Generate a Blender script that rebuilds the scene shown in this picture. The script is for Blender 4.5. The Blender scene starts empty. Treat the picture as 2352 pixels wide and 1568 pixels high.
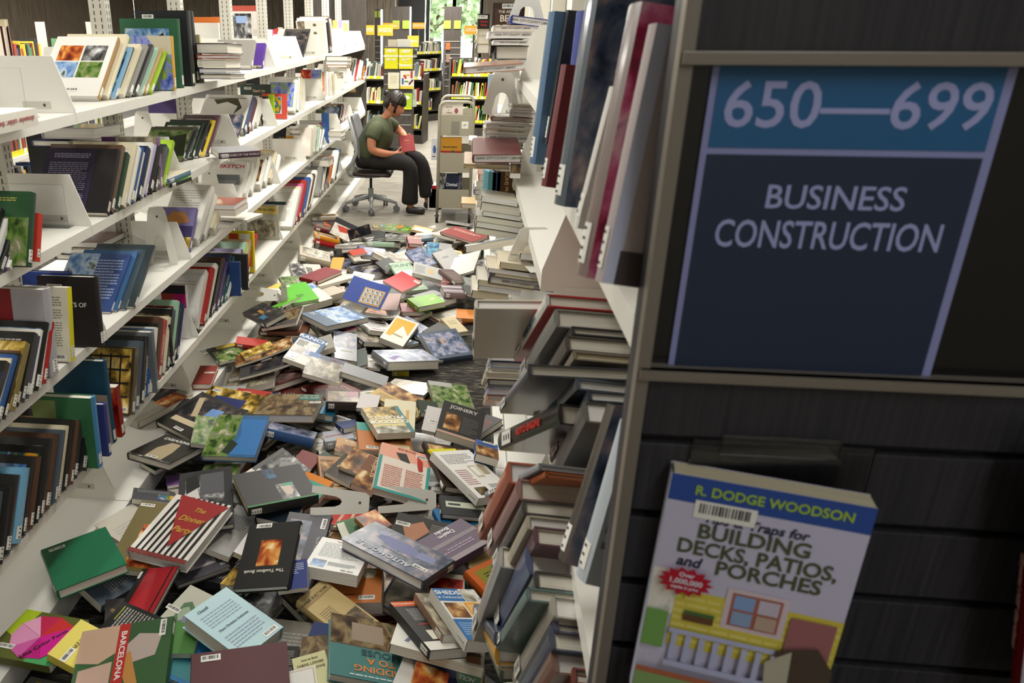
import bpy, math, random
import numpy as np
from mathutils import Matrix, Vector
random.seed(7)
sc = bpy.context.scene
col = sc.collection
# ---------------------------------------------------------------- camera
FLEN, CX, CY, HX, HY = 1810.0, 870.0, 784.0, 1085.0, 50.0   # focal length and principal point in pixels; aisle vanishing point
EYE = 1.75
PITCH = math.atan((CY - HY) / FLEN)
YAW = math.atan((HX - CX) / (FLEN / math.cos(PITCH)))
fw = np.array([-math.sin(YAW) * math.cos(PITCH), math.cos(YAW) * math.cos(PITCH), -math.sin(PITCH)])
rt = np.array([math.cos(YAW), math.sin(YAW), 0.0])
upv = np.cross(rt, fw)
CAM = np.array([0.0, 0.0, EYE])
cd = bpy.data.cameras.new('camera'); cam = bpy.data.objects.new('camera', cd); col.objects.link(cam)
cam.matrix_world = Matrix(((rt[0], upv[0], -fw[0], 0), (rt[1], upv[1], -fw[1], 0), (rt[2], upv[2], -fw[2], EYE), (0, 0, 0, 1)))
cd.sensor_width = 36.0; cd.lens = FLEN * 36.0 / 2352.0
cd.shift_x = (1176.0 - CX) / 2352.0; cd.shift_y = 0.0
cd.clip_start = 0.02; cd.clip_end = 200
cd.dof.use_dof = True; cd.dof.focus_distance = 4.0; cd.dof.aperture_fstop = 9.5
sc.camera = cam
# ---------------------------------------------------------------- world, exposure, lamps
sc.view_settings.view_transform = 'Standard'; sc.view_settings.look = 'None'
sc.view_settings.gamma = 1.0; sc.view_settings.exposure = 0.0
try: sc.view_settings.use_curve_mapping = False
except Exception: pass
W = bpy.data.worlds.new('daylight'); sc.world = W; W.use_nodes = True
wn = W.node_tree.nodes; wl = W.node_tree.links
wn['Background'].inputs[0].default_value = (.93, 1.0, .95, 1)      # bright overcast day outside the window
wn['Background'].inputs[1].default_value = 5.0
sc.cycles.max_bounces = 6; sc.cycles.diffuse_bounces = 3; sc.cycles.glossy_bounces = 3
sc.cycles.transmission_bounces = 4; sc.cycles.transparent_max_bounces = 8
sc.cycles.caustics_reflective = False; sc.cycles.caustics_refractive = False
sc.cycles.sample_clamp_indirect = 4.0
sc.cycles.use_denoising = True
try: sc.cycles.denoiser = 'OPENIMAGEDENOISE'
except Exception: pass
CEIL = 2.95
def area(name, loc, sx, sy, power, rot=(0, 0, 0), color=(1, .97, .9), spread=180):
    l = bpy.data.lights.new(name, 'AREA'); l.shape = 'RECTANGLE'; l.size = sx; l.size_y = sy
    l.energy = power; l.color = color; l.spread = math.radians(spread)
    o = bpy.data.objects.new(name, l); o.location = loc; o.rotation_euler = rot; col.objects.link(o); return o
FIXTURES = [(-0.6, 1.9, 23), (-0.6, 5.0, 62), (-0.6, 8.1, 122), (-0.6, 12.5, 200), (-0.6, 16.5, 190), (-3.4, 2.5, 75), (-3.4, 6.5, 100), (-3.4, 11.5, 140), (2.2, 10.5, 110), (2.2, 4.5, 45), (0.75, -1.0, 11), (-6.6, 2.5, 280), (-6.6, 8.0, 300)]  # includes added unseen lamps that brighten the end panel and the west wall
for x, y, p in FIXTURES:
    area('ceiling_lamp', (x, y, CEIL - 0.085), 0.28, 1.9, p, color=(.82, .9, 1) if y < 0 else (1, .97, .9))
area('window_daylight', (-0.85, 22.3, 1.5), 1.5, 2.7, 420, rot=(math.radians(-90), 0, 0), color=(.92, .97, 1))
# ---------------------------------------------------------------- helpers
def ray(x, y): return fw + rt * (x - CX) / FLEN - upv * (y - CY) / FLEN
def atz(x, y, z): d = ray(x, y); return CAM + d * ((z - EYE) / d[2])
def atx(x, y, X): d = ray(x, y); return CAM + d * (X / d[0])
def aty(x, y, Y): d = ray(x, y); return CAM + d * (Y / d[1])
def lin(c):
    if isinstance(c, str):
        c = tuple(int(c[i:i + 2], 16) / 255.0 for i in (0, 2, 4))
    return tuple((v / 12.92 if v <= .04045 else ((v + .055) / 1.055) ** 2.4) for v in c)
MATS = {}
def mat(key, c, rough=.5, metal=0.0, spec=.5, coat=0.0, bump=None):
    if key in MATS: return MATS[key]
    m = bpy.data.materials.new(key); m.use_nodes = True
    b = m.node_tree.nodes['Principled BSDF']; l = lin(c)
    b.inputs['Base Color'].default_value = (*l, 1); b.inputs['Roughness'].default_value = rough
    b.inputs['Metallic'].default_value = metal; b.inputs['Specular IOR Level'].default_value = spec
    b.inputs['Coat Weight'].default_value = coat; b.inputs['Coat Roughness'].default_value = .12
    if bump:
        n = m.node_tree.nodes; t = n.new('ShaderNodeTexNoise'); t.inputs['Scale'].default_value = bump[0]
        bp = n.new('ShaderNodeBump'); bp.inputs['Strength'].default_value = bump[1]; bp.inputs['Distance'].default_value = .002
        co = n.new('ShaderNodeTexCoord'); k = m.node_tree.links
        k.new(co.outputs['Object'], t.inputs['Vector']); k.new(t.outputs[0], bp.inputs['Height']); k.new(bp.outputs[0], b.inputs['Normal'])
    MATS[key] = m; return m
def ramp_mat(key, cols, scale=8, rough=.4, stretch=(1, 1, 1), detail=6, dist=0.0, coord='Object', vor=False, coat=0.0, rnd=True):
    if key in MATS: return MATS[key]
    m = bpy.data.materials.new(key); m.use_nodes = True; n = m.node_tree.nodes; k = m.node_tree.links
    b = n['Principled BSDF']; b.inputs['Roughness'].default_value = rough; b.inputs['Coat Weight'].default_value = coat; b.inputs['Specular IOR Level'].default_value = .35
    co = n.new('ShaderNodeTexCoord'); mp = n.new('ShaderNodeMapping'); mp.inputs['Scale'].default_value = stretch
    k.new(co.outputs[coord], mp.inputs['Vector'])
    if rnd:
        oi = n.new('ShaderNodeObjectInfo'); ml = n.new('ShaderNodeMath'); ml.operation = 'MULTIPLY'; ml.inputs[1].default_value = 37.0
        k.new(oi.outputs['Random'], ml.inputs[0]); k.new(ml.outputs[0], mp.inputs['Location'])
    if vor:
        t = n.new('ShaderNodeTexVoronoi'); t.inputs['Scale'].default_value = scale; src = t.outputs['Color']
        k.new(mp.outputs[0], t.inputs['Vector'])
        bw = n.new('ShaderNodeRGBToBW'); k.new(src, bw.inputs[0]); src = bw.outputs[0]
    else:
        t = n.new('ShaderNodeTexNoise'); t.inputs['Scale'].default_value = scale; t.inputs['Detail'].default_value = detail
        t.inputs['Distortion'].default_value = dist; src = t.outputs[0]
        k.new(mp.outputs[0], t.inputs['Vector'])
    r = n.new('ShaderNodeValToRGB'); k.new(src, r.inputs[0])
    e = r.color_ramp.elements; nc = len(cols)
    lo, hi = (.05, .95) if vor else (.3, .7)
    for i, c in enumerate(cols):
        p = lo + (hi - lo) * i / (nc - 1)
        el = e[i] if i < 2 else e.new(p)
        el.position = p; el.color = (*lin(c), 1)
    k.new(r.outputs[0], b.inputs['Base Color'])
    MATS[key] = m; return m
PAL = dict(
    wood=('2a1a10', '5a3a20', '8a5a30', 'c89a60', 'e8d8b0'), garden=('1c2a14', '3c5a24', '6a8a3a', '8a8a70', 'c8c8a0'),
    dusk=('10141c', '2a3850', '505a70', '8a7a80', 'b0a8a8'), stone=('3a342c', '6a6050', '8a8070', 'b0a890', 'd8d0b8'),
    bw=('101010', '303030', '606060', 'a8a8a8', 'e8e8e8'), sky=('20406a', '4878b0', '88a8d0', 'c0d0e0', '405030'),
    warm=('301008', '7a2a14', 'b85a28', 'e0a050', 'f4e0b0'), city=('202838', '485870', '7880a0', 'a8a8b8', '6a5848'),
    house=('4a5a3a', '7a7a68', 'b8b0a0', 'e8e4dc', '586a80'), brown=('201810', '40301f', '6a5438', '94805c', '4c5648'),
    sea=('081828', '103858', '2a6890', '5a98b0', '90b8b8'), pink=('60102a', 'b02858', 'e070a0', 'f4c0d0', '8a3a80'),
    gold=('2a2410', '5a4818', 'a08030', 'd8b860', 'f0e4b0'), multi=('c83020', 'e8a020', '3a8040', '2858a0', 'f0e8d8'),
    pale=('b8b0a0', 'd0c8b8', 'e4dcd0', 'f0ece4', 'a0a8a8'), night=('080808', '14141c', '24242c', '48403c', '90785a'),
    lav=('3848a0', '6070c0', '9098d8', '80a040', 'a8c860'), red=('400808', '801410', 'b02818', 'd05030', 'e8b080'))
def photo(p, coat=0.0): return ramp_mat('photo_' + p, PAL[p], 26 if p not in ('lav', 'garden') else 34, .32, stretch=(1, .7, 1), detail=9, dist=.35, coat=coat)
class MB:
    def __init__(s): s.v = []; s.f = []; s.m = []; s.mats = []
    def mi(s, m):
        if m not in s.mats: s.mats.append(m)
        return s.mats.index(m)
    def face(s, pts, m):
        i = len(s.v); s.v += [tuple(p) for p in pts]; s.f.append(tuple(range(i, i + len(pts)))); s.m.append(s.mi(m))
    def box(s, a, b, m, tf=None):
        x0, y0, z0 = a; x1, y1, z1 = b
        P = [(x0, y0, z0), (x1, y0, z0), (x1, y1, z0), (x0, y1, z0), (x0, y0, z1), (x1, y0, z1), (x1, y1, z1), (x0, y1, z1)]
        if tf: P = [tf(p) for p in P]
        i = len(s.v); s.v += [tuple(p) for p in P]; k = s.mi(m)
        for q in ((0, 3, 2, 1), (4, 5, 6, 7), (0, 1, 5, 4), (1, 2, 6, 5), (2, 3, 7, 6), (3, 0, 4, 7)):
            s.f.append(tuple(i + j for j in q)); s.m.append(k)
    def prism(s, poly, axis, a, b, m):
        """poly in the two other axes (cyclic order), extruded along axis from a to b"""
        def P(u, v, w):
            return {0: (w, u, v), 1: (v, w, u), 2: (u, v, w)}[axis]
        n = len(poly); i = len(s.v); k = s.mi(m)
        s.v += [P(u, v, a) for u, v in poly] + [P(u, v, b) for u, v in poly]
        s.f.append(tuple(i + n - 1 - j for j in range(n))); s.m.append(k)
        s.f.append(tuple(i + n + j for j in range(n))); s.m.append(k)
        for j in range(n):
            q = (j + 1) % n
            s.f.append((i + j, i + q, i + n + q, i + n + j)); s.m.append(k)
    def tube(s, p0, p1, r0, r1, m, seg=12, caps=True):
        p0 = Vector(p0); p1 = Vector(p1); d = (p1 - p0).normalized()
        a = d.orthogonal().normalized(); b = d.cross(a); i = len(s.v); k = s.mi(m)
        for p, r in ((p0, r0), (p1, r1)):
            for j in range(seg):
                t = 2 * math.pi * j / seg; s.v.append(tuple(p + a * r * math.cos(t) + b * r * math.sin(t)))
        for j in range(seg):
            q = (j + 1) % seg; s.f.append((i + j, i + q, i + seg + q, i + seg + j)); s.m.append(k)
        if caps:
            s.f.append(tuple(i + seg - 1 - j for j in range(seg))); s.m.append(k)
            s.f.append(tuple(i + seg + j for j in range(seg))); s.m.append(k)
    def path(s, pts, r, m, seg=8):
        """one continuous tube along a list of points"""
        pts = [Vector(p) for p in pts]; i = len(s.v); k = s.mi(m); n = len(pts)
        up = None
        for j, p in enumerate(pts):
            d = (pts[min(j + 1, n - 1)] - pts[max(j - 1, 0)]).normalized()
            a = d.orthogonal().normalized() if up is None else (up - d * up.dot(d)).normalized()
            up = a; b = d.cross(a); rr = r[j] if isinstance(r, (list, tuple)) else r
            for q in range(seg):
                t = 2 * math.pi * q / seg; s.v.append(tuple(p + a * rr * math.cos(t) + b * rr * math.sin(t)))
        for j in range(n - 1):
            for q in range(seg):
                w = (q + 1) % seg; o = i + j * seg
                s.f.append((o + q, o + w, o + seg + w, o + seg + q)); s.m.append(k)
        s.f.append(tuple(i + seg - 1 - q for q in range(seg))); s.m.append(k)
        s.f.append(tuple(i + (n - 1) * seg + q for q in range(seg))); s.m.append(k)
    def build(s, name, parent=None, smooth=False, loc=None, bevel=0):
        me = bpy.data.meshes.new(name); me.from_pydata(s.v, [], s.f)
        for m in s.mats: me.materials.append(m)
        me.polygons.foreach_set('material_index', s.m)
        if smooth: me.polygons.foreach_set('use_smooth', [True] * len(s.f))
        o = bpy.data.objects.new(name, me); col.objects.link(o)
        if parent: o.parent = parent
        if loc is not None: o.location = loc
        if bevel:
            b = o.modifiers.new('bevel', 'BEVEL'); b.width = bevel; b.segments = 2; b.limit_method = 'ANGLE'
        return o
LABELS = {}
def tag(o, label, cat, group=None, kind=None):
    if label in LABELS:
        print('DUPLICATE LABEL', label)
    LABELS[label] = 1
    o['label'] = label; o['category'] = cat
    if group: o['group'] = group
    if kind: o['kind'] = kind
    return o
def empty(name, loc=(0, 0, 0), rz=0.0, M=None):
    o = bpy.data.objects.new(name, None); col.objects.link(o); o.empty_display_size = .05
    if M is not None: o.matrix_world = M
    else: o.location = loc; o.rotation_euler = (0, 0, rz)
    return o
def struct(o):
    o['kind'] = 'structure'; return o
def text(name, s, parent, M, size, m, align='CENTER', shear=0.0, bold=0.0, sx=1.0, ext=.0002):
    c = bpy.data.curves.new(name, 'FONT'); c.body = s; c.size = size; c.align_x = align; c.align_y = 'CENTER'
    c.shear = shear; c.offset = bold; c.extrude = ext; c.resolution_u = 3
    c.materials.append(m)
    o = bpy.data.objects.new(name, c); col.objects.link(o)
    if parent: o.parent = parent
    o.matrix_local = M @ Matrix.Diagonal((sx, 1, 1, 1)); return o
def frame(o, x, y, z):
    return Matrix(((x[0], y[0], z[0], o[0]), (x[1], y[1], z[1], o[1]), (x[2], y[2], z[2], o[2]), (0, 0, 0, 1)))
# common materials
WHITE = mat('white_enamel', 'eceae2', .32)
POST = mat('post_enamel', 'c9c6bb', .35)
DARKSLOT = mat('slot_gap', '57534b', .8)
ALU = mat('aluminium', 'a8a49c', .35, .85)
STEEL = mat('steel', '8c8e90', .3, .9)
BLACK = mat('black_plastic', '141414', .45)
RUBBER = mat('rubber', '1c1c1c', .7)
LABELW = mat('sticker', 'f0efe8', .45)
INK = mat('ink', '1a1a1c', .6)
def acrylic():
    if 'acrylic' in MATS: return MATS['acrylic']
    m = bpy.data.materials.new('clear_acrylic'); m.use_nodes = True; n = m.node_tree.nodes; k = m.node_tree.links
    n.remove(n['Principled BSDF']); out = n['Material Output']
    tr = n.new('ShaderNodeBsdfTransparent'); tr.inputs[0].default_value = (.985, .99, .99, 1)
    gl = n.new('ShaderNodeBsdfGlossy'); gl.inputs['Roughness'].default_value = .06
    fr = n.new('ShaderNodeFresnel'); fr.inputs[0].default_value = 1.45
    mx = n.new('ShaderNodeMixShader'); k.new(fr.outputs[0], mx.inputs[0]); k.new(tr.outputs[0], mx.inputs[1]); k.new(gl.outputs[0], mx.inputs[2])
    k.new(mx.outputs[0], out.inputs[0]); MATS['acrylic'] = m; return m
ACRYLIC = acrylic()
def pages_mat(key, c):
    if key in MATS: return MATS[key]
    m = bpy.data.materials.new(key); m.use_nodes = True; n = m.node_tree.nodes; k = m.node_tree.links
    b = n['Principled BSDF']; b.inputs['Roughness'].default_value = .75
    co = n.new('ShaderNodeTexCoord'); mp = n.new('ShaderNodeMapping'); mp.inputs['Scale'].default_value = (3, 3, 900)
    t = n.new('ShaderNodeTexNoise'); t.inputs['Scale'].default_value = 1.0; t.inputs['Detail'].default_value = 3
    r = n.new('ShaderNodeValToRGB'); l = lin(c)
    r.color_ramp.elements[0].position = .3; r.color_ramp.elements[0].color = (l[0] * .74, l[1] * .72, l[2] * .7, 1)
    r.color_ramp.elements[1].position = .65; r.color_ramp.elements[1].color = (*l, 1)
    k.new(co.outputs['Object'], mp.inputs[0]); k.new(mp.outputs[0], t.inputs['Vector']); k.new(t.outputs[0], r.inputs[0]); k.new(r.outputs[0], b.inputs['Base Color'])
    MATS[key] = m; return m
PAGES = pages_mat('page_edges', 'f0ebde'); PAGES2 = pages_mat('page_edges_white', 'f6f4f2'); PAGES3 = pages_mat('page_edges_cream', 'e6dab8')
def cover(c, gloss=False):
    if c in PAL: return photo(c)
    return mat('cover_' + c + ('_glossy' if gloss else ''), c, .3 if gloss else .5, spec=.5 if gloss else .3, coat=.4 if gloss else 0.0)
# ---------------------------------------------------------------- a book
def book(label, M, w, h, t, c, spine='l', sp=None, els=(), tagl=True, group=None, hard=True, pg=None, bend=0.0, detail=2, gloss=False, name=None, cat='book', bar=None):
    """face up = +z; x right, y up as the visible cover reads; the spine on side l, r, b or t"""
    name = name or ('jacketed_book' if hard and gloss else 'hardback_book' if hard else 'booklet' if t < .0185 else 'paperback_book')
    cm = cover(c, gloss); sm = cover(sp, gloss) if sp else cm; pm = pg or PAGES
    G, S = (w, h) if spine in 'lr' else (h, w)      # G away from the spine, S along it
    mp = {'l': lambda g, s, z: (g, s, z), 'r': lambda g, s, z: (w - g, s, z), 'b': lambda g, s, z: (s, g, z), 't': lambda g, s, z: (s, h - g, z)}[spine]
    flip = spine in 'rb'
    nb = 8 if bend else 1
    def bz(g): return bend * (g / G) ** 2
    def slab(mb, g0, g1, s0, s1, z0, z1, m):
        for i in range(nb):
            a = g0 + (g1 - g0) * i / nb; b = g0 + (g1 - g0) * (i + 1) / nb
            P = []
            for (g, s, z) in ((a, s0, z0), (b, s0, z0), (b, s1, z0), (a, s1, z0), (a, s0, z1), (b, s0, z1), (b, s1, z1), (a, s1, z1)):
                P.append(mp(g, s, z + bz(g)))
            fs = [(0, 3, 2, 1), (4, 5, 6, 7), (0, 1, 5, 4), (2, 3, 7, 6)]
            if i == nb - 1: fs.append((1, 2, 6, 5))
            if i == 0: fs.append((3, 0, 4, 7))
            k = len(mb.v); mb.v += P; mm = mb.mi(m)
            for q in fs:
                q = tuple(k + j for j in (reversed(q) if flip else q)); mb.f.append(q); mb.m.append(mm)
    bt = .0026 if hard else .0007
    ov = .0035 if hard else .0
    cv = MB(); pgm = cv if detail == 0 else MB()
    slab(cv, 0, G, 0, S, 0, bt, cm); slab(cv, 0, G, 0, S, t - bt, t, cm)
    # spine strip: rounded when hardbound
    bul = (.12 * t if hard else .02 * t); prof = [(-bul * math.sin(math.pi * j / 5), t * j / 5) for j in range(6)]
    for j in range(5):
        (g0, z0), (g1, z1) = prof[j], prof[j + 1]
        pts = [mp(g0, 0, z0), mp(g1, 0, z1), mp(g1, S, z1), mp(g0, S, z0)]
        cv.face(pts if not flip else pts[::-1], sm)
    if hard:
        for s_ in (0, S):
            pts = [mp(g, s_, z) for g, z in prof] + [mp(.004, s_, t), mp(.004, s_, 0)]
            cv.face(pts, sm)
    slab(pgm, .002, G - ov - .0006, ov + .0004, S - ov - .0004, bt, t - bt, pm)
    # printing on the visible face
    def uv(u, v, k):
        x = u * w; y = h - v * h; z = t + .00025 * (k + 1)
        if bend:
            g = {'l': x, 'r': w - x, 'b': y, 't': h - y}[spine]; z += bz(g)
        return (x, y, z)
    k = 0; txts = []
    for e in els:
        q = e[0]
        if q in 'pr':
            u0, v0, u1, v1 = e[1:5]; m_ = photo(e[5]) if q == 'p' else cover(e[5])
            n_ = 6 if bend else 1
            for i in range(n_):
                for j in range(n_):
                    ua, ub = u0 + (u1 - u0) * i / n_, u0 + (u1 - u0) * (i + 1) / n_
                    va, vb = v0 + (v1 - v0) * j / n_, v0 + (v1 - v0) * (j + 1) / n_
                    cv.face([uv(ua, va, k), uv(ua, vb, k), uv(ub, vb, k), uv(ub, va, k)], m_)
            k += 1
        elif q == 'g':      # polygon
            cv.face([uv(a, b, k) for a, b in e[1]], cover(e[2])); k += 1
        elif q == 'x':      # rows of small print
            u0, v0, u1, v1, cc, nl = e[1:7]; m_ = cover(cc)
            for i in range(nl):
                va = v0 + (v1 - v0) * (i + .22) / nl; vb = v0 + (v1 - v0) * (i + .66) / nl
                u = u0; end = u1 - (random.random() * .35 * (u1 - u0) if (i % 5 == 4 or i == nl - 1) else random.random() * .05 * (u1 - u0))
                while u < end:
                    l_ = min((.04 + .09 * random.random()) * (u1 - u0), end - u)
                    cv.face([uv(u, va, k), uv(u, vb, k), uv(u + l_, vb, k), uv(u + l_, va, k)], m_)
                    u += l_ + .018 * (u1 - u0)
            k += 1
        elif q == 't': txts.append((e, k + 1))
    if detail == 0:
        sl = tagl
        if sl:
            _spine_tag(cv, mp, flip, S, t, bul)
        o = cv.build(name); o.matrix_world = M; tag(o, label, cat, group); return o
    root = empty(name, M=M); tag(root, label, cat, group)
    cv.build('cover', root); pgm.build('page_block', root)
    if tagl:
        b_ = MB(); _spine_tag(b_, mp, flip, S, t, bul); b_.build('call_number_label', root)
    if bar:
        b_ = MB(); u, v = bar; bw, bh = .05, .017
        x, y = u * w, h - v * h; z = t + .0007
        b_.box((x - bw / 2, y - bh / 2, z), (x + bw / 2, y + bh / 2, z + .0003), LABELW)
        for j in range(16):
            xx = x - bw * .42 + j * bw * .84 / 16; b_.box((xx, y - bh * .2, z), (xx + bw * random.choice((.018, .03, .04)), y + bh * .36, z + .0005), INK)
        b_.build('barcode_label', root)
    for e, kk in txts:
        _, s, u, v, size, cc = e[:6]; rot = e[6] if len(e) > 6 else 0; sx = e[7] if len(e) > 7 else 1.0; sh = e[8] if len(e) > 8 else 0
        text('title', s, root, Matrix.Translation(uv(u, v, kk)) @ Matrix.Rotation(math.radians(rot), 4, 'Z'), size * h, cover(cc), sx=sx, shear=sh, bold=.02 * size * h)
    return root
def _spine_tag(mb, mp, flip, S, t, bul):
    s0, s1 = .012, .012 + min(.037, S * .17); e = .0006; prof = [(-bul * math.sin(math.pi * j / 5) - e, t * j / 5) for j in range(6)]
    for j in range(0 if t < .02 else 1, 5 if t < .02 else 4):
        (g0, z0), (g1, z1) = prof[j], prof[j + 1]
        pts = [mp(g0, s0, z0), mp(g1, s0, z1), mp(g1, s1, z1), mp(g0, s1, z0)]
        mb.face(pts if not flip else pts[::-1], LABELW)
    n = max(2, int((s1 - s0) / .009))
    for j in range(n):
        a = s0 + (s1 - s0) * (j + .3) / n; b = s0 + (s1 - s0) * (j + .6) / n
        z0, z1 = t * .4, t * .6
        g = -bul * .97 - e - .0003
        pts = [mp(g, a, z0), mp(g, a, z1), mp(g, b, z1), mp(g, b, z0)]
        mb.face(pts[::-1] if not flip else pts, INK)
def spine_text(root, s, w, h, t, size, c, spine='r', along=.5):
    """lettering down the spine of an upright book whose visible face is +z"""
    if spine == 'r': O, X, Y, Z = (w + .12 * t + .0012, h * along, t / 2), (0, -1, 0), (0, 0, 1), (1, 0, 0)
    elif spine == 'l': O, X, Y, Z = (-.12 * t - .0012, h * along, t / 2), (0, -1, 0), (0, 0, -1), (-1, 0, 0)
    else: O, X, Y, Z = (w * along, -.12 * t - .0012, t / 2), (1, 0, 0), (0, 0, 1), (0, -1, 0)
    if spine == 'r': Y = (0, 0, 1); X = (0, 1, 0); X = (0, -1, 0); Y = (0, 0, -1)
    X = Vector(X); Z = Vector(Z); Y = Z.cross(X)
    return text('spine_lettering', s, root, frame(O, X, Y, Z), size, cover(c), bold=.01 * size)
# ---------------------------------------------------------------- the setting
XL, XR = -1.2, 0.165            # shelf fronts on the two sides of the aisle
carpet = ramp_mat('carpet_loops', ('0e0d0b', '1b1916', '2c2924', '4a453c', '756c5e'), 7, .9, (2.2, 8, 1), 7, coord='Object', rnd=False, dist=.8)
cb = carpet.node_tree; bnode = cb.nodes['Principled BSDF']; bnode.inputs['Specular IOR Level'].default_value = .25
bnode.inputs['Sheen Weight'].default_value = .4; bnode.inputs['Sheen Roughness'].default_value = .3
nz = cb.nodes.new('ShaderNodeTexNoise'); nz.inputs['Scale'].default_value = 160; bp = cb.nodes.new('ShaderNodeBump'); bp.inputs['Strength'].default_value = .5
bp.inputs['Distance'].default_value = .004
cb.links.new(nz.outputs[0], bp.inputs['Height']); cb.links.new(bp.outputs[0], bnode.inputs['Normal'])
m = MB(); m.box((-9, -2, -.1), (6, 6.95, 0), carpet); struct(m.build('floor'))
carpet2 = ramp_mat('carpet_beige_stripes_glare', ('3c372f', '5a5449', '777062', '928a7a', 'a69e8d'), 6, .9, (.5, 9, 1), 6, rnd=False)  # striped carpet; part of its paleness is window glare put into the colour
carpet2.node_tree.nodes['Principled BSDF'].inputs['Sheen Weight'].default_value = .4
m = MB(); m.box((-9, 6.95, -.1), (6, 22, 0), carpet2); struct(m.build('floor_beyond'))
ceil_m = mat('ceiling_tile', 'dcd8ce', .8)
m = MB(); m.box((-9, -2, CEIL), (6, 22, CEIL + .1), ceil_m); struct(m.build('ceiling'))
board = ramp_mat('weathered_wall_boards', ('766c5f', '8c8173', 'a09484', 'b0a596'), 3, .75, (14, 14, .6), 6, rnd=False)
darkwood = ramp_mat('dark_laminate', ('35302c', '443e39', '524b45'), 5, .45, (30, 30, .7), 6, rnd=False)
def boards(name, x0, x1, y0, y1, along, n, mm=board):
    b = MB()
    for i in range(n):
        if along == 'x': a = x0 + (x1 - x0) * i / n; c = x0 + (x1 - x0) * (i + 1) / n; b.box((a + .004, y0, 0), (c - .004, y1, CEIL), mm)
        else: a = y0 + (y1 - y0) * i / n; c = y0 + (y1 - y0) * (i + 1) / n; b.box((x0, a + .004, 0), (x1, c - .004, CEIL), mm)
    return struct(b.build(name))
boards('wall_west', -9.1, -9.0, -2, 22, 'y', 90)
m = MB(); m.box((6, -2, 0), (6.1, 22, CEIL), mat('painted_wall', 'cfc8ba', .8)); struct(m.build('wall_east'))
m = MB(); m.box((-9, -2.1, 0), (6, -2, CEIL), mat('painted_wall', 'cfc8ba', .8)); struct(m.build('wall_south'))
# window wall at the far end of the room: panelled left of the glass, glass from floor to ceiling
WY = 22.0
wx0 = aty(983, 60, WY)[0]; wx1 = aty(1104, 60, WY)[0]; wm = aty(1044, 10, WY)[0]
boards('wall_north', -9, wx0 - .75, WY, WY + .12, 'x', 34)
m = MB(); m.box((wx1, WY, 0), (6, WY + .12, CEIL), board); struct(m.build('wall_north_east'))
gl = mat('charcoal_panel', '3a3b3c', .35)
m = MB(); m.box((wx0 - .75, WY - .02, 0), (wx0 - .08, WY + .12, CEIL), gl); struct(m.build('wall_panel_beside_window'))
glass = acrylic()
fr = mat('black_window_frame', '17181a', .4)
for i, (a, b) in enumerate(((wx0, wm), (wm, wx1))):
    f_ = MB()
    f_.box((a - .05, WY, 0), (a + .04, WY + .08, CEIL), fr); f_.box((b - .04, WY, 0), (b + .04, WY + .08, CEIL), fr)
    f_.box((a, WY, 0), (b, WY + .08, .08), fr); f_.box((a, WY, CEIL - .06), (b, WY + .08, CEIL), fr)
    w_ = struct(f_.build('window_%d' % (i + 1)))
    g_ = MB(); g_.box((a + .04, WY + .03, .08), (b - .04, WY + .036, CEIL - .06), glass); g_.build('glass', w_)
m = MB(); m.box((-14, WY + .2, -.2), (12, 60, -.1), ramp_mat('outside_paving', ('b8b4a8', 'cac6ba', 'd8d4ca'), 3, .9, rnd=False)); struct(m.build('ground_outside'))
m = MB(); m.box((1.6, 44, -.1), (9.5, 45, 2.6), mat('white_stucco', 'e8e6e0', .8))
m.face([(1.2, 43.8, 2.6), (9.9, 43.8, 2.6), (5.5, 43.8, 4.0)], mat('white_stucco', 'e8e6e0', .8))
m.box((1.2, 43.6, 2.5), (9.9, 45.2, 2.62), mat('roof_grey', '8c8a86', .8)); o = m.build('house'); tag(o, 'pale gabled house outside beyond the window', 'house')
leafm = ramp_mat('tree_leaves', ('7a9468', '9cb488', 'bccca8', 'd8e2cc'), 3, .7)
barkm = mat('tree_bark', '6a5c4c', .9)
def tree(lbl, x, y, h, r, n, seed):
    R_ = random.Random(seed); root = empty('tree', (x, y, -.1)); tag(root, lbl, 'tree', 'trees outside the window')
    b = MB(); b.path([(0, 0, 0), (.1, 0, h * .3), (-.05, .1, h * .62)], [.16, .12, .06], barkm)
    for k in range(7):
        a = k * .9; b.path([(.05, 0, h * (.3 + .04 * k)), (math.cos(a) * r * .4, math.sin(a) * r * .3, h * (.5 + .05 * k)), (math.cos(a) * r * .75, math.sin(a) * r * .6, h * (.66 + .04 * k))], [.06, .04, .015], barkm, 6)
    b.build('trunk', root)
    l = MB()
    for k in range(n):
        a, e, q = R_.random() * 6.283, R_.random() * 2 - 1, R_.random() ** .4
        c = Vector((math.cos(a) * (1 - e * e) ** .5 * r * q, math.sin(a) * (1 - e * e) ** .5 * r * q, h * .68 + e * r * .8 * q))
        d = Vector((R_.random() - .5, R_.random() - .5, R_.random() - .5)).normalized(); f2 = d.orthogonal().normalized() * .17; g2 = d.cross(f2) * .8
        l.face([c - f2, c - g2, c + f2, c + g2], leafm)
    l.build('crown', root)
tree('light green tree outside seen through the window pane beside the charcoal panel', -1.6, 31, 4.4, 2.3, 1500, 3)
tree('tree outside the window above the pale gabled house', 2.2, 36, 4.4, 2.6, 1600, 4)
tree('bushy tree outside behind the dark kiosk column', .2, 41, 4.0, 2.4, 1300, 5)
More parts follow.
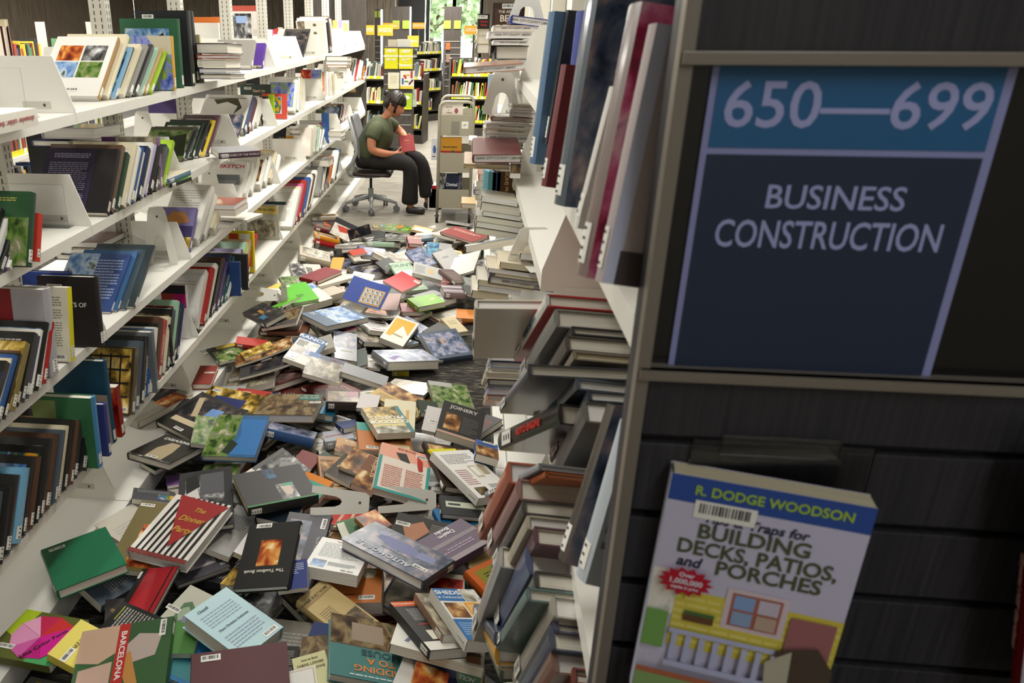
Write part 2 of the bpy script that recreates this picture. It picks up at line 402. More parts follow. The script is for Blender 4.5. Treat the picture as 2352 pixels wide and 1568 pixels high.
# ceiling fixtures, added fill lamps among them
lampm = bpy.data.materials.new('lamp_diffuser'); lampm.use_nodes = True
lampm.node_tree.nodes['Principled BSDF'].inputs['Emission Color'].default_value = (1, .97, .9, 1); lampm.node_tree.nodes['Principled BSDF'].inputs['Emission Strength'].default_value = 4
for i, (x, y, p) in enumerate(FIXTURES):
    r = empty('ceiling_light', (x, y, CEIL)); tag(r, ['long ceiling light above the aisle', 'long ceiling light above the row beyond the wall-side shelves', 'long ceiling light over the shelves behind the range sign', 'added cool fill light behind the camera for the range sign', 'added fill light brightening the boarded west wall'][0 if x == -.6 else 4 if x < -6 else 1 if x < -1 else 2 if y > 0 else 3] + ', ' + 'the %s from the window' % ('first second third fourth fifth sixth'.split()[sum(1 for q in FIXTURES if q[0] == x and q[1] > y)]), 'light', 'ceiling lights')
    b = MB(); b.box((-.17, -1.0, -.07), (.17, 1.0, 0), WHITE); b.build('housing', r)
    b = MB(); b.box((-.15, -.97, -.078), (.15, .97, -.0705), lampm); b.build('diffuser', r)
# ---------------------------------------------------------------- shelving
def shelf_mesh(x_front, x_back, y0, y1, z):
    b = MB(); xa, xb = sorted((x_front, x_back)); b.box((xa, y0 + .004, z - .004), (xb, y1 - .004, z), WHITE)
    s = .012 if x_back > x_front else -.012
    xa, xb = sorted((x_front, x_front + s)); b.box((xa, y0 + .004, z - .032), (xb, y1 - .004, z - .004), WHITE)
    return b
def bracket(x_front, x_back, y, z, side, h=.165):
    b = MB(); d = 1 if x_back > x_front else -1
    poly = [(x_front, z - .034), (x_front, z + .012), (x_front + d * .05, z + h), (x_back, z + h), (x_back, z - .034)]
    b.prism([(p[1], p[0]) for p in (poly if d > 0 else poly[::-1])], 1, y + (.0005 if side > 0 else -.0025), y + (.0025 if side > 0 else -.0005), WHITE)
    # raised strap and hole on the plate
    xs = x_front + d * .075; yy = y + (.0005 if side > 0 else -.0025)
    xa, xb = sorted((xs, xs + d * .09)); b.box((xa, yy - .0008, z + .012), (xb, yy, z + .034), POST)
    b.tube((xs + d * .02, yy - .0012, z + .023), (xs + d * .02, yy - .0002, z + .023), .005, .005, DARKSLOT, 10)
    return b
def post(name, x, y, h, parent=None, slots=True):
    b = MB(); w, dp = .024, .034
    b.box((x - dp, y - w, 0), (x + dp, y - w + .004, h), POST); b.box((x - dp, y + w - .004, 0), (x + dp, y + w, h), POST)
    b.box((x - dp, y - w + .004, 0), (x - dp + .004, y + w - .004, h), POST); b.box((x + dp - .004, y - w + .004, 0), (x + dp, y + w - .004, h), POST)
    if slots:
        for sx in (x + dp, x - dp):
            e = .0006
            for yy in (y - .011, y + .011):
                z = .2
                while z < h - .03:
                    b.box((sx - e, yy - .0022, z), (sx + e, yy + .0022, z + .016), DARKSLOT); z += .0254
        z = .2
        while z < h - .03:
            for xx in (x - .014, x + .014): b.box((xx - .0022, y - w - .0006, z), (xx + .0022, y - w + .0006, z + .016), DARKSLOT)
            z += .0254
    return b.build(name, parent)
Y0, PITCHY = 2.39, .885
NL = 8
LZ = (1.49, 1.137, .773, .40)
ordn = ['first', 'second', 'third', 'fourth', 'fifth', 'sixth', 'seventh', 'eighth', 'ninth', 'tenth', '11th', '12th', '13th', '14th', '15th', '16th', '17th', '18th', '19th', '20th', '21st', '22nd', '23rd', '24th', '25th']
PX = XL - .295
for k in range(-1, NL):
    ya, yb = Y0 + PITCHY * k, Y0 + PITCHY * (k + 1)
    r = empty('shelving_bay', (0, 0, 0)); tag(r, 'white metal shelving bay in the wall-side range, %s along from the camera end' % ordn[k + 1], 'shelving', 'bays of the wall-side range')
    post('upright_post', PX, ya + .026, 2.16, r)
    if k == NL - 1: post('upright_post', PX, yb - .026, 2.16, r)
    for z in LZ:
        for xf, xb in ((XL, PX + .036), (PX - .294, PX - .036)):
            s_ = shelf_mesh(xf, xb, ya, yb, z).build('shelf', r)
            bracket(xf, xb, ya, z, 1).build('end_bracket', s_); bracket(xf, xb, yb, z, -1).build('end_bracket', s_)
    b = MB(); b.box((PX - .294, ya + .002, 0), (XL, yb - .002, .09), WHITE); b.build('base_shelf', r)
    for sd, y in ((1, ya), (-1, yb)):
        bracket(XL - .055, PX + .036, y, .122, sd, .17).build('end_bracket', r)
    b = MB(); b.box((PX - .03, ya, .30), (PX + .03, yb, .345), POST); b.build('back_rail', r)
    if k in (-1, 0): pass
    b = MB(); b.box((PX - .02, ya, .62), (PX + .02, yb, .70), POST); b.build('back_rail', r)
yE = Y0 + PITCHY * NL
m = MB(); m.box((PX - .31, yE + .01, 0), (XL + .01, yE + .04, 2.2), darkwood); tag(m.build('end_panel'), 'dark wood end panel closing the wall-side range beyond the seated woman', 'end panel')
# the range behind the sign
RB = [.68, 1.6, 2.78, 3.7, 4.6, 5.5, 6.4, 7.3]
RZ = [(1.49, 1.07, .70, .36), (1.575, 1.26, .90, .48), (1.56, 1.24, .90, .48)]
RXB = XR + .25
for k in range(len(RB) - 1):
    ya, yb = RB[k], RB[k + 1]
    r = empty('shelving_bay'); tag(r, 'white metal shelving bay behind the range sign, %s along from the sign' % ordn[k], 'shelving', 'bays of the sign-side range')
    post('upright_post', RXB + .036, ya + .026, 2.16, r, slots=False)
    for z in RZ[min(k, 2)]:
        s_ = shelf_mesh(XR, RXB, ya, yb, z).build('shelf', r)
        bracket(XR, RXB, ya, z, 1).build('end_bracket', s_); bracket(XR, RXB, yb, z, -1).build('end_bracket', s_)
    b = MB(); b.box((XR, ya + .002, 0), (RXB + .06, yb - .002, .09), WHITE); b.build('base_shelf', r)
m = MB(); m.box((RXB + .075, .69, 0), (RXB + .085, 7.3, 2.1), mat('range_back_panel', 'c9c5ba', .5)); tag(m.build('shelving_back_panel'), 'pale metal sheet closing the back of the sign-side range', 'panel')
post('upright_post', RXB + .036, RB[-1] - .03, 2.16, r, slots=False)
# ---------------------------------------------------------------- range end panel with its sign
PY = .65
def pz(x, y): return aty(x, y, PY)
px0 = .152; px1 = .74
slat = ramp_mat('charcoal_laminate', ('26262b', '302f33', '3a383b'), 4, .42, (60, 60, 1.2), 6, rnd=False)
tri = mat('panel_trim', '837b70', .4, .3)
gro = [pz(1461, 991)[2], pz(1440, 1160)[2], pz(1414, 1313)[2], pz(1393, 1458)[2]]
zt, zb_ = pz(1560, 128)[2], pz(1475, 836)[2]
root = empty('range_end_panel', (px0, PY, 0)); tag(root, 'tall charcoal slatwall end panel holding the 650 to 699 sign', 'end panel')
T = Matrix.Translation((-px0, -PY, 0))
def pl(b, name, bevel=0):
    for i, v in enumerate(b.v): b.v[i] = (v[0] - px0, v[1] - PY, v[2])
    return b.build(name, root, bevel=bevel)
b = MB(); b.box((px0, PY, 0), (px1, PY + .02, 2.2), slat)
zs = sorted(gro + [gro[-1] - .07 * i for i in range(1, 18)] ); gh = .0042
edges = [0.0] + [z for g in zs if g > .02 for z in (g - gh, g + gh)] + [zb_]
for i in range(0, len(edges) - 1, 2): b.box((px0 + .011, PY - .012, edges[i]), (px1 - .011, PY, edges[i + 1]), slat)
b.box((px0 + .011, PY - .012, zt), (px1 - .011, PY, 2.2), slat); pl(b, 'slatwall_board', .0012)
b = MB(); b.box((px0, PY - .016, 0), (px0 + .011, PY, 2.2), tri); pl(b, 'edge_trim', .001)
b = MB(); b.box((px1 - .011, PY - .016, 0), (px1, PY, 2.2), tri); pl(b, 'edge_trim', .001)
b = MB(); b.box((px0 + .002, PY - .02, zt - .006), (px1 - .012, PY - .012, zt + .004), tri); b.box((px0 + .002, PY - .02, zt - .006), (px1 - .012, PY, zt - .0045), tri); pl(b, 'sign_rail', .0008)
b = MB(); b.box((px0 + .002, PY - .02, zb_ - .007), (px1 - .012, PY - .012, zb_ + .003), tri); b.box((px0 + .002, PY - .02, zb_ + .0015), (px1 - .012, PY, zb_ + .003), tri); pl(b, 'sign_rail', .0008)
b = MB(); b.box((px0 + .012, PY - .003, zb_), (px1 - .012, PY, zt - .0045), mat('sign_backing_black', '0c0b0b', .3)); pl(b, 'sign_backing')
sx0, sx1 = pz(1632, 158)[0], pz(2325, 165)[0]; sz1, sz0 = zt - .005, zb_ + .003; zm = pz(1615, 343)[2]
rim = mat('sign_rim', '8f93c4', .5)
b = MB()
b.box((sx0, PY - .006, sz0), (sx1, PY - .003, sz1), rim)
b.box((sx0 + .005, PY - .0066, sz0), (sx1 - .007, PY - .006, zm - .0025), mat('sign_navy', '1c2a44', .5))
b.box((sx0 + .005, PY - .0066, zm + .0025), (sx1 - .007, PY - .006, sz1), mat('sign_blue', '1c5f8f', .5))
sign = pl(b, 'sign_card')
FIT = []
def wall_text(s, xa, xb, z, hgt, m_, parent, off=PY - .0069, ox=px0, oy=PY, bold=.01):
    o = text('sign_lettering', s, parent, frame(((xa + xb) / 2 - ox, off - oy, z), (1, 0, 0), (0, 0, 1), (0, -1, 0)), .02, m_, bold=bold * .02)
    FIT.append((o, xb - xa, hgt)); return o
lt = mat('sign_letter', 'a3a8d8', .5)
def zz(y, x): return pz(x, y)[2]
wall_text('650\u2014699', pz(1658, 245)[0], pz(2262, 250)[0], zz(246, 1950), zz(190, 1950) - zz(300, 1950), lt, root)
wall_text('BUSINESS', pz(1752, 450)[0], pz(2068, 455)[0], zz(453, 1900), zz(425, 1900) - zz(480, 1900), lt, root)
wall_text('CONSTRUCTION', pz(1637, 538)[0], pz(2150, 545)[0], zz(540, 1900), zz(508, 1900) - zz(572, 1900), lt, root)
# ---------------------------------------------------------------- the heap of fallen books
ZK = {'6': (0, 1050, .33034), 'f': (450, 800, .29762), 'g': (550, 1100, .29851), '7': (450, 450, .29762), '5': (0, 700, .2551), '4': (0, 350, .2551), '1': (0, 0, .2551), '2': (500, 0, .2551), '8': (560, 440, .20408), 'p': (0, 0, 1)}
def px(z, p): o = ZK[z]; return (o[0] + p[0] * o[2], o[1] + p[1] * o[2])
HX0, HY0, HN, HM, HC = -1.62, .9, 210, 760, .01          # height map: x cells, y cells, cell size
hm = np.zeros((HN, HM))
gx = HX0 + (np.arange(HN) + .5) * HC; gy = HY0 + (np.arange(HM) + .5) * HC
GX, GY = np.meshgrid(gx, gy, indexing='ij')
hm[GX < XL] = .0915; hm[GX > XR] = .0915
HEAP = []
def settle(u, v, n_, o, w, h, t, lift=.0006, maxs=.42):
    """rest a w x h slab (origin o, axes u v in the floor plane) on what lies below: returns plane z = A x + B y + C of its underside"""
    dx, dy = GX - o[0], GY - o[1]
    a = dx * u[0] + dy * u[1]; b = dx * v[0] + dy * v[1]
    k = (a > -.004) & (a < w + .004) & (b > -.004) & (b < h + .004)
    if k.sum() < 6: return 0, 0, .001, k
    X, Y, Z = GX[k], GY[k], hm[k]
    cx, cy = X.mean(), Y.mean(); wt = np.ones(len(Z)); A = B = 0.0; C = Z.max()
    for it in range(4):
        M_ = np.stack([X - cx, Y - cy, np.ones(len(Z))], 1); Q = (M_ * wt[:, None]).T @ M_ + np.diag([1e-3, 1e-3, 1e-9]); s = np.linalg.solve(Q, (M_ * wt[:, None]).T @ Z)
        A, B, C = s
        g = math.hypot(A, B)
        if g > maxs: A *= maxs / g; B *= maxs / g
        r = Z - (A * (X - cx) + B * (Y - cy) + C); wt = np.exp(np.clip(r / .008, -6, 3))
    C += (Z - (A * (X - cx) + B * (Y - cy) + C)).max() + lift
    return A, B, C - A * cx - B * cy, k
def F(zk, a, b, c, color, t, label, sp='l', els=(), maxd=.36, maxs=.3, **kw):
    """a, b, c: photo corners top-left, top-right, bottom-left of the visible cover as it reads"""
    pa, pb, pc = px(zk, a), px(zk, b), px(zk, c)
    zt = .02 + t
    for it in range(4):
        Q = [atz(q[0], q[1], zt) for q in (pa, pb, pc)]
        u3 = Q[1] - Q[0]; v3 = Q[0] - Q[2]
        w = np.linalg.norm(u3); h = np.linalg.norm(v3)
        u = u3 / w; vv = v3 / h; e = float(u @ vv)
        u_ = u - vv * e * .5; u_ /= np.linalg.norm(u_); v_ = vv - u_ * (vv @ u_); v_ /= np.linalg.norm(v_)
        ctr = Q[0] + u3 / 2 - v3 / 2
        w = min(max(w, .09), maxd); h = min(max(h, .1), maxd)
        org = ctr - u_ * w / 2 - v_ * h / 2
        uh, vh = u_[:2], v_[:2]
        A, B, C, k = settle(uh, vh, None, org[:2], w, h, t, maxs=maxs)
        nz_ = math.sqrt(A * A + B * B + 1)
        zt = A * ctr[0] + B * ctr[1] + C + t * nz_
    n = np.array([-A, -B, 1.0]); n /= np.linalg.norm(n)
    hm[k] = np.maximum(hm[k], A * GX[k] + B * GY[k] + C + t * nz_)
    z0 = A * org[0] + B * org[1] + C
    u3 = np.array([uh[0], uh[1], A * uh[0] + B * uh[1]]); u3 /= np.linalg.norm(u3)
    v3 = np.cross(n, u3)
    M = frame((org[0], org[1], z0), u3, v3, n)
    HEAP.append((label, org, w, h))
    return book(label, M, w, h, t, color, sp, els=els, group='fallen books on the floor', **kw)
T_ = lambda s, u, v, z, c, *r: ('t', s, u, v, z, c) + r
# fillers lie lowest: half hidden books between the ones below
FILL = []
FC = ['5a5650', '3a4450', '6a6458', '2a2c30', '8a8478', '70442e', '4a5a48', 'b8b0a0', '3c3448', '5c6a78', 'c8c2b4', '22344c', '7a2a24', '9a8a6a', '41382f']
FCN = ['grey-brown', 'slate', 'taupe', 'charcoal', 'greige', 'rust brown', 'moss green', 'stone', 'aubergine', 'steel blue', 'off-white', 'navy', 'brick red', 'sandy', 'umber']
R2 = random.Random(21)
def fillers(y0, y1, x0, x1, n):
    for i in range(n):
        for tr in range(12):
            x = x0 + (x1 - x0) * R2.random(); y = y0 + (y1 - y0) * R2.random()
            if all((x - q[1][0]) ** 2 + (y - q[1][1]) ** 2 > .14 ** 2 for q in FILL): break
        q = R2.randrange(len(FC)); w, h, t = .15 + .09 * R2.random(), .21 + .09 * R2.random(), .014 + .02 * R2.random()
        a = R2.random() * 6.283; u = np.array([math.cos(a), math.sin(a)]); v = np.array([-u[1], u[0]]); o = np.array([x, y]) - u * w / 2 - v * h / 2
        A, B, C, k = settle(u, v, None, o, w, h, t, maxs=.3)
        hm[k] = np.maximum(hm[k], A * GX[k] + B * GY[k] + C + t)
        n_ = np.array([-A, -B, 1.0]); n_ /= np.linalg.norm(n_)
        u3 = np.array([u[0], u[1], A * u[0] + B * u[1]]); u3 /= np.linalg.norm(u3)
        els = [('p', .04, .04, .96, .96, R2.choice(['stone', 'brown', 'city', 'dusk', 'house', 'pale', 'wood', 'bw']))] if R2.random() < .6 else [('x', .12, .15, .88, .8, 'b0aca4', 14)]
        o_ = book('filler %d' % i + str(y0), frame((o[0], o[1], A * o[0] + B * o[1] + C), u3, np.cross(n_, u3), n_), w, h, t, FC[q], R2.choice('lr'), els=els, group='fallen books on the floor', hard=R2.random() < .6, gloss=R2.random() < .5)
        FILL.append((o_, np.array([x, y]), FCN[q]))
fillers(1.62, 2.6, -1.1, .06, 26)
fillers(2.6, 3.6, -1.1, -.12, 18)
fillers(3.6, 4.5, -1.1, -.5, 10)
fillers(4.6, 6.6, -1.08, .05, 34)
# ---- far end of the heap, near the trolley and the chair
F('7', (1880, 190), (2010, 235), (1870, 240), '8a8478', .03, 'greige paperback on the carpet just in front of the trolley wheels', hard=False)
F('7', (1945, 180), (2120, 200), (1940, 210), 'c8ccd8', .02, 'thin pale lavender book in front of the trolley wheels')
F('7', (2005, 215), (2165, 235), (2000, 240), '6a6a5c', .02, 'thin olive grey book by the end of the trolley')
F('7', (2195, 200), (2260, 260), (2130, 270), 'd8d4c8', .03, 'plain off-white book against the sign-side base near the trolley')
for i, (x, y, w_, c_, nm) in enumerate([(905, 390, 150, 'e8e4da', 'white'), (908, 352, 165, 'a81c20', 'bright red'), (905, 318, 200, 'd89020', 'amber and black'), (915, 290, 190, '3a4a24', 'dark green'), (908, 255, 190, '6e2a2e', 'maroon'), (980, 232, 120, 'c04820', 'orange red'), (890, 195, 200, 'b8c4d0', 'pale blue'), (885, 170, 210, 'a09888', 'khaki grey')]):
    F('7', (x, y - 20), (x + w_, y - 28), (x + 2, y + 4), c_, .034, '%s book in the spine-out pile at the heap end, %s up' % (nm, ordn[i]), sp='b', els=[('p', .1, .1, .9, .8, 'brown')])
F('7', (1380, 225), (1500, 215), (1370, 245), 'c8b890', .02, 'sand coloured book behind the colourful magazines at the far edge of the heap', els=[('p', .05, .05, .95, .9, 'multi')])
F('7', (1500, 215), (1700, 240), (1440, 255), 'd0d8a8', .018, 'magazine with orange flowers and grass green cover at the far edge of the heap', hard=False, els=[('p', .0, .0, 1, 1, 'garden'), ('g', [(.3, .2), (.5, .1), (.6, .35), (.4, .5)], 'e07030'), ('g', [(.65, .4), (.8, .35), (.85, .6), (.7, .65)], '70b030')])
F('7', (1690, 238), (1840, 245), (1650, 268), 'e8a860', .02, 'light orange book beside the magazine with orange flowers', els=[('p', .1, .3, .9, .9, 'pale')])
F('7', (1700, 262), (1850, 270), (1690, 300), 'c8c0b0', .03, 'beige hardback below the light orange book')
F('7', (1930, 250), (2060, 300), (1880, 290), 'b8b4ac', .02, 'light grey pamphlet below the pale lavender book', hard=False)
F('7', (1990, 250), (2180, 345), (1960, 290), '8c3430', .022, 'long brick red hardback slanting towards the sign-side shelves', els=[('x', .1, .2, .9, .4, 'd8b0a0', 2)])
F('7', (2060, 340), (2170, 390), (2050, 365), '4a4438', .03, 'dark brown book under the end of the long brick red hardback')
F('7', (1500, 285), (1640, 300), (1480, 325), '9a9a98', .022, 'silvery wrapped book at the far part of the heap', gloss=True, els=[('p', .05, .05, .95, .95, 'bw')])
F('7', (1365, 275), (1440, 280), (1400, 320), '303438', .02, 'small charcoal book standing up from the far part of the heap')
F('7', (1640, 355), (1760, 350), (1610, 400), '7a4a40', .025, 'brown hardback under the dark red TURA book')
F('7', (1645, 315), (1745, 308), (1620, 365), '7a2420', .03, 'dark red hardback lettered TURA', els=[T_('TURA', .55, .3, .2, 'd8c090')])
F('7', (1800, 292), (1945, 288), (1765, 372), '4a90c0', .034, 'aqua blue book with water scene on its cover', gloss=True, els=[('p', .05, .08, .95, .8, 'sea')])
F('7', (1960, 310), (2060, 350), (1930, 360), 'b03020', .022, 'red-orange paperback tucked beside the aqua blue book', hard=False)
F('7', (1935, 372), (2045, 368), (1985, 440), 'd8cfa0', .016, 'pale straw booklet under the open grey book', hard=False, els=[('x', .2, .2, .8, .6, '8a8060', 6)])
F('7', (1835, 372), (1925, 380), (1885, 468), '9a9898', .03, 'pewter grey hardback leaning beside the open grey book')
F('7', (1780, 385), (1830, 400), (1860, 460), '5a5a56', .02, 'dark grey book squeezed beside the pewter grey hardback')
F('7', (1650, 418), (1770, 405), (1720, 525), '5a6a90', .025, 'blue-grey portrait photo book lying across the heap', gloss=True, els=[('p', .08, .12, .9, .95, 'city')])
F('7', (1375, 320), (1580, 335), (1320, 378), 'a8c4ac', .04, 'mint green hardback with small pictures below the black standing magazine', sp='b', els=[('r', .7, .3, .9, .6, '7a9a80'), ('r', .4, .5, .6, .8, 'e8eee8')])
F('7', (1195, 332), (1325, 365), (1085, 372), 'e8e6e0', .028, 'white hardback with black and green flourishes', els=[('g', [(.3, .4), (.55, .3), (.65, .55), (.4, .6)], '202020'), ('g', [(.5, .3), (.7, .2), (.7, .45)], '8aa030'), ('r', .55, .5, .62, .8, '30342c'), ('r', .1, .85, .9, .9, '303030')])
F('7', (1225, 400), (1440, 398), (1290, 462), '3c4c8c', .032, 'blue jacketed photo hardback under the mint green hardback', gloss=True, els=[('p', .05, .05, .95, .9, 'city')])
F('7', (1190, 445), (1290, 430), (1210, 480), 'b84030', .015, 'thin red booklet peeping out beneath the blue photo hardback', hard=False)
F('7', (1500, 428), (1655, 478), (1365, 468), '8a867c', .036, 'grey landscape photo hardback with a treeline in the middle of the heap', els=[('p', .03, .05, .97, .95, 'stone')])
F('7', (1400, 510), (1500, 490), (1480, 560), '3a3a3a', .02, 'black book under the grey landscape hardback')
F('7', (1040, 415), (1120, 420), (1050, 490), 'e0a040', .022, 'plain apricot book beside the tan case-like book', hard=False)
F('7', (800, 410), (1035, 398), (775, 480), 'b0a48e', .05, 'tan box-like hardback with a faded sketch near the white base shelf', sp='b', els=[('p', .1, .1, .95, .9, 'stone')])
F('7', (1180, 455), (1330, 475), (1200, 528), 'ece4cc', .024, 'cream hardback with a red blob and a blue oval on the cover', els=[('g', [(.2, .2), (.6, .1), (.75, .4), (.5, .7), (.25, .6)], 'b84a40'), ('g', [(.75, .5), (.9, .45), (.95, .7), (.8, .8)], '6a90c0'), ('g', [(.72, .3), (.86, .3), (.8, .5)], 'e0b830')])
F('7', (950, 500), (1150, 505), (960, 585), 'b8b8b8', .024, 'silver wrapped book beside the charcoal sketch book', gloss=True, els=[('r', .05, .02, .5, .2, '303030'), ('p', .0, .25, 1, 1, 'pale')])
F('7', (780, 500), (1000, 470), (700, 610), 'c8c4b8', .02, 'charcoal sketch book with two drawn figures', hard=False, els=[('p', .0, .0, .45, 1, 'bw'), ('g', [(.5, .2), (.7, .25), (.65, .8), (.5, .7)], '6a665c')])
F('7', (1190, 540), (1390, 510), (1160, 600), 'c4b494', .012, 'unfolded pastel map lying behind the blue book of portraits', hard=False, els=[('r', .1, .2, .35, .55, 'a8c4cc'), ('r', .5, .3, .8, .6, 'd8ccb0'), ('x', .1, .65, .9, .95, '9a8a70', 5)])
F('7', (1120, 600), (1330, 590), (1100, 670), 'a09c98', .03, 'grey softback with wavy lines under the pastel map', els=[('p', .0, .0, 1, 1, 'bw')], hard=False)
F('7', (1520, 545), (1660, 520), (1600, 690), '9ab49a', .024, 'sage green hardback with its title along the top', els=[T_('COUNTY', .5, .12, .13, '4a6a50', 0, 1.2), ('p', .1, .3, .9, .9, 'pale')])
F('7', (1300, 560), (1500, 555), (1280, 610), 'f4f2ee', .016, 'bright white book behind the slate book and the red open book', sp='b')
F('7', (1340, 620), (1510, 575), (1380, 700), '4a5450', .03, 'slate green hardback between the blue and the red open books', els=[('x', .15, .2, .6, .3, 'a0a8a4', 2)])
F('7', (1660, 530), (1885, 540), (1680, 590), 'b8b8b4', .03, 'white and grey checked hardback under the open grey book', els=[('x', .05, .2, .4, .9, '70747c', 9), ('r', .5, .3, .7, .7, 'c8b080')])
F('7', (2100, 500), (2240, 500), (2110, 590), '9a9090', .03, 'plum bordered hardback near the sign-side books', gloss=True, els=[('p', .1, .1, .9, .9, 'bw')])
F('7', (1865, 470), (1990, 445), (1900, 545), 'a8a6a4', .02, 'open grey book lying spread with a bent cover', hard=False, bend=.03, els=[('x', .3, .3, .6, .4, '303030', 2)])
F('7', (1990, 445), (2180, 470), (1985, 545), 'd0cecb', .018, 'spread half of a catalogue with white pages beside the open grey book', hard=False, bend=.04, sp='l', tagl=False)
F('7', (1860, 592), (1965, 568), (2005, 650), '74625e', .026, 'brown mauve hardback with a lined page block below the open grey book', els=[('x', .1, .2, .9, .8, '9a8a86', 6)])
F('7', (1745, 645), (1850, 585), (1835, 725), '8c8c88', .034, 'grey hardback with a line of tiny figures on its cover', els=[('x', .1, .42, .9, .6, '202020', 1), ('r', .05, .7, .95, .9, 'c0c0bc')])
F('7', (1900, 690), (2060, 680), (1900, 760), '8a7a80', .04, 'grey banded hardback with a violet edge beside the lime green book', sp='b', els=[('r', 0, .2, 1, .3, 'd0ccd0'), ('r', 0, .45, 1, .52, '4a3c48'), ('r', 0, .7, 1, .78, 'd0ccd0')])
F('7', (2060, 640), (2160, 630), (2065, 690), '70766c', .02, 'pale striped booklet between the banded hardback and the sign-side shelves', hard=False, els=[('x', .05, .1, .95, .9, 'c8ccc4', 8)])
F('7', (2075, 700), (2160, 695), (2080, 765), '5a5c5c', .02, 'dark grey softback by the sign-side base')
F('7', (1470, 840), (1560, 850), (1480, 900), 'd8d4cc', .016, 'off-white small book with a black photo beside the MASTERING book', hard=False, els=[('p', .1, .1, .6, .9, 'bw')])
F('7', (1570, 830), (1720, 828), (1590, 892), 'b46a6c', .03, 'dusty pink hardback lettered MASTERING upside down', els=[T_('MASTERING', .5, .3, .16, 'f0e8e8', 180), T_('AT WORK', .5, .6, .14, 'f0e8e8', 180)])
F('7', (1640, 788), (1840, 755), (1715, 850), '7ab030', .036, 'lime green hardback lying alone beside the bare carpet', els=[('g', [(.6, .5), (.8, .3), (.85, .5), (.7, .6)], 'b0d060')])
F('7', (1930, 800), (2020, 780), (1980, 885), 'c8b890', .03, 'tan hardback behind the orange book by the sign-side shelves', els=[('x', .2, .2, .8, .5, '9a8a60', 3)])
F('7', (2010, 870), (2180, 880), (2010, 940), 'd88840', .022, 'orange paperback against the sign-side books', sp='b', hard=False)
# ---- middle
F('7', (1540, 938), (1640, 905), (1730, 1036), '5a6674', .034, 'slate blue hardback with a white building on the cover', els=[('p', .03, .05, .97, .95, 'city'), ('r', .3, .35, .75, .6, 'c0c8cc')])
F('7', (1745, 1035), (1870, 978), (1870, 1078), '6c6a68', .032, 'plain grey hardback on the bare carpet')
F('7', (1690, 1080), (1985, 1052), (1850, 1200), '48586c', .036, 'blue photo hardback with faces on the bare carpet', sp='b', gloss=True, els=[('p', .05, .1, .95, .9, 'city'), ('g', [(.4, .3), (.48, .25), (.5, .5), (.42, .5)], 'b09080')])
F('7', (1510, 1130), (1640, 1080), (1560, 1180), 'a0b4c8', .02, 'pale blue glossy paperback under the city photo hardback', hard=False, gloss=True)
F('7', (1300, 1220), (1410, 1215), (1290, 1335), 'b0a8a0', .014, 'clear wrapped slim book with a photo and barcode on the carpet', hard=False, gloss=True, els=[('p', .1, .1, .9, .7, 'house')], bar=(.25, .9))
F('7', (1510, 1300), (1640, 1300), (1512, 1345), 'c8b030', .03, 'yellow spined book in front of the city photo hardback', sp='b')
F('7', (1390, 1180), (1755, 1102), (1470, 1300), '8c9098', .05, 'thick shiny city photo hardback lying on the dark carpet', gloss=True, els=[('p', .02, .03, .98, .97, 'city'), ('g', [(.1, .7), (.3, .5), (.35, .6), (.15, .9)], '7a68a0')])
F('7', (1215, 955), (1440, 898), (1320, 1080), 'e8e6e2', .028, 'white hardback with red lettering and a row of small grey figures', els=[('x', .12, .2, .5, .3, 'b04040', 1), ('x', .12, .35, .5, .8, '9a9a98', 8), ('x', .55, .12, .9, .5, '303030', 2), T_('A FABRIC OF', .3, .12, .06, 'b02828'), T_('WITCH CRAFT', .4, .9, .07, 'b02828')])
F('7', (1508, 965), (1675, 995), (1445, 1108), 'eeeae0', .034, 'cream and yellow paperback standing apart on the carpet', hard=False, els=[('g', [(.05, .1), (.9, .05), (.9, .6), (.5, .3), (.3, .8), (.1, .8)], 'e0b040'), T_('ideas', .55, .7, .1, 'b09030')])
F('7', (1235, 850), (1470, 850), (1230, 930), '8c6a58', .02, 'brown orange photo softback under the white hardback with red lettering', hard=False, els=[('p', 0, 0, 1, 1, 'warm')])
F('7', (1100, 1000), (1215, 970), (1090, 1040), 'b898a0', .02, 'pinkish book covered in little faces', hard=False, els=[('p', 0, 0, 1, 1, 'pink')])
F('7', (1190, 1100), (1330, 1095), (1180, 1240), '6a706c', .022, 'grey slim book edge under the big slate hardback')
F('7', (1090, 1045), (1265, 1030), (1000, 1205), '666a70', .036, 'big slate grey hardback below the pinkish book', gloss=True, els=[('p', .02, .02, .98, .6, 'dusk'), ('x', .3, .65, .9, .75, 'a09a90', 1)])
F('7', (640, 1170), (760, 1140), (600, 1210), 'a02828', .02, 'red book behind the blue ranch home book', hard=False)
F('7', (1130, 815), (1290, 860), (1080, 900), 'b0a890', .024, 'khaki book with a barcode under the slate cloud hardback', bar=(.3, .2))
F('7', (1110, 812), (1240, 900), (900, 945), '4a6078', .034, 'slate hardback with blue cloud picture and the number 21', els=[('p', .0, .1, 1, .7, 'sky'), T_('21', .15, .8, .12, 'd8d8d8')], bar=(.3, .12))
F('7', (880, 1000), (1080, 980), (860, 1085), 'a8a49a', .03, 'pale grey softback with a dark bird shape next to the gunmetal hardback', hard=False, els=[('g', [(.3, .6), (.5, .3), (.8, .5), (.55, .55)], '4a4438')])
F('7', (600, 932), (880, 930), (480, 1020), '4c4844', .02, 'large charcoal art book with a rough brushed picture', els=[('p', .08, .05, .97, .75, 'brown'), T_('LEONARDO DREW', .22, .9, .07, 'c8c4bc')], hard=False)
F('7', (590, 1000), (905, 985), (515, 1085), '4e5064', .032, 'gunmetal purple hardback on top of the charcoal art book', sp='b', gloss=True, els=[('p', .02, .02, .98, .98, 'dusk')])
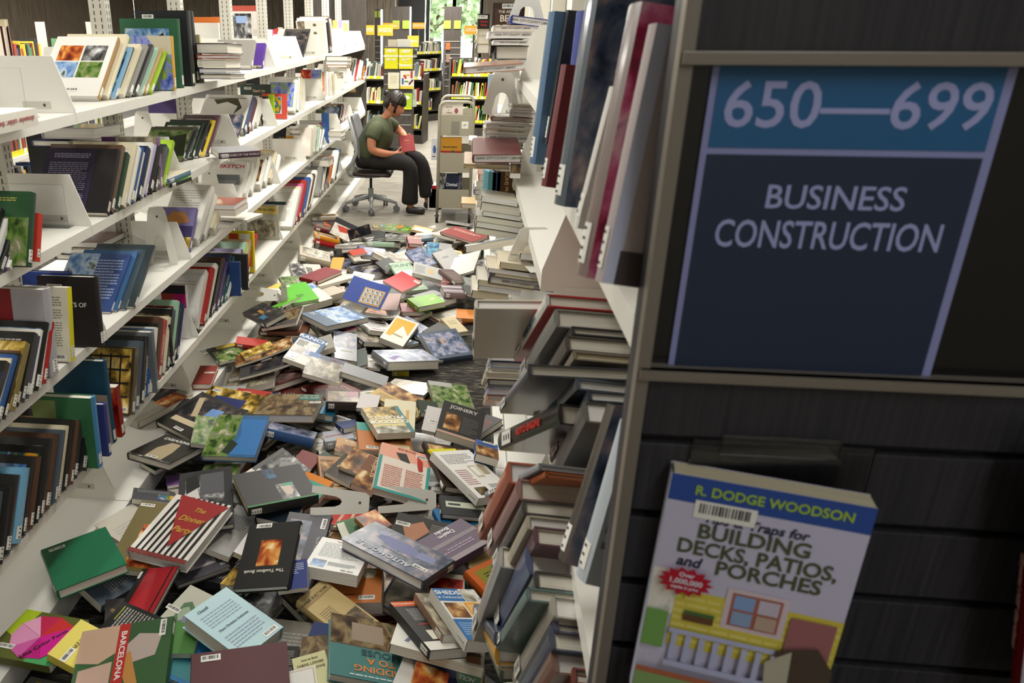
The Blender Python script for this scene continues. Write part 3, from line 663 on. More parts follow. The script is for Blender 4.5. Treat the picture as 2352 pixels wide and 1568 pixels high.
F('7', (130, 1180), (330, 1120), (150, 1300), '3a3c38', .012, 'garden magazine with a yellow masthead beside the white base shelf', hard=False, els=[('p', .05, .3, .95, 1, 'garden'), ('r', .3, .02, .95, .2, 'c0a830')])
F('7', (180, 1250), (560, 1290), (280, 1400), '7a7468', .022, 'grey taupe magazine at the bottom of the slipped stack', hard=False, els=[('p', .1, .1, .9, .9, 'stone')], bar=(.4, .75))
F('7', (300, 1240), (640, 1230), (230, 1330), '5e5a52', .02, 'umber softback second in the slipped stack of magazines', hard=False, els=[('p', .1, .1, .9, .9, 'brown')])
F('7', (330, 1215), (720, 1250), (390, 1320), '3c3c3c', .014, 'charcoal magazine with white flecks, third in the slipped stack', hard=False, bend=.02, els=[('p', .2, .1, .9, .9, 'night'), ('r', .4, .3, .6, .4, 'c8c8c0')])
F('7', (290, 1165), (740, 1175), (330, 1235), 'c09a70', .012, 'tan bent magazine on the slipped stack', hard=False, bend=.025, els=[('p', 0, 0, 1, 1, 'wood')])
F('7', (310, 1170), (560, 1160), (400, 1210), 'b4905c', .012, 'thin ochre pamphlet on the tan bent magazine', hard=False, els=[('p', 0, 0, 1, 1, 'gold')])
F('7', (310, 1105), (545, 1110), (310, 1135), 'b83428', .02, 'narrow red book topping the slipped stack of magazines', sp='b', hard=False)
F('7', (880, 1180), (1000, 1130), (820, 1240), 'c8c8d8', .034, 'white book under the blue ranch home book', hard=False)
F('7', (820, 1078), (1020, 1092), (652, 1245), 'e4e2da', .024, 'white book with blue spine lettered RANCH HOME', sp='r', hard=False, els=[('r', 0, 0, 1, .2, '28588c'), T_('RANCH', .5, .1, .15, 'f0f0f0'), ('r', .86, .2, 1, 1, '28588c'), ('p', .5, .25, .84, .45, 'house'), ('p', .5, .5, .84, .7, 'city'), ('p', .04, .5, .46, .7, 'brown'), ('p', .04, .74, .4, .95, 'house'), ('x', .06, .24, .45, .46, '6a6a6a', 6)], bar=(.22, .7))
F('7', (390, 860), (540, 820), (525, 980), '33353a', .03, 'dark photo hardback with a glowing lamp beside the standing bookend', gloss=True, els=[('p', .02, .02, .98, .98, 'night'), ('g', [(.4, .3), (.55, .3), (.55, .5), (.4, .5)], 'a87830'), ('r', .15, .6, .4, .8, '3a6a8c')])
F('7', (760, 880), (950, 830), (740, 930), 'bcbc78', .04, 'olive yellow hardback lettered ADAPTABLE along its spine', sp='b', els=[('p', .1, .1, .9, .9, 'gold')])
F('7', (610, 630), (760, 620), (720, 700), '46483a', .02, 'dark olive booklet with grey leaves by the white base shelf', hard=False, els=[('p', 0, 0, 1, 1, 'garden')])
F('7', (585, 660), (690, 690), (600, 750), 'd8b438', .036, 'small yellow book with a drawn plant by the white base shelf', sp='b', els=[('g', [(.4, .4), (.7, .3), (.6, .7)], '907820')])
F('7', (600, 770), (810, 700), (650, 860), 'e8e4d8', .02, 'white book under the vivid green book', hard=False)
F('7', (1080, 720), (1200, 670), (960, 825), 'e09030', .03, 'orange paperback under the cream story book', hard=False, els=[('g', [(.6, .4), (.8, .3), (.8, .5)], 'b0c030')], bend=.02)
F('7', (980, 680), (1160, 672), (950, 790), 'e0d6c4', .03, 'cream paperback with a red figure 9 about stories', hard=False, els=[T_('9', .25, .22, .3, '7a2a28'), T_('WAYS', .7, .2, .14, '8a4038'), T_('A STORY', .65, .42, .13, '5a4a40'), ('x', .15, .55, .9, .75, '6a6058', 3), T_('MAGAZINE', .5, .88, .12, '5a4a40')])
F('7', (880, 780), (1040, 680), (930, 820), 'b8ac98', .04, 'thick beige paperback between the white book block and the cream story book', hard=False)
F('7', (740, 770), (940, 690), (730, 870), 'e4e0d0', .045, 'thick white page block with a painted cover edge beside the vivid green book', hard=False, els=[('p', .7, 0, 1, .3, 'sky')])
F('7', (690, 735), (870, 695), (720, 830), '58b820', .022, 'vivid green thin book leaning behind the standing bookend', els=[('r', .15, .03, .35, .12, 'e0e8d8'), ('x', .3, .6, .6, .75, '205010', 2)])
F('7', (640, 830), (720, 760), (660, 860), '60b428', .012, 'vivid green booklet corner under the fallen white bookend', hard=False)
F('7', (800, 650), (1090, 585), (950, 690), 'd8d4c4', .02, 'white page block under the crimson cloth hardback', hard=False)
F('7', (815, 628), (985, 542), (945, 660), '7c1c26', .026, 'plain crimson cloth hardback on top of the sketch book')
F('7', (1440, 770), (1590, 780), (1400, 840), 'c0a4a0', .012, 'pinkish leaflet under the red open book', hard=False)
def P3(label, a, b, c, ya, yb, yc, t, color, sp='l', **kw):
    '''a book propped up in the heap: three photo corners of its cover, each with its distance down the aisle'''
    A, B, C_ = (Vector(aty(*px('7', q), y)) for q, y in ((a, ya), (b, yb), (c, yc)))
    x = B - A; w = x.length; x.normalize(); y = A - C_; y -= x * y.dot(x); h = y.length; y.normalize(); z = x.cross(y)
    return book(label, frame(C_ - x * (C_ - A).dot(x) - z * t, x, y, z), w, h, t, color, sp, group='fallen books on the floor', **kw)
P3('open red paperback propped with its covers spread over the heap', (1590, 578), (1742, 662), (1475, 690), 4.75, 4.62, 4.62, .02, 'c01c24', sp='t', hard=False, bend=.02, els=[('x', .2, .3, .8, .6, 'd84848', 5)], bar=(.88, .12))
P3('blue paperback with a grid of drawn portraits standing on edge in the heap', (1220, 612), (1508, 718), (1140, 790), 4.55, 4.5, 4.42, .016, '2c48a0', hard=False, bend=.03, sp='l', els=[('r', .4, .28, .94, .94, 'd0a050')] + [('r', .43 + .125 * i, .32 + .2 * j, .53 + .125 * i, .49 + .2 * j, 'c8ccd0') for i in range(4) for j in range(3)] + [('g', [(.46 + .125 * i, .36 + .2 * j), (.51 + .125 * i, .35 + .2 * j), (.5 + .125 * i, .46 + .2 * j)], '6a6a70') for i in range(4) for j in range(3)])
P3('spiral magazine with a red fish picture standing up at the heap end', (1085, 160), (1255, 240), (1130, 330), 6.25, 6.2, 6.15, .012, '2c2c30', hard=False, els=[('p', .05, .3, .95, 1, 'pale'), ('g', [(.2, .4), (.7, .35), (.8, .6), (.4, .7)], 'c84830')])
P3('black book standing on edge behind the mint green hardback', (1170, 268), (1338, 218), (1172, 345), 6.0, 6.05, 6.0, .02, '222322', els=[('p', 0, 0, 1, 1, 'night')])
# ---- carpet edge and centre pile
F('f', (1510, 190), (1770, 290), (1520, 300), 'a8a6a0', .02, 'clear plastic jacketed grey book at the edge of the bare carpet', gloss=True, els=[('p', 0, 0, 1, 1, 'pale')])
F('f', (880, 60), (1175, 60), (800, 200), '60687a', .022, 'grey blue softback lettered Hand', hard=False, els=[('p', 0, .2, 1, 1, 'stone'), T_('Hand', .7, .1, .12, '8a4a58'), ('r', 0, 0, .3, .2, '6a80b0')])
F('f', (680, 140), (1100, 160), (590, 235), '6a6048', .03, 'ochre brown hardback with a big maroon panel', els=[('p', 0, 0, 1, 1, 'brown'), ('r', .3, 0, .65, 1, '8a3038')], sp='r', gloss=True)
F('f', (1330, 290), (1480, 320), (1250, 400), '8a6a30', .03, 'ochre hardback under the affordable homes book')
F('f', (410, 220), (600, 250), (430, 330), '6a6a78', .02, 'lavender grey softback under the ochre brown hardback', hard=False, els=[('p', 0, 0, 1, .6, 'dusk')])
F('f', (20, 130), (140, 135), (0, 270), '8a3428', .03, 'brick red hardback resting on the white base shelf', bar=(.7, .4))
F('f', (150, 200), (420, 200), (20, 340), '98a0a0', .03, 'silver grey hardback with embossed lines', els=[('x', .3, .1, .9, .5, 'b4bcbc', 6)])
F('f', (330, 285), (530, 370), (320, 330), 'a83028', .024, 'small red book with a portrait beside the gold ribbon book', els=[('r', .2, .2, .45, .8, 'c8b8a0')], hard=False)
F('f', (165, 245), (490, 400), (95, 330), 'd8c090', .03, 'beige book with gold ribbon bows and a navy panel', els=[('p', 0, 0, 1, 1, 'gold'), ('r', .2, .45, .75, .95, '2c3468')], bar=(.15, .2))
F('f', (960, 262), (1078, 262), (905, 365), '2478a0', .034, 'turquoise hardback beside the blue patterned hardback', sp='r')
F('f', (590, 232), (1000, 242), (505, 345), '4a5068', .028, 'blue grey patterned hardback with red marks', els=[('p', 0, 0, 1, 1, 'dusk'), ('g', [(.1, .6), (.4, .3), (.5, .7), (.2, .9)], '8890a4'), ('g', [(.5, .3), (.75, .1), (.8, .5)], '8890a4'), ('g', [(.75, .55), (1, .45), (1, .75), (.8, .8)], 'b84a38')])
F('f', (1150, 170), (1505, 165), (1090, 235), '9a9ca0', .028, 'shiny silver book behind the affordable homes book', gloss=True)
F('f', (1098, 235), (1490, 222), (1072, 300), 'e6e2da', .036, 'red spined book lettered AFFORDABLE HOME PLANS', sp='b', els=[('r', .75, 0, 1, 1, 'c02428'), ('p', .1, .25, .4, .65, 'house'), ('p', .45, .25, .72, .65, 'garden'), ('x', .1, .7, .72, .95, '606060', 3)])
F('f', (1480, 268), (1790, 400), (1385, 385), 'b49a68', .024, 'tan hardback showing wooden joinery drawings', els=[('p', 0, 0, 1, .55, 'wood'), ('r', 0, .55, 1, 1, 'c8a860'), ('x', .1, .65, .5, .9, '8a7040', 6)], bar=(.7, .9))
F('f', (1000, 340), (1260, 335), (1000, 430), '40342c', .04, 'black spined hardback with a brown interior photo', sp='b', els=[('p', .05, .05, .95, .95, 'brown'), ('r', .6, .05, .95, .5, 'b08890')])
F('f', (1280, 385), (1390, 400), (1270, 430), 'd8d0d0', .02, 'little white and red book beside the black spined hardback', hard=False)
F('f', (1395, 395), (1625, 430), (1500, 550), 'e4dcbc', .02, 'cream tool book with drawn handles', hard=False, els=[('r', .3, .2, .45, .4, 'b08040'), ('r', .7, .3, .8, .9, 'd0a860'), ('r', .2, .6, .4, .75, '405a70')], bar=(.75, .85))
F('f', (1700, 480), (1850, 460), (1720, 560), '2c3a2a', .02, 'dark green booklet lettered GREEN beneath the JOINERY book', hard=False, els=[T_('GREENH', .5, .8, .14, 'e0e0d0')])
F('f', (1800, 480), (1880, 490), (1790, 610), 'd0ccc8', .02, 'white leaflet with a barcode beside the JOINERY book', hard=False, bar=(.5, .6))
F('f', (1730, 275), (2040, 287), (1890, 478), '70785c', .028, 'hardback of green bushes with a red spine', gloss=True, els=[('p', .02, .02, .98, .7, 'garden'), ('r', .3, .82, 1, .97, 'b83428'), ('r', 0, 0, .6, .15, 'a8a8a4')], sp='l')
F('f', (2120, 620), (2260, 500), (2160, 700), '241c1c', .03, 'black book with red writing against the sign-side base', els=[('x', .2, .2, .8, .8, '8a2420', 5)])
F('f', (1895, 455), (2225, 478), (1832, 640), '2a2828', .034, 'black paperback lettered JOINERY with a workshop photo', hard=False, els=[T_('JOINERY', .5, .14, .14, 'c8c4bc'), ('p', .12, .35, .48, .85, 'wood'), ('x', .52, .35, .9, .85, '5a5856', 8), ('r', 0, .93, 1, 1, 'b89a84')])
F('f', (1640, 610), (2000, 680), (1680, 830), 'd8d6ce', .014, 'open white leaflet with small tool photos', hard=False, els=[('x', .08, .15, .6, .5, '9a9a98', 7), ('p', .05, .05, .3, .2, 'wood'), ('p', .7, .3, .9, .5, 'wood'), ('p', .4, .65, .7, .85, 'night')], tagl=False)
F('f', (570, 640), (960, 600), (480, 690), '3c5c90', .04, 'blue hardback lettered SKYSCRAPERS along its spine', sp='b', els=[('p', 0, 0, 1, .9, 'city')])
F('f', (980, 480), (1200, 455), (990, 580), 'a8aab4', .04, 'pale hardback with red writing on the history of architecture', sp='b', els=[T_('ARCHITECTURE', .5, .5, .14, 'a83838', 8)])
F('f', (560, 362), (1012, 395), (430, 505), '7a6648', .04, 'brown medieval painting hardback with a teal corner panel', sp='l', pg=PAGES2, els=[('p', 0, 0, 1, 1, 'brown'), ('r', .62, .02, .98, .3, '2c6a68'), T_('ART OF THE', .8, .1, .07, 'd8d0a8'), T_('FATAL COURT', .8, .2, .07, 'd8d0a8')], bar=(.93, .4))
F('f', (1100, 560), (1230, 520), (1130, 640), '2a3a68', .02, 'navy softback under the outdoor projects books', hard=False)
F('f', (1000, 590), (1165, 715), (795, 690), '24402c', .022, 'forest green softback with room photos', hard=False, els=[('p', .3, .4, .8, .9, 'brown')], bend=.02)
F('f', (1065, 640), (1560, 720), (1110, 740), 'c49a6c', .02, 'tan woodworking book with a bent cover', hard=False, bend=.02, els=[('p', 0, .4, 1, 1, 'wood'), T_('TOOLS', .25, .2, .2, 'f0e8d8')])
F('f', (1175, 575), (1580, 600), (1300, 720), 'c07840', .026, 'rust orange book of room projects', hard=False, els=[('r', 0, 0, .35, .3, '4a9a90'), ('p', .3, .25, .9, .7, 'wood'), ('r', .6, .75, .95, .95, 'e8d8b0')], bar=(.25, .9))
F('f', (1665, 598), (1385, 668), (1560, 432), 'd8c890', .03, 'upside down book lettered OUTDOOR PROJECTS', hard=False, els=[('p', 0, .0, 1, .25, 'house'), ('p', 0, .55, 1, 1, 'gold'), ('r', .0, .0, .12, 1, '3a7a7a'), T_('24 Great', .55, .28, .11, 'f4e8a0'), T_('OUTDOOR', .52, .42, .17, 'f8f4e8'), T_('PROJECTS', .5, .58, .17, 'f8f4e8')])
F('f', (820, 740), (880, 770), (810, 840), '7a2a28', .02, 'maroon book edge beside the carved furniture book')
F('f', (865, 788), (1100, 792), (1015, 985), 'b08458', .026, 'tan leather look book with furniture photo and curled plastic', gloss=True, els=[('p', .05, .1, .95, .9, 'wood'), ('x', .3, .7, .9, .95, 'e8d8b0', 3)])
F('f', (1120, 755), (1330, 870), (1070, 900), '3a3028', .02, 'open black and cream furniture booklet', hard=False, els=[('p', .1, .1, .95, .6, 'gold')], bend=.02)
F('f', (1180, 745), (1420, 850), (1190, 880), 'b89058', .016, 'golden brown booklet below the tan woodworking book', hard=False, els=[('p', 0, 0, 1, 1, 'wood')], bend=.015)
F('f', (1280, 810), (1420, 860), (1255, 1000), '7a4e30', .026, 'chestnut brown project book beside the coral and teal book', hard=False, els=[('p', .0, .5, 1, 1, 'wood'), T_('PROJECTS', .5, .3, .14, 'e8c8a0', -80)])
F('f', (1590, 770), (1680, 800), (1560, 830), '3a2420', .02, 'dark brown folded booklet above the coral and teal book', hard=False, els=[('x', .1, .2, .9, .8, 'c8a888', 3)])
# ---- front left by the base shelf
F('5', (1470, 705), (1715, 800), (1000, 960), '9a948a', .034, 'taupe reference book with two art pictures half on the base shelf', sp='b', els=[('p', .0, .02, .55, .45, 'night'), ('p', .55, .1, 1, .5, 'warm'), ('x', .05, .5, .8, .95, 'c8c4bc', 14)])
F('5', (1650, 800), (2150, 945), (1500, 1010), '1c1a18', .012, 'black flap sheet under the stone arch book', hard=False)
F('5', (1830, 800), (2140, 950), (1445, 1015), '26241f', .028, 'black hardback with a photo of a stone arch over blue sky', els=[('p', .05, .08, .95, .75, 'night'), ('g', [(.1, .15), (.2, .1), (.5, .55), (.4, .6)], 'b8a888'), ('g', [(.55, .25), (.8, .2), (.85, .6), (.6, .65)], '6a90c8'), ('g', [(.15, .7), (.85, .66), (.85, .78), (.15, .82)], 'c8b898')], sp='l', bar=(.5, .93))
F('5', (1460, 1290), (1720, 1250), (1480, 1470), '9a6ab8', .012, 'violet paper sheet under the DISARMED book', hard=False, tagl=False)
F('5', (1420, 1370), (1560, 1400), (1270, 1420), '2c6a34', .02, 'green booklet with a small square pattern on the base shelf', hard=False, els=[('r', .4, .3, .75, .7, '8a90a8'), ('r', .45, .36, .7, .64, 'd8d8e0')])
F('5', (1450, 1058), (1705, 1212), (1282, 1292), '262420', .03, 'black hardback lettered DISARMED with a headless statue', els=[T_('DISARMED', .5, .14, .13, 'd8d4cc', 0, 1.2), ('g', [(.4, .25), (.62, .25), (.72, .6), (.75, .95), (.35, .95), (.3, .55)], 'a89878'), ('p', .0, .96, 1, 1, 'bw')], bar=(.5, .9))
F('f', (0, 560), (380, 530), (-60, 740), '3a4a2c', .02, 'garden photo softback under the blue lake hardback', hard=False, els=[('p', 0, 0, 1, 1, 'garden')])
F('f', (60, 760), (330, 800), (0, 900), '4c5a34', .02, 'green lawn magazine beside the chalkboard photo book', hard=False, els=[('p', 0, 0, 1, 1, 'garden')])
F('f', (200, 520), (595, 545), (30, 730), '3a6a9c', .03, 'blue hardback with a lake and trees photo', sp='l', gloss=True, els=[('p', 0, 0, .5, 1, 'garden'), ('g', [(.5, .1), (1, .1), (1, .95), (.45, .95), (.6, .5)], '3a78b8'), ('g', [(.45, .6), (.6, .7), (.5, .95), (.35, .9)], '20301c')])
F('f', (100, 800), (420, 900), (60, 900), 'c8c8c0', .02, 'white and grey booklet edge beneath the white house photo book', hard=False)
F('f', (650, 650), (850, 770), (280, 860), '6a6a6a', .036, 'black and white photo hardback of a house on a slope', els=[('p', .12, 0, 1, 1, 'bw'), ('r', 0, .6, .14, 1, 'e8e4da'), ('g', [(.55, .35), (.8, .25), (.9, .55), (.65, .75)], 'e8e8e8'), ('g', [(.3, .2), (.6, .05), (.7, .2), (.4, .3)], '9a9a9a')])
F('f', (830, 920), (1010, 1010), (800, 950), 'e08830', .02, 'orange and teal book showing behind the portrait book', hard=False, els=[('r', 0, .3, 1, 1, '58a898')])
F('f', (1400, 1065), (1330, 1190), (1030, 1000), 'c02a20', .024, 'red book lettered The Elements of turned sideways', hard=False, els=[T_('The', .5, .2, .13, 'f0e0c8'), T_('Elements', .5, .42, .13, 'f0e0c8'), T_('of Architecture', .5, .64, .12, 'f0e0c8')])
F('f', (1370, 765), (1755, 815), (1405, 1065), 'e4d8cc', .03, 'coral topped book with a teal border and red print', pg=PAGES2, els=[('r', 0, 0, 1, .28, 'e8a890'), ('r', 0, .28, .06, 1, '3a9a94'), ('r', .94, .28, 1, 1, '3a9a94'), ('r', .06, .95, .94, 1, '3a9a94'), ('x', .12, .45, .48, .92, 'c87060', 12), ('x', .54, .45, .88, .92, 'c87060', 12), ('g', [(.72, .1), (.84, .2), (.86, .4), (.78, .42), (.74, .3)], 'b02820'), ('g', [(.3, .15), (.5, .12), (.6, .3), (.4, .28)], '303030'), T_('AND BRONZE', .5, .05, .04, '8a4030')], bar=(.82, .1))
F('f', (1735, 768), (2120, 730), (1910, 1105), '33261e', .026, 'dark brown hardback lettered EDDY beneath the white cabinet book', els=[('p', .05, .05, .95, .3, 'wood'), T_('EDDY', .5, .14, .1, 'd8c8a8', 180), ('r', .2, .85, .9, .9, '8a8a30')])
F('f', (1820, 1145), (2130, 1118), (1890, 1215), '1c6aa0', .026, 'bright blue paperback with a yellow panel by the white standing bookend', hard=False, els=[('r', .2, .1, .95, .6, 'd8d020'), ('r', .3, .65, .9, .9, '202428')])
F('f', (1870, 1170), (2250, 1180), (1890, 1240), '2c2e30', .024, 'slim black book with a pale edge on the bright blue paperback', pg=PAGES2, els=[('r', .1, .3, .9, .6, 'c8ccb8'), ('r', .15, .4, .4, .5, '404040')])
F('f', (1830, 850), (2030, 770), (1860, 880), 'd8d020', .01, 'yellow leaflet between the brown and the white cabinet books', hard=False, tagl=False)
F('f', (1818, 872), (2088, 755), (2150, 1172), 'eceae6', .034, 'white paperback with line drawings of cabinets', hard=False, pg=PAGES2, els=[('x', .1, .08, .85, .3, '7a7a7a', 7), ('x', .08, .42, .4, .75, 'b08080', 8), ('r', .5, .35, .7, .6, 'c8b898'), ('r', .53, .38, .67, .57, 'f0ece4'), ('r', .75, .35, .9, .55, 'b8a888'), ('p', .12, .8, .42, .95, 'brown'), ('x', .55, .75, .9, .9, 'a0a0a0', 4)])
F('f', (2190, 690), (2310, 700), (2175, 860), '3a60a0', .03, 'blue and brown book with a wooden door photo at the sign-side base', hard=False, els=[('p', 0, .35, 1, 1, 'wood'), ('x', .1, .15, .9, .3, '20304c', 2)], bar=(.6, .05))
F('f', (880, 1250), (1010, 1290), (860, 1340), '4a5a60', .02, 'slate book under the fallen bookend in the middle')
# ---- nearest rows
F('6', (1230, 620), (1545, 480), (1170, 895), '56545a', .02, 'large grey art book under the red triangle book', els=[('r', .3, .3, .8, .8, 'c8c0bc'), ('r', .4, .38, .75, .75, '9a94a0'), ('x', .85, .7, .95, .95, 'c0c0c0', 2)])
F('6', (930, 230), (1220, 200), (910, 330), '34343a', .02, 'black booklet with stamp-like colour photos', hard=False, els=[('p', .6, .4, 1, .8, 'multi'), ('x', .1, .1, .9, .35, '8a8a8a', 5)])
F('6', (945, 295), (1200, 325), (790, 770), '6e6234', .02, 'olive brown book with a desert town photo and white barcode tag', hard=False, els=[('p', .35, .35, 1, .95, 'warm')], bar=(.2, .06))
F('6', (1560, 280), (1700, 330), (1540, 640), '8a8884', .02, 'grey and white softback under the chalkboard photo book', hard=False, els=[('x', .2, .2, .9, .5, '505050', 8)])
F('6', (1250, 65), (1605, 35), (1230, 560), '28282a', .022, 'black book with a chalkboard drawing photo', els=[('p', .12, .1, .85, .6, 'bw'), ('r', .4, .08, .85, .45, '55555a'), ('g', [(.12, .1), (.35, .08), (.4, .3), (.15, .4)], '181818'), ('g', [(.15, .4), (.35, .32), (.4, .5), (.2, .55)], 'c8c4c0'), ('x', .7, .8, .95, .84, 'c0c0c0', 1)])
F('g', (30, 330), (240, 400), (-20, 480), 'd8d4d4', .02, 'white and grey sheet book beneath the small navy hardback', hard=False, els=[('x', .2, .4, .9, .8, 'a0a0a8', 5)])
F('g', (220, 180), (520, 200), (100, 270), '24303c', .034, 'small navy hardback below the portrait book', pg=PAGES2, gloss=True)
F('g', (750, 345), (980, 310), (790, 420), '4a7a48', .02, 'striped green book lettered Fundamentals', hard=False, els=[('x', .3, .1, 1, .9, '2c5a30', 7), ('r', 0, .1, .25, .9, 'd8d8c8')])
F('g', (960, 330), (1060, 260), (990, 380), 'c89050', .02, 'orange patterned book beside the white bookend with slots', hard=False, els=[('p', 0, 0, 1, 1, 'warm')])
F('g', (1240, 225), (1705, 270), (1080, 440), '33302c', .026, 'black hardback showing a man with glasses and bent arms', els=[('g', [(.15, .3), (.45, .1), (.6, .3), (.4, .6), (.25, .55)], 'b88060'), ('g', [(.2, .6), (.7, .55), (.8, .8), (.3, .9)], '7a2a24'), ('g', [(.68, .72), (.82, .66), (.88, .85), (.74, .92)], 'a87858'), ('x', .6, .12, .95, .5, '908c88', 10)], bar=(.14, .25), sp='r')
F('g', (1700, 290), (1925, 420), (1690, 330), 'b83024', .02, 'red book under the purple design book', hard=False, bar=(.9, .5))
F('g', (1760, 560), (1990, 560), (1740, 690), 'c8b080', .02, 'beige ribbed book beside the gold label orange book', hard=False, els=[('x', .1, .1, .8, .9, '9a8050', 9)])
F('g', (1490, 640), (1760, 690), (1480, 760), '285a48', .02, 'teal green booklet under the purple design book', hard=False, els=[('x', .1, .2, .9, .8, '70a090', 4)])
F('g', (1440, 740), (1720, 780), (1450, 840), 'b0a898', .02, 'stone grey booklet with red pictures above the sheds book', hard=False, els=[('p', .05, .2, .95, .8, 'red')])
F('g', (1932, 478), (1552, 715), (1705, 288), '4c3450', .03, 'purple hardback lettered Design Books', sp='t', els=[('r', 0, 0, 1, .14, '8a7a80'), ('r', .0, .5, 1, .62, '7a6a74'), T_('Design', .42, .78, .15, 'e8e4e4'), T_('Books', .42, .92, .14, 'e8e4e4'), ('x', .2, .25, .8, .4, 'a890a8', 2)])
F('g', (745, 305), (505, 755), (420, 300), '5a5a60', .034, 'grey hardback lettered The Art of the Sports Car', els=[T_('The Art of the Sports Car', .5, .16, .09, 'b8b8bc', 0, .85), ('p', .1, .4, .9, .9, 'dusk')], pg=PAGES2, bar=(.12, .12))
F('g', (690, 690), (1128, 700), (640, 915), 'c8783c', .05, 'thick orange paperback with a round drawing', hard=False, pg=PAGES2, els=[('g', [(.62, .0), (.8, -.02), (.9, .12), (.85, .28), (.72, .3), (.64, .18)], 'd8d0b8'), ('x', .35, .72, .6, .8, '503820', 1)], bar=(.75, .85))
F('g', (435, 930), (640, 790), (885, 1205), 'c8b078', .032, 'sand coloured hardback of an owner guide with a workbench photo', pg=PAGES2, els=[T_('THE OWNER BUILT HOME', .3, .12, .06, '5a4a28', 0, .8), ('x', .1, .35, .5, .7, '8a7448', 10), ('p', .55, .6, .95, .92, 'brown'), ('r', 0, .15, 1, .18, 'a88a58')])
F('g', (628, 415), (1010, 480), (502, 712), 'efeeea', .038, 'white paperback back cover with long text and a small beach photo', hard=False, pg=PAGES2, els=[T_('Take a Walk on', .5, .08, .045, 'b04040'), ('x', .12, .14, .9, .62, '9aa0a4', 18), ('p', .08, .72, .34, .94, 'sky'), ('x', .38, .74, .9, .86, '9aa0a4', 6)], bar=(.78, .95))
F('f', (274, 1000), (790, 882), (395, 1235), '2a2826', .036, 'black hardback with a small portrait of a bald man and a green spine', sp='b', pg=PAGES3, els=[('p', .42, .02, .58, .3, 'sea'), ('p', .5, .5, .75, .95, 'bw'), ('g', [(.56, .58), (.68, .55), (.72, .72), (.66, .86), (.58, .8)], 'c8b8a8'), ('r', .6, .5, .75, .58, '58a088'), ('r', 0, .96, 1, 1, '2c7a40')])
F('6', (1600, 640), (1760, 700), (1560, 740), '8a6a40', .02, 'brown mosaic pattern book under the black toolbox book', hard=False, els=[('p', 0, 0, 1, 1, 'gold')])
F('6', (1990, 840), (2120, 830), (1970, 990), '2c3c80', .02, 'navy softback with white print behind the black toolbox book', hard=False, els=[('x', .1, .1, .9, .5, 'c0c8e0', 6)])
F('6', (1972, 868), (1575, 848), (2118, 517), '1c1c1a', .022, 'black book lettered The Toolbox Book lying upside down', els=[('p', .27, .32, .68, .72, 'warm'), T_('The Toolbox Book', .5, .24, .065, 'd8d4c8')], bar=(.7, .96), pg=PAGES2)
F('g', (1392, 842), (802, 492), (1615, 600), '3c3e50', .034, 'slate violet hardback of classic cars lettered AUTOMOBILE', gloss=True, pg=PAGES2, els=[('p', 0, 0, 1, 1, 'dusk'), ('g', [(.3, .5), (.55, .45), (.8, .6), (.75, .75), (.45, .8), (.28, .68)], '6a709c'), ('g', [(.1, .55), (.3, .5), (.3, .75), (.12, .75)], '7a80a8'), ('g', [(.72, .72), (.8, .68), (.84, .8), (.76, .86)], '9aa0c0'), T_('AUTOMOBILE', .55, .2, .17, 'c8ccd8', 0, 1.1), T_('The 100 Greatest Cars', .5, .4, .06, 'b0b4c8')], bar=(.15, .3))
F('g', (1715, 740), (2110, 530), (2010, 970), 'cc6428', .03, 'orange hardback with a gold label panel beside the sheds book', sp='l', pg=PAGES2, els=[('r', .1, .1, .95, .95, '8a8428'), ('x', .2, .2, .8, .45, '3a3810', 4)])
F('6', (985, 960), (930, 1200), (760, 1020), '2c2828', .02, 'black softback with gold words on dance', hard=False, els=[T_('the Dance', .5, .6, .2, 'a08848', 30)])
F('6', (1330, 890), (1480, 980), (1110, 1110), 'c4c4b4', .024, 'pale green grey book with a round lace pattern', els=[('g', [(.3, .4), (.5, .3), (.75, .4), (.85, .7), (.6, .9), (.35, .75)], '5a7a5a'), ('g', [(.4, .5), (.55, .42), (.7, .5), (.72, .68), (.58, .78), (.42, .68)], 'a0b098')], bar=(.15, .6))
F('6', (1270, 1130), (1420, 1150), (1260, 1250), '7a7aa0', .02, 'grey lilac leaflet with two letters beneath the pale blue book', hard=False, els=[T_('F&', .5, .4, .3, '303040', 40)])
F('6', (1240, 1220), (1470, 1130), (1290, 1330), '3c5c48', .02, 'green photo softback of a woman in white beside the pale blue book', hard=False, els=[('p', 0, 0, 1, 1, 'garden'), ('g', [(.4, .3), (.6, .2), (.7, .7), (.45, .8)], 'c8c8b8')])
F('6', (1350, 1270), (1440, 1290), (1180, 1500), '2c80b8', .024, 'bright blue hardback beside the poster book', sp='r', els=[('r', .0, .5, 1, .9, '3a9098')])
F('6', (1210, 1180), (1310, 1190), (1200, 1310), '4a8038', .02, 'leaf green booklet edge behind the bright blue hardback', hard=False)
F('g', (305, 868), (678, 1092), (80, 1180), '5a5e40', .034, 'olive hardback with a yellow panel about a house', sp='b', els=[('r', .1, .06, .92, .95, 'e0c880'), ('x', .3, .3, .9, .8, '7a6a40', 12), ('p', .05, .05, .22, .22, 'sky'), T_('HOUSE', .6, .94, .09, '3a3a28')])
F('g', (270, 970), (412, 982), (180, 1235), '26241f', .018, 'narrow black back cover with white print over the olive house book', hard=False, els=[('x', .12, .1, .9, .92, '9a968c', 22)])
F('g', (40, 1210), (190, 1140), (0, 1330), '7a8a98', .014, 'blue grey leaflet beneath the pale blue book and the maroon book', hard=False, els=[('x', .2, .3, .9, .6, 'a8b8c8', 4)])
F('g', (600, 1130), (750, 1170), (560, 1220), '283868', .02, 'dark blue softback under the sand coloured hardback', hard=False)
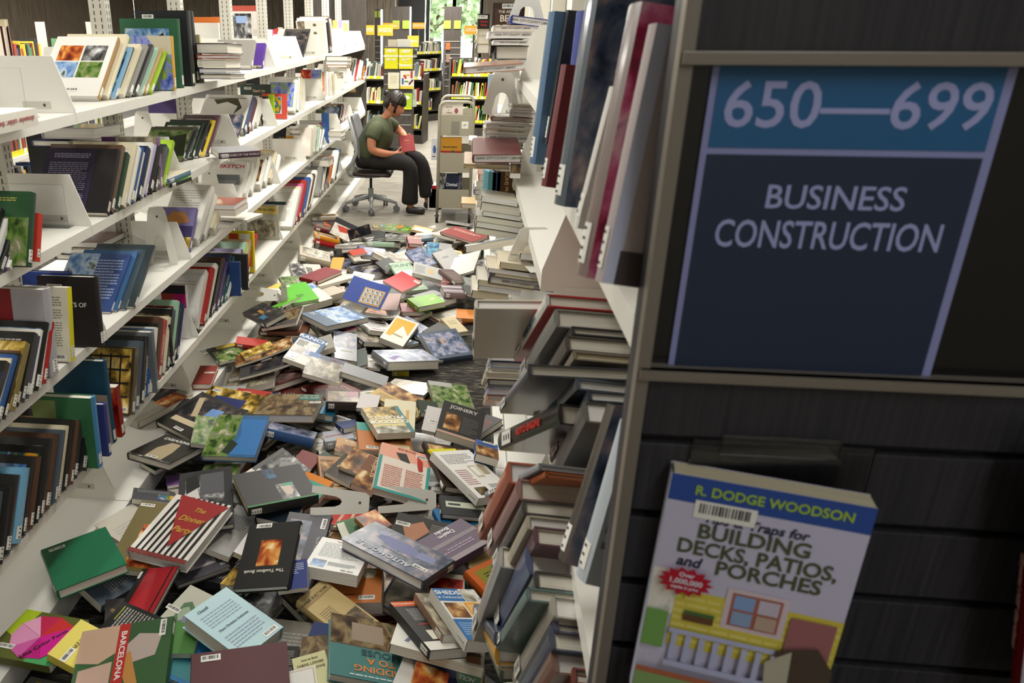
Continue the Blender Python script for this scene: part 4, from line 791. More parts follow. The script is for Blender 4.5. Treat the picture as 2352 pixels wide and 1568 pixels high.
F('g', (560, 1250), (700, 1230), (520, 1340), '3a3230', .02, 'dark photo softback of lit windows beside the teal house book', hard=False, els=[('p', 0, 0, 1, 1, 'brown')])
F('g', (500, 1375), (690, 1312), (450, 1640), 'd8d4a0', .022, 'cream softback lettered LODGES and BUNGALOWS', hard=False, els=[T_('How to Build', .5, .12, .07, '303028'), T_('CABINS, LODGES', .5, .24, .08, '4a3a28'), T_('BUNGALOWS', .55, .36, .09, '4a3a28')])
F('g', (380, 1480), (590, 1440), (370, 1720), 'e8e4dc', .016, 'white certificate-like sheet book in front of the maroon hardback', hard=False, els=[('r', .06, .05, .94, .95, 'd0b890'), ('r', .09, .07, .91, .93, 'f0eee8')], tagl=False)
F('g', (1060, 1075), (1200, 1090), (1000, 1160), 'b8b8c4', .02, 'white softback corner above the bird book', hard=False)
F('g', (1268, 1528), (670, 1530), (1195, 1078), '4c8280', .028, 'teal book lettered ADDING TO A HOUSE upside down', gloss=True, els=[('r', 0, .5, 1, 1, '5a4e40'), ('p', 0, .52, 1, 1, 'brown'), ('g', [(.25, .6), (.7, .6), (.7, .9), (.25, .9)], '9a8a78'), T_('ADDING', .35, .17, .13, 'd88848', 0, 1.2), T_('TO A', .3, .3, .13, 'd88848', 0, 1.2), T_('HOUSE', .3, .43, .13, '2c4c50', 0, 1.2), ('x', .1, .04, .9, .08, 'd0e0e0', 1)])
F('g', (1290, 1390), (1400, 1440), (1270, 1600), 'dcdcd8', .02, 'white softback with big black letters in front of the bird book', hard=False, els=[T_('The', .4, .15, .16, '202020', -70)])
F('g', (1400, 1440), (1520, 1470), (1390, 1640), 'b07838', .02, 'amber photo softback in front of the bird book', hard=False, els=[('p', 0, 0, 1, 1, 'warm')])
F('g', (1640, 1430), (1900, 1480), (1600, 1600), '3a7a48', .02, 'green softback lettered YOUR OWN HOUSE by the sign-side pile', hard=False, els=[T_('Your Own', .4, .2, .12, 'e8f0e0', 160), T_('HOUSE', .5, .45, .2, 'e8f0e0', 160)])
F('g', (1320, 1370), (1680, 1500), (1340, 1400), '3a3e70', .024, 'indigo paperback edge in front of the bird book', sp='b', hard=False, pg=PAGES2)
F('g', (1215, 1080), (1900, 1210), (1158, 1332), 'e4e2d8', .026, 'white softback lettered BIRDHOUSES with a portrait corner', hard=False, els=[T_('Painting a', .14, .2, .08, '606890', 70), T_('BIRDHOUSES', .22, .4, .13, '5a6aa0', 70), ('p', .3, .55, .55, .85, 'garden'), ('g', [(.78, .55), (.95, .5), (.97, .9), (.82, .92)], '8a5a3c'), ('g', [(.78, .5), (.95, .46), (.97, .6), (.8, .66)], '302420')], maxd=.34)
F('g', (1125, 935), (1420, 880), (1485, 1375), '2c2c2c', .028, 'black paperback with an orange top band on garden projects', hard=False, pg=PAGES2, els=[('r', 0, 0, 1, .1, 'e05a20'), T_('The Complete Guide to', .45, .05, .045, 'f0e8d8'), ('x', .25, .16, .9, .42, 'a0a0a0', 9), ('x', .25, .48, .6, .52, 'c84028', 1), ('r', .3, .62, .9, .8, 'e4e0d0'), ('p', .58, .64, .8, .78, 'garden'), ('r', 0, .84, 1, 1, 'e8e4dc')], bar=(.4, .93))
F('g', (1295, 862), (1540, 850), (1610, 1232), '9a7a64', .024, 'brick photo paperback under the sheds book', hard=False, pg=PAGES2, els=[('p', 0, 0, 1, 1, 'stone')])
F('g', (1395, 850), (1762, 828), (1790, 1275), 'e6e4dc', .034, 'paperback lettered SHEDS and GARAGES with blue and amber blocks', hard=False, pg=PAGES2, els=[('r', 0, 0, .6, .26, '2a6aa8'), T_('SHEDS', .3, .09, .11, 'f0f0f0'), T_('& GARAGES', .3, .19, .06, 'c8d8e8'), ('p', .62, 0, 1, .26, 'house'), ('r', .5, .28, 1, .55, 'e0a038'), ('x', .56, .33, .94, .5, 'f4e4c0', 5), ('p', .05, .3, .46, .58, 'wood'), ('r', .0, .62, .56, 1, '2a6aa8'), ('x', .06, .68, .5, .92, '9ab8d8', 6), ('p', .6, .6, 1, 1, 'sky')])
F('6', (1240, 265), (1605, 370), (905, 590), 'e0dcd4', .036, 'white and black rayed hardback with a big red triangle on its cover', pg=PAGES2, els=[('g', [(u / 10, 0), (u / 10 + .05, 0), (u / 10 + .02, 1), (u / 10 - .02, 1)], '201c1c') for u in range(1, 10)] + [('g', [(.1, .0), (1.0, .05), (.55, .82)], '9a2c2c'), ('r', 0, .94, 1, 1, '7a3430'), T_('The', .6, .2, .1, 'c09840', 0, 1, .3), T_('Dinner', .58, .36, .12, 'c09840', 0, 1, .3), T_('Party', .56, .54, .12, 'c09840', 0, 1, .3)], bar=(.2, .05))
F('6', (978, 692), (1208, 770), (850, 1000), '282222', .018, 'slim red notebook with a black spine and black elastic', els=[('r', .18, 0, 1, 1, 'a01c26'), ('r', .84, .0, .88, .9, '1c1818'), ('r', -.0, .06, .07, .2, 'e8e4dc')])
F('6', (560, 930), (300, 1068), (930, 1010), '2a2a28', .024, 'black back cover with white print and a yellow spine, under the plain green hardback', sp='r', hard=False, els=[('x', .1, .1, .9, .85, 'b0b0a8', 12), ('x', .1, .86, .6, .9, 'c8d030', 1), ('r', .95, .25, 1, .8, 'c8d030')], bar=(.88, .1))
F('6', (288, 612), (740, 465), (398, 950), '166846', .032, 'plain green hardback with one barcode lying on the white base shelf', els=(), bar=(.22, .1))
F('6', (140, 1430), (480, 1440), (10, 1530), '7a766c', .03, 'clear jacketed grey hardback with faint yellow words in the bottom corner', gloss=True, els=[('x', .2, .1, .9, .35, 'b8a050', 2)])
F('6', (165, 1000), (480, 1185), (40, 1305), '5a6028', .024, 'olive book with a pink colour wheel lettered Line Color Form', sp='b', hard=False, els=[('g', [(0, 0), (.25, 0), (.2, .6), (0, .5)], 'a8c020'), ('g', [(.6, .5), (1, .4), (1, 1), (.6, 1)], '4aa060'), ('g', [(.55, .5), (.14, .3), (.12, .55), (.25, .8)], 'd890b8'), ('g', [(.55, .5), (.25, .8), (.5, .95)], 'c85aa0'), ('g', [(.55, .5), (.5, .95), (.8, .9)], 'b8187c'), ('g', [(.55, .5), (.14, .3), (.3, .1)], 'e0a0c0'), ('g', [(.55, .5), (.3, .1), (.6, .05)], 'c02050'), ('g', [(.55, .5), (.6, .05), (.9, .2)], 'c83030'), ('g', [(.55, .5), (.9, .2), (.98, .6), (.8, .9)], 'd01890'), T_('Line Color Form', .68, .62, .11, '301c28', 60)], bar=(.2, .78))
F('6', (328, 1385), (540, 1140), (640, 1500), 'e8d860', .026, 'yellow paperback lettered MAKE YOUR MARK', hard=False, els=[T_('MAKE YOUR', .55, .3, .1, '5a4a20'), T_('MARK', .62, .5, .19, '4a3818')], bar=(.18, .3))
F('6', (1243, 1163), (1150, 1640), (590, 1215), '3c6038', .022, 'large poster book with a red band lettered BARCELONA 1900', sp='t', pg=PAGES2, hard=False, els=[('g', [(0, 0), (.25, 0), (.3, .5), (.1, .6), (0, .4)], '3a5a38'), ('g', [(.0, .55), (.3, .5), (.45, .75), (.4, 1), (0, 1)], 'c8a890'), ('g', [(.2, .1), (.45, .15), (.5, .4), (.3, .5), (.15, .35)], 'b8a8a0'), ('g', [(.35, .42), (.75, .3), (.8, .4), (.45, .55)], 'c08848'), ('g', [(.45, .6), (.9, .6), (.9, .95), (.5, .95)], 'c8a898'), ('r', .0, .46, 1, .58, 'b8302c'), T_('BARCELONA 1900', .5, .52, .085, 'f0e8e0', 0, 1.15)], bar=(.12, .1))
F('6', (1270, 1052), (1540, 815), (1650, 1305), 'b4d4dc', .046, 'thick pale blue hardback with grey print and a barcode', sp='r', pg=PAGES, els=[('x', .12, .18, .88, .42, '8a9cac', 5), ('x', .12, .6, .88, .85, '8a9cac', 5), T_('Chagall', .3, .1, .06, '5a7078'), T_('Hans Christian Andersen', .5, .5, .05, '5a7078')], bar=(.78, .93))
F('6', (1340, 1350), (1995, 1285), (1310, 1900), '5a3034', .03, 'plain maroon cloth hardback at the very front of the heap', bar=(.2, .07), maxd=.34)
# name each filler by what lies over it
def nearest_heap(p):
    return min(HEAP, key=lambda q: (q[1][0] - p[0]) ** 2 + (q[1][1] - p[1]) ** 2)
used = {}
for o_, p, cn in FILL:
    q = nearest_heap(p)[0]; del LABELS[o_['label']]
    short = ' '.join(q.split()[:5])
    while short.split()[-1] in ('a', 'the', 'of', 'in', 'on', 'with', 'and', 'by', 'to', 'under', 'beside', 'behind', 'between', 'below', 'at', 'over', 'its', 'one', 'from', 'white,', 'beneath', 'up'): short = ' '.join(short.split()[:-1])
    l = '%s book half buried near the %s' % (cn, short)
    n_ = used.get(l, 0); used[l] = n_ + 1
    if n_: l = '%s book, %s of its colour, half buried near the %s' % (cn, ordn[n_], short)
    tag(o_, l, 'book', 'fallen books on the floor')
# ---------------------------------------------------------------- books on the wall-side shelves
SLOT = {}
def lean_M(x, y, z, lean, yaw=0.0, w=.2):
    """visible cover faces the camera end; bottom spine corner of that cover at (x, y, z); the top leans away from the camera by lean"""
    s, c = math.sin(lean), math.cos(lean); sy, cy_ = math.sin(yaw), math.cos(yaw)
    X = Vector((cy_, sy, 0)); Yv = Vector((-sy * s, cy_ * s, c)); Z = X.cross(Yv)
    return X, Yv, Z
def shelf_book(label, x, y, z, w, h, t, c, lean=0.0, yaw=0.0, spine='r', **kw):
    X, Yv, Z = lean_M(x, y, z, lean, yaw)
    O = Vector((x, y, z + .0008)) - X * w - Z * t
    if lean > 0: O += Vector((0, 0, 0))           # far lower edge carries it
    zs = [ (O + X * a * w + Yv * b * h + Z * d * t).z for a in (0, 1) for b in (0, 1) for d in (0, 1)]
    O.z += z + .0008 - min(zs)
    return book(label, frame(O, X, Yv, Z), w, h, t, c, spine, **kw)
def row(tmpl, z, p0, q0, p1, q1, cols, group, w=.19, jit=.012, fe=None, hard=None, seed=1, names=None, sptext=None, detail=2, tmax=.06, xs=None, face=None):
    """p0/q0: photo foot and head of the spine nearest the camera, p1/q1: of the farthest; cols: spine colours (with names) from near to far"""
    R_ = random.Random(seed)
    A0 = atz(p0[0], p0[1], z); A1 = atz(p1[0], p1[1], z)
    x0 = min(A0[0], XL + .012) if xs is None else xs; x1 = min(A1[0], XL + .012) if xs is None else xs
    y0 = atx(p0[0], p0[1], x0)[1]; y1 = atx(p1[0], p1[1], x1)[1]
    h0 = atx(q0[0], q0[1], x0); h1 = atx(q1[0], q1[1], x1)
    l0 = math.atan2(h0[1] - y0, h0[2] - z); l1 = math.atan2(h1[1] - y1, h1[2] - z)
    H0 = math.hypot(h0[1] - y0, h0[2] - z); H1 = math.hypot(h1[1] - y1, h1[2] - z)
    n = len(cols); wt = [.6 + .8 * R_.random() for _ in cols]; S = sum(wt); y = y0; out = []
    for i, c in enumerate(cols):
        f = i / max(1, n - 1); le = max(-.9, min(1.0, l0 + (l1 - l0) * f)); dy = (y1 - y0) * wt[i] / S
        t = max(.007, min(tmax, dy * math.cos(le) - .0012)); H = (H0 + (H1 - H0) * f) * (1 + (R_.random() - .5) * (.16 if 0 < i else 0)); H = min(max(H, .14), .37)
        nm, hexc = c[0], c[1]; els = c[2] if len(c) > 2 else [('p', .08, .1, .95, .9, R_.choice(list(PAL)))] if R_.random() < .5 else [('x', .1, .1, .85, .85, 'b8b4ac', 16)]
        k = c[3] if len(c) > 3 else {}
        lab = tmpl % (nm, '%s of the row' % ordn[i]) if n > 1 else tmpl % nm
        b_ = shelf_book(lab, x0 + (x1 - x0) * f + (R_.random() - .5) * jit, y, z, w * (.9 + .2 * R_.random()), H, t, hexc, le, els=els, group=group, hard=(t > .016 and R_.random() < .75) if hard is None else hard, gloss=R_.random() < .5, detail=detail, **k)
        if sptext and i in sptext: spine_text(b_, sptext[i][0], w, H, t, sptext[i][1] * t, sptext[i][2], 'r')
        out.append(b_); y += dy
    return out
LB, LC, LD = LZ[1], LZ[2], LZ[3]; LA = LZ[0]
W_ = lambda *n: [N_[k] if isinstance(k, str) else k for k in n]
N_ = dict(w=('white', 'e8e6de'), k=('black', '1e1e1e'), c=('cream', 'dcd2b4'), g=('grey', '8c8c88'), dg=('dark green', '24402e'), b=('blue', '345a94'), n=('navy', '1e2c50'), r=('red', 'a82824'), br=('brown', '5a4030'), m=('maroon', '5c2430'),
  p=('purple', '4a3868'), y=('yellow', 'dcc030'), l=('lime', '9cc030'), t=('teal', '2c6a6c'), o=('orange', 'd07028'), s=('slate', '4c5864'), tn=('tan', 'b89868'), lv=('lavender', 'b0a4d0'), mt=('mint', 'a4c4b0'), pk=('pink', 'd05c90'), ol=('olive', '6a6834'), ch=('charcoal', '38383a'), sv=('silver grey', 'b4b4b0'), ltb=('light blue', '88b0d0'))
def WX(s): return [N_[k] for k in s.split()]
# top shelf, first full bay: leaning row headed by the white book of house photos
four = [('p', .12, .16, .5, .42, 'warm'), ('p', .53, .16, .9, .42, 'bw'), ('p', .12, .44, .5, .7, 'sky'), ('p', .53, .44, .9, .7, 'garden')]
row('%s book, %s on the top shelf headed by house photos', LA, (229, 234), (275, 97), (352, 217), (386, 128), [('white four-photo', 'e8e6e0', four, dict(bar=(.55, .9), sp='a88458', pg=PAGES2))] + WX('c ltb k c g ch mt tn l'), 'leaning books by the house photo book', w=.235, seed=2, tmax=.045, sptext={3: ('AMERICAN HOUSE', .6, 'c8c4b8')})
def stand(label, z, tl, tr, br, c, t=.03, lean=.06, dY=0.0, w=None, **kw):
    """a book standing with its cover to the camera end, from three photo corners of that cover; br is the foot of the spine"""
    B = atz(br[0], br[1], z); x = min(B[0], XL + .05); y = atx(br[0], br[1], x)[1] if B[0] > XL + .05 else B[1]
    y += dY
    Tr = aty(tr[0], tr[1], y + .03); Tl = aty(tl[0], tl[1], y + .03)
    W2 = w or min(max(np.linalg.norm(Tr - Tl), .1), .34); H2 = min(max(Tr[2] - z, .12), .4)
    return shelf_book(label, x, y, z, W2, H2 / math.cos(lean), t, c, lean, group='books standing cover-out', **kw)
stand('tall black hardback lettered ART OF THE behind the green framed book', LA, (290, 22), (408, 25), (412, 205), '202224', .045, .02, .16, els=[T_('ART OF THE', .5, .16, .09, 'c8c8c0')], bar=(.25, .08))
stand('green framed hardback with a dusk orchard picture on the top shelf', LA, (251, 43), (382, 44), (398, 207), '2c5c40', .035, .05, .1, els=[('p', .08, .14, .85, .8, 'sky'), ('g', [(.55, .3), (.75, .2), (.85, .5), (.6, .55)], '242c24')])
stand('hardback with lavender fields and clipped green bushes, yellow spine', LA, (245, 85), (405, 84), (390, 211), '9ca05c', .03, .08, .05, els=[('p', 0, 0, 1, 1, 'lav'), ('r', 0, 0, .32, .16, 'e0b030'), ('g', [(.65, .0), (1, 0), (1, .35), (.8, .3)], 'c8c0a8')], sp='d8a030')
stand('tall dark green-black spine standing upright at the end of the top shelf row', LA, (395, 30), (440, 28), (447, 192), '20241e', .055, -.05, .02, w=.2, els=[('p', 0, .3, 1, 1, 'garden')], bar=(.5, .95))
stand('narrow cream book beside the tall dark spine on the top shelf', LA, (430, 80), (449, 80), (462, 190), 'c8b890', .02, -.05, .03, w=.16)
# lower shelves of the first bays
purple = [('r', .0, .0, .7, 1, '2c2440'), ('x', .12, .08, .64, .16, 'a8a4b8', 3), ('x', .08, .22, .64, .86, '8c88a0', 20)]
row('%s book, %s by the dark purple cover, second shelf', LB, (248, 500), (276, 352), (386, 441), (405, 336), [('black and purple printed', '1c1a1c', purple, dict(bar=(.55, .94)))] + WX('br dg c w b') + [('speckled white', 'd0ccc0', [('p', 0, 0, 1, 1, 'pale')])] + WX('n w lv k k n l'), 'slanting row by the dark purple cover', w=.25, seed=3, sptext={2: ('A GARDEN', .55, 'c8c8b0'), 10: ('ART', .6, 'd84030')})
stand('moss green hardback behind the dark purple cover', LB, (152, 328), (292, 330), (300, 470), '4a4c34', .03, .1, .05, els=[('p', 0, 0, 1, .3, 'garden')])
stand('tan and violet hardback behind the slanting row', LB, (230, 316), (358, 318), (362, 440), 'a08c78', .03, .12, .03, els=[('p', 0, 0, 1, 1, 'stone'), ('r', 0, 0, .25, 1, '6a3c6c')], sp='8c6a9c')
row('%s book, %s leaning steeply by the green hill cover', LB, (418, 372), (444, 303), (487, 358), (520, 312), [('grey spined green hill', '50503c', [('p', 0, .1, 1, 1, 'garden'), ('g', [(0, .5), (.9, .2), (1, .9), (0, 1)], '26301c')], {})] + WX('s dg ch y') + [('plum lettered', '4a2c38')], 'steeply leaning books by the green hill cover', w=.2, seed=4, sptext={5: ('THE ENGLISH CASTLE', .45, 'c8b8a8')})
stand('grey landscape hardback leaning over the green hill cover', LB, (380, 296), (520, 296), (545, 330), '4c4640', .02, .9, 0, w=.2, els=[('p', 0, 0, 1, 1, 'dusk')])
row('%s book, %s by the white jewellery cover, second shelf', LB, (560, 314), (584, 248), (620, 280), (632, 240), [('jewelled ornament', 'e4e0d8', [('g', [(.2, .15), (.7, .1), (.85, .4), (.7, .6), (.75, .35), (.5, .22), (.3, .3)], '4a4a38'), ('r', .1, .1, .9, .12, '6a6a60')], dict(sp='3a4a6c'))] + WX('m w w k k'), 'row by the white jewellery cover', w=.26, seed=5)
row('%s book, %s leaning before the moss green end book', LB, (-60, 652), (-20, 500), (38, 627), (88, 475), WX('w k w k p w'), 'leaning row before the moss green book', w=.22, seed=6, sptext={4: ('MINIATURE', .7, 'c8b8e0')})
stand('moss green hardback with yellow spine art ending the leaning row', LB, (0, 458), (133, 462), (62, 625), '2c5434', .03, .42, .0, els=[('x', .0, .08, .8, .14, 'c8c060', 2), ('p', 0, .35, 1, 1, 'garden')], sp='2a4a34')
stand('small bright red book with a white call tag at the row end', LB, (100, 530), (127, 515), (75, 612), 'c83828', .022, .42, 0.02, w=.13, hard=False)
# third shelf
row('%s book, %s before the big red and grey one', LC, (-40, 1030), (5, 860), (112, 880), (132, 730), WX('n k c b k br') + [('gold patterned', '8a7a48', [('p', 0, 0, 1, 1, 'gold')])] + WX('k k n w k w r'), 'row before the red and grey book', w=.23, seed=8, sptext={5: ('ASIAN ART', .5, '303030'), 9: ('ART OF SPAIN', .55, 'd0ccc0')})
stand('big red and pale grey hardback ending the third shelf row', LC, (-30, 675), (132, 672), (118, 870), 'b0aeb4', .045, .12, .0, els=[('r', 0, 0, .55, 1, '8a1c24')])
stand('royal blue hardback tipped forward on the third shelf', LC, (84, 655), (182, 630), (190, 775), '2c48a0', .03, .12, -.06, els=[('g', [(.0, 0), (1, 0), (1, 1)], '3450b0')], bar=(.6, .92))
stand('black hardback lettered ARTS OF behind the white print book', LC, (135, 605), (268, 640), (246, 792), '221e20', .035, .1, -.05, els=[T_('ARTS OF', .62, .4, .09, 'd8d4cc'), ('r', 0, 0, .3, 1, '30202c')], bar=(.3, .15))
stand('cream paperback with a bright yellow spine full of small print', LC, (183, 666), (240, 672), (210, 796), 'e4dec8', .028, .2, -.14, hard=False, w=.15, sp='e0d820', els=[('x', .1, .12, .86, .8, '8a8478', 20)], bar=(.75, .94))
row('%s book leaning, %s beside the ARTS OF book, third shelf', LC, (254, 722), (308, 605), (315, 712), (380, 635), [('deep blue', '2a4680', [('p', 0, 0, .5, .6, 'sky'), ('x', .5, .1, .95, .8, 'a0b0d0', 14)], {})] + [('steel blue', '3c6490'), ('slate', '40505c'), ('dark slate', '2c3a40')], 'blue books beside the ARTS OF book', w=.22, seed=9)
stand('little red and white book wedged behind the royal blue hardback', LC, (125, 715), (155, 712), (160, 760), 'b83828', .03, .3, .0, w=.1)
stand('violet and orange pumpkin cover book lying back near the white bookends', LC, (395, 503), (490, 502), (435, 582), '7a70a0', .03, .75, 0, els=[('r', 0, .45, 1, .72, '403468'), ('p', 0, .72, 1, 1, 'gold'), ('g', [(.25, .3), (.45, .1), (.75, .12), (.9, .35), (.6, .42)], 'b07840')])
row('%s book leaning back, %s after the pumpkin cover, third shelf', LC, (450, 570), (500, 512), (505, 533), (530, 500), WX('w w c'), 'pale books after the pumpkin cover', w=.18, seed=10)
row('%s book, %s by the SKETCH book, third shelf', LC, (548, 472), (570, 392), (640, 412), (650, 360), [('white SKETCH lettered', 'e4e2dc', [T_('SKETCH', .55, .14, .14, 'b83030'), ('r', .2, .4, .3, .9, 'b0a890'), ('r', .4, .5, .45, .9, '8a2a28'), ('r', .6, .4, .66, .9, 'c8b890')], dict(bar=None))] + WX('w w w w c w'), 'white row by the SKETCH book', w=.18, seed=11)
stand('grey back cover book with small portrait behind the SKETCH book', LC, (495, 405), (552, 402), (545, 470), '6c7274', .02, .1, .05, els=[('x', .1, .2, .9, .45, 'a8acac', 5), ('r', .6, .6, .85, .9, 'c0c0bc')])
# fourth shelf
iron = [('p', .02, .02, .95, .98, 'gold')] + [('r', .08 + .17 * i, .1, .11 + .17 * i, .95, '26221c') for i in range(5)] + [('r', .05, .12 + .2 * j, .92, .15 + .2 * j, '26221c') for j in range(4)]
row('%s book, %s by the gold ironwork cover, fourth shelf', LD, (300, 968), (309, 808), (412, 820), (428, 690), [('gold ironwork', '3a3020', iron, dict(sp='5a4a2c', bar=(.82, .93)))] + WX('s k n b w k br r c k') + [('mint banded', '9cc4a8')] + WX('k n'), 'row by the gold ironwork cover', w=.25, seed=12, sptext={8: ('OVERDRIVE', .55, 'd8c8b8'), 1: ('AMERICAN ART', .5, 'c8c4b8')})
stand('grey hardback lettered PLAN of valuable property behind the ironwork cover', LD, (240, 760), (336, 760), (338, 930), '70767c', .03, .04, .1, els=[('r', .05, .1, .75, .42, 'a89c78'), T_('PLAN', .4, .18, .09, '5a3820'), ('x', .1, .26, .7, .4, '3a2820', 2)])
stand('dark hardback with violet rim standing behind the grey property book', LD, (262, 740), (374, 742), (372, 870), '2a2628', .03, .04, .12, els=[('r', 0, 0, 1, .05, '5a3050')])
stand('black hardback with blue picture standing near the silver wrapped books', LD, (310, 706), (388, 708), (384, 850), '201f22', .03, .05, .1, els=[('p', .3, .3, .9, .7, 'sea')])
stand('white and magenta banded hardback standing on the fourth shelf', LD, (378, 652), (434, 654), (424, 790), 'd8d4d0', .03, .05, .06, els=[('r', 0, 0, 1, .16, '242026'), ('r', .5, .16, 1, .42, 'b81c70'), ('r', 0, .16, .5, .42, '9c3428')])
stand('teal topped hardback with a painting of small figures, fourth shelf', LD, (125, 825), (247, 826), (243, 1040), '1c4a64', .03, .03, .06, els=[('r', .0, .4, 1, 1, 'b0a088'), ('p', .14, .5, .85, .9, 'stone')])
stand('red book of orange swirls with white page block, fourth shelf', LD, (247, 882), (283, 884), (280, 1005), '8a2010', .03, .02, .0, w=.12, hard=False, els=[('p', 0, 0, 1, 1, 'red'), ('g', [(.5, .1), (.8, .05), (.6, .5), (.8, .9), (.5, .8), (.4, .4)], 'e89040')])
row('%s book, %s before the green back cover book, fourth shelf', LD, (-30, 1330), (-5, 1140), (206, 1110), (219, 925), WX('s k k') + [('pale blue lettered', '78b4d8')] + WX('k br k k br s c k br ch k'), 'dark row before the green back cover book', w=.24, seed=13, sptext={3: ('AFGHANISTAN', .6, '28486c'), 7: ('AFRICA', .75, 'b02028'), 9: ('AFRICAN ART', .5, 'c8a830'), 12: ('AMERICAN CENTURY', .5, 'b83038')})
stand('green hardback with a printed back cover and barcode, fourth shelf', LD, (195, 914), (260, 916), (222, 1100), '3c7850', .035, .07, .02, w=.2, els=[('x', .45, .6, .85, .82, 'b8d0b8', 8), ('r', .0, .05, .4, .4, '8a9a60')], bar=(.62, .92), sp='4a88b8')
stand('violet blue spine book after the green back cover book', LD, (225, 930), (268, 928), (238, 1090), '3c4488', .025, .08, .05, w=.18)
stand('dark teal hardback behind the row of African art books', LD, (60, 925), (172, 924), (180, 1100), '1c3844', .03, .05, .1)
row('%s book, %s by the tall white cover, fourth shelf', LD, (448, 770), (470, 640), (578, 628), (604, 555), [('tall white hardback', 'e0deda', [('x', .1, .1, .9, .2, 'c0bcb4', 2)], {})] + WX('w r w k br p n t w lv m mt l tn o r r'), 'row by the tall white cover', w=.22, seed=14, sptext={7: ('POSTER', .6, 'd8d8d8')})
stand('yellow comics book with panels of cartoon drawings', LD, (525, 527), (609, 535), (583, 628), 'dcc820', .035, .12, .0, els=[('r', .1, .05, .3, .2, 'e0dcd4'), ('r', .35, .05, .6, .2, 'b83c28'), ('r', .64, .05, .92, .25, 'e0dcd4'), ('g', [(.35, .3), (.6, .28), (.6, .4), (.4, .44)], '90a850'), ('r', .64, .3, .92, .55, 'e4e0d8'), ('r', .1, .5, .4, .72, '303c28'), ('r', .64, .6, .92, .75, 'e4e0d8'), ('p', .7, .34, .86, .5, 'bw')], sp='e8d020')
stand('silver wrapped tile book standing behind the coloured row', LD, (487, 543), (546, 541), (548, 600), 'b4b0a4', .03, .1, .04, gloss=True, els=[T_('the handmade tile book', .5, .4, .09, '5a564e')])
stand('blue topped hardback behind the row of coloured spines', LD, (455, 605), (542, 602), (545, 690), '2c4880', .03, .1, .06)
stand('dark grey hardback between the blue topped and the green books', LD, (475, 583), (568, 585), (560, 680), '30302e', .03, .1, .08)
stand('straw banded hardback lettered OF ILL WILL, fourth shelf', LD, (566, 474), (637, 473), (640, 552), 'a09c8c', .03, .02, .0, els=[('r', 0, 0, 1, .22, 'c8b060'), T_('SPIRIT OF ILL WILL', .5, .1, .1, '3c3420'), ('p', .1, .4, .9, .9, 'stone')])
stand('dark green cloth hardback behind the OF ILL WILL book', LD, (588, 466), (661, 466), (650, 530), '24463e', .035, .15, .08)
stand('dusty rose hardback leaning past the dark green cloth hardback', LD, (632, 460), (702, 465), (665, 525), '9c4450', .02, .4, .1)
stand('pale grey slanted book in front of the dusty rose hardback', LD, (650, 480), (684, 478), (650, 532), 'c8c4ba', .03, .42, .05, w=.16)

def flatbook(label, pl_, pr, z, dep, t, c, stext=None, sc_='d8d8d8', **kw):
    A = Vector(atz(*pl_, z)); B = Vector(atz(*pr, z)); x = (B - A).normalized(); w = min((B - A).length, .32)
    r = book(label, frame(A + Vector((0, 0, .001)), x, Vector((-x.y, x.x, 0)), Vector((0, 0, 1))), w, dep, t, c, 'b', group='books lying on the wall-side shelves', **kw)
    if stext: spine_text(r, stext, w, dep, t, t * .5, sc_, 'b')
flatbook('plum spined book about treehouses lying in a clear jacket on the second shelf', (503, 366), (598, 360), LB + .02, .2, .028, 'a8a8ac', 'TREEHOUSES OF THE WORLD', sp='4c2a3c', gloss=True)
flatbook('green and black slim book slipping off the second shelf under the white one', (392, 432), (440, 415), LB - .012, .2, .016, '78b840', sp='2a2a2c')
flatbook('white book with blue spine lying across the slim green one', (388, 424), (438, 403), LB + .006, .2, .022, 'd8ccb8', sp='5a7c94')
flatbook('white curled paperback jutting from the third shelf', (492, 504), (568, 512), LC + .01, .16, .014, 'e0dcd2', hard=False)
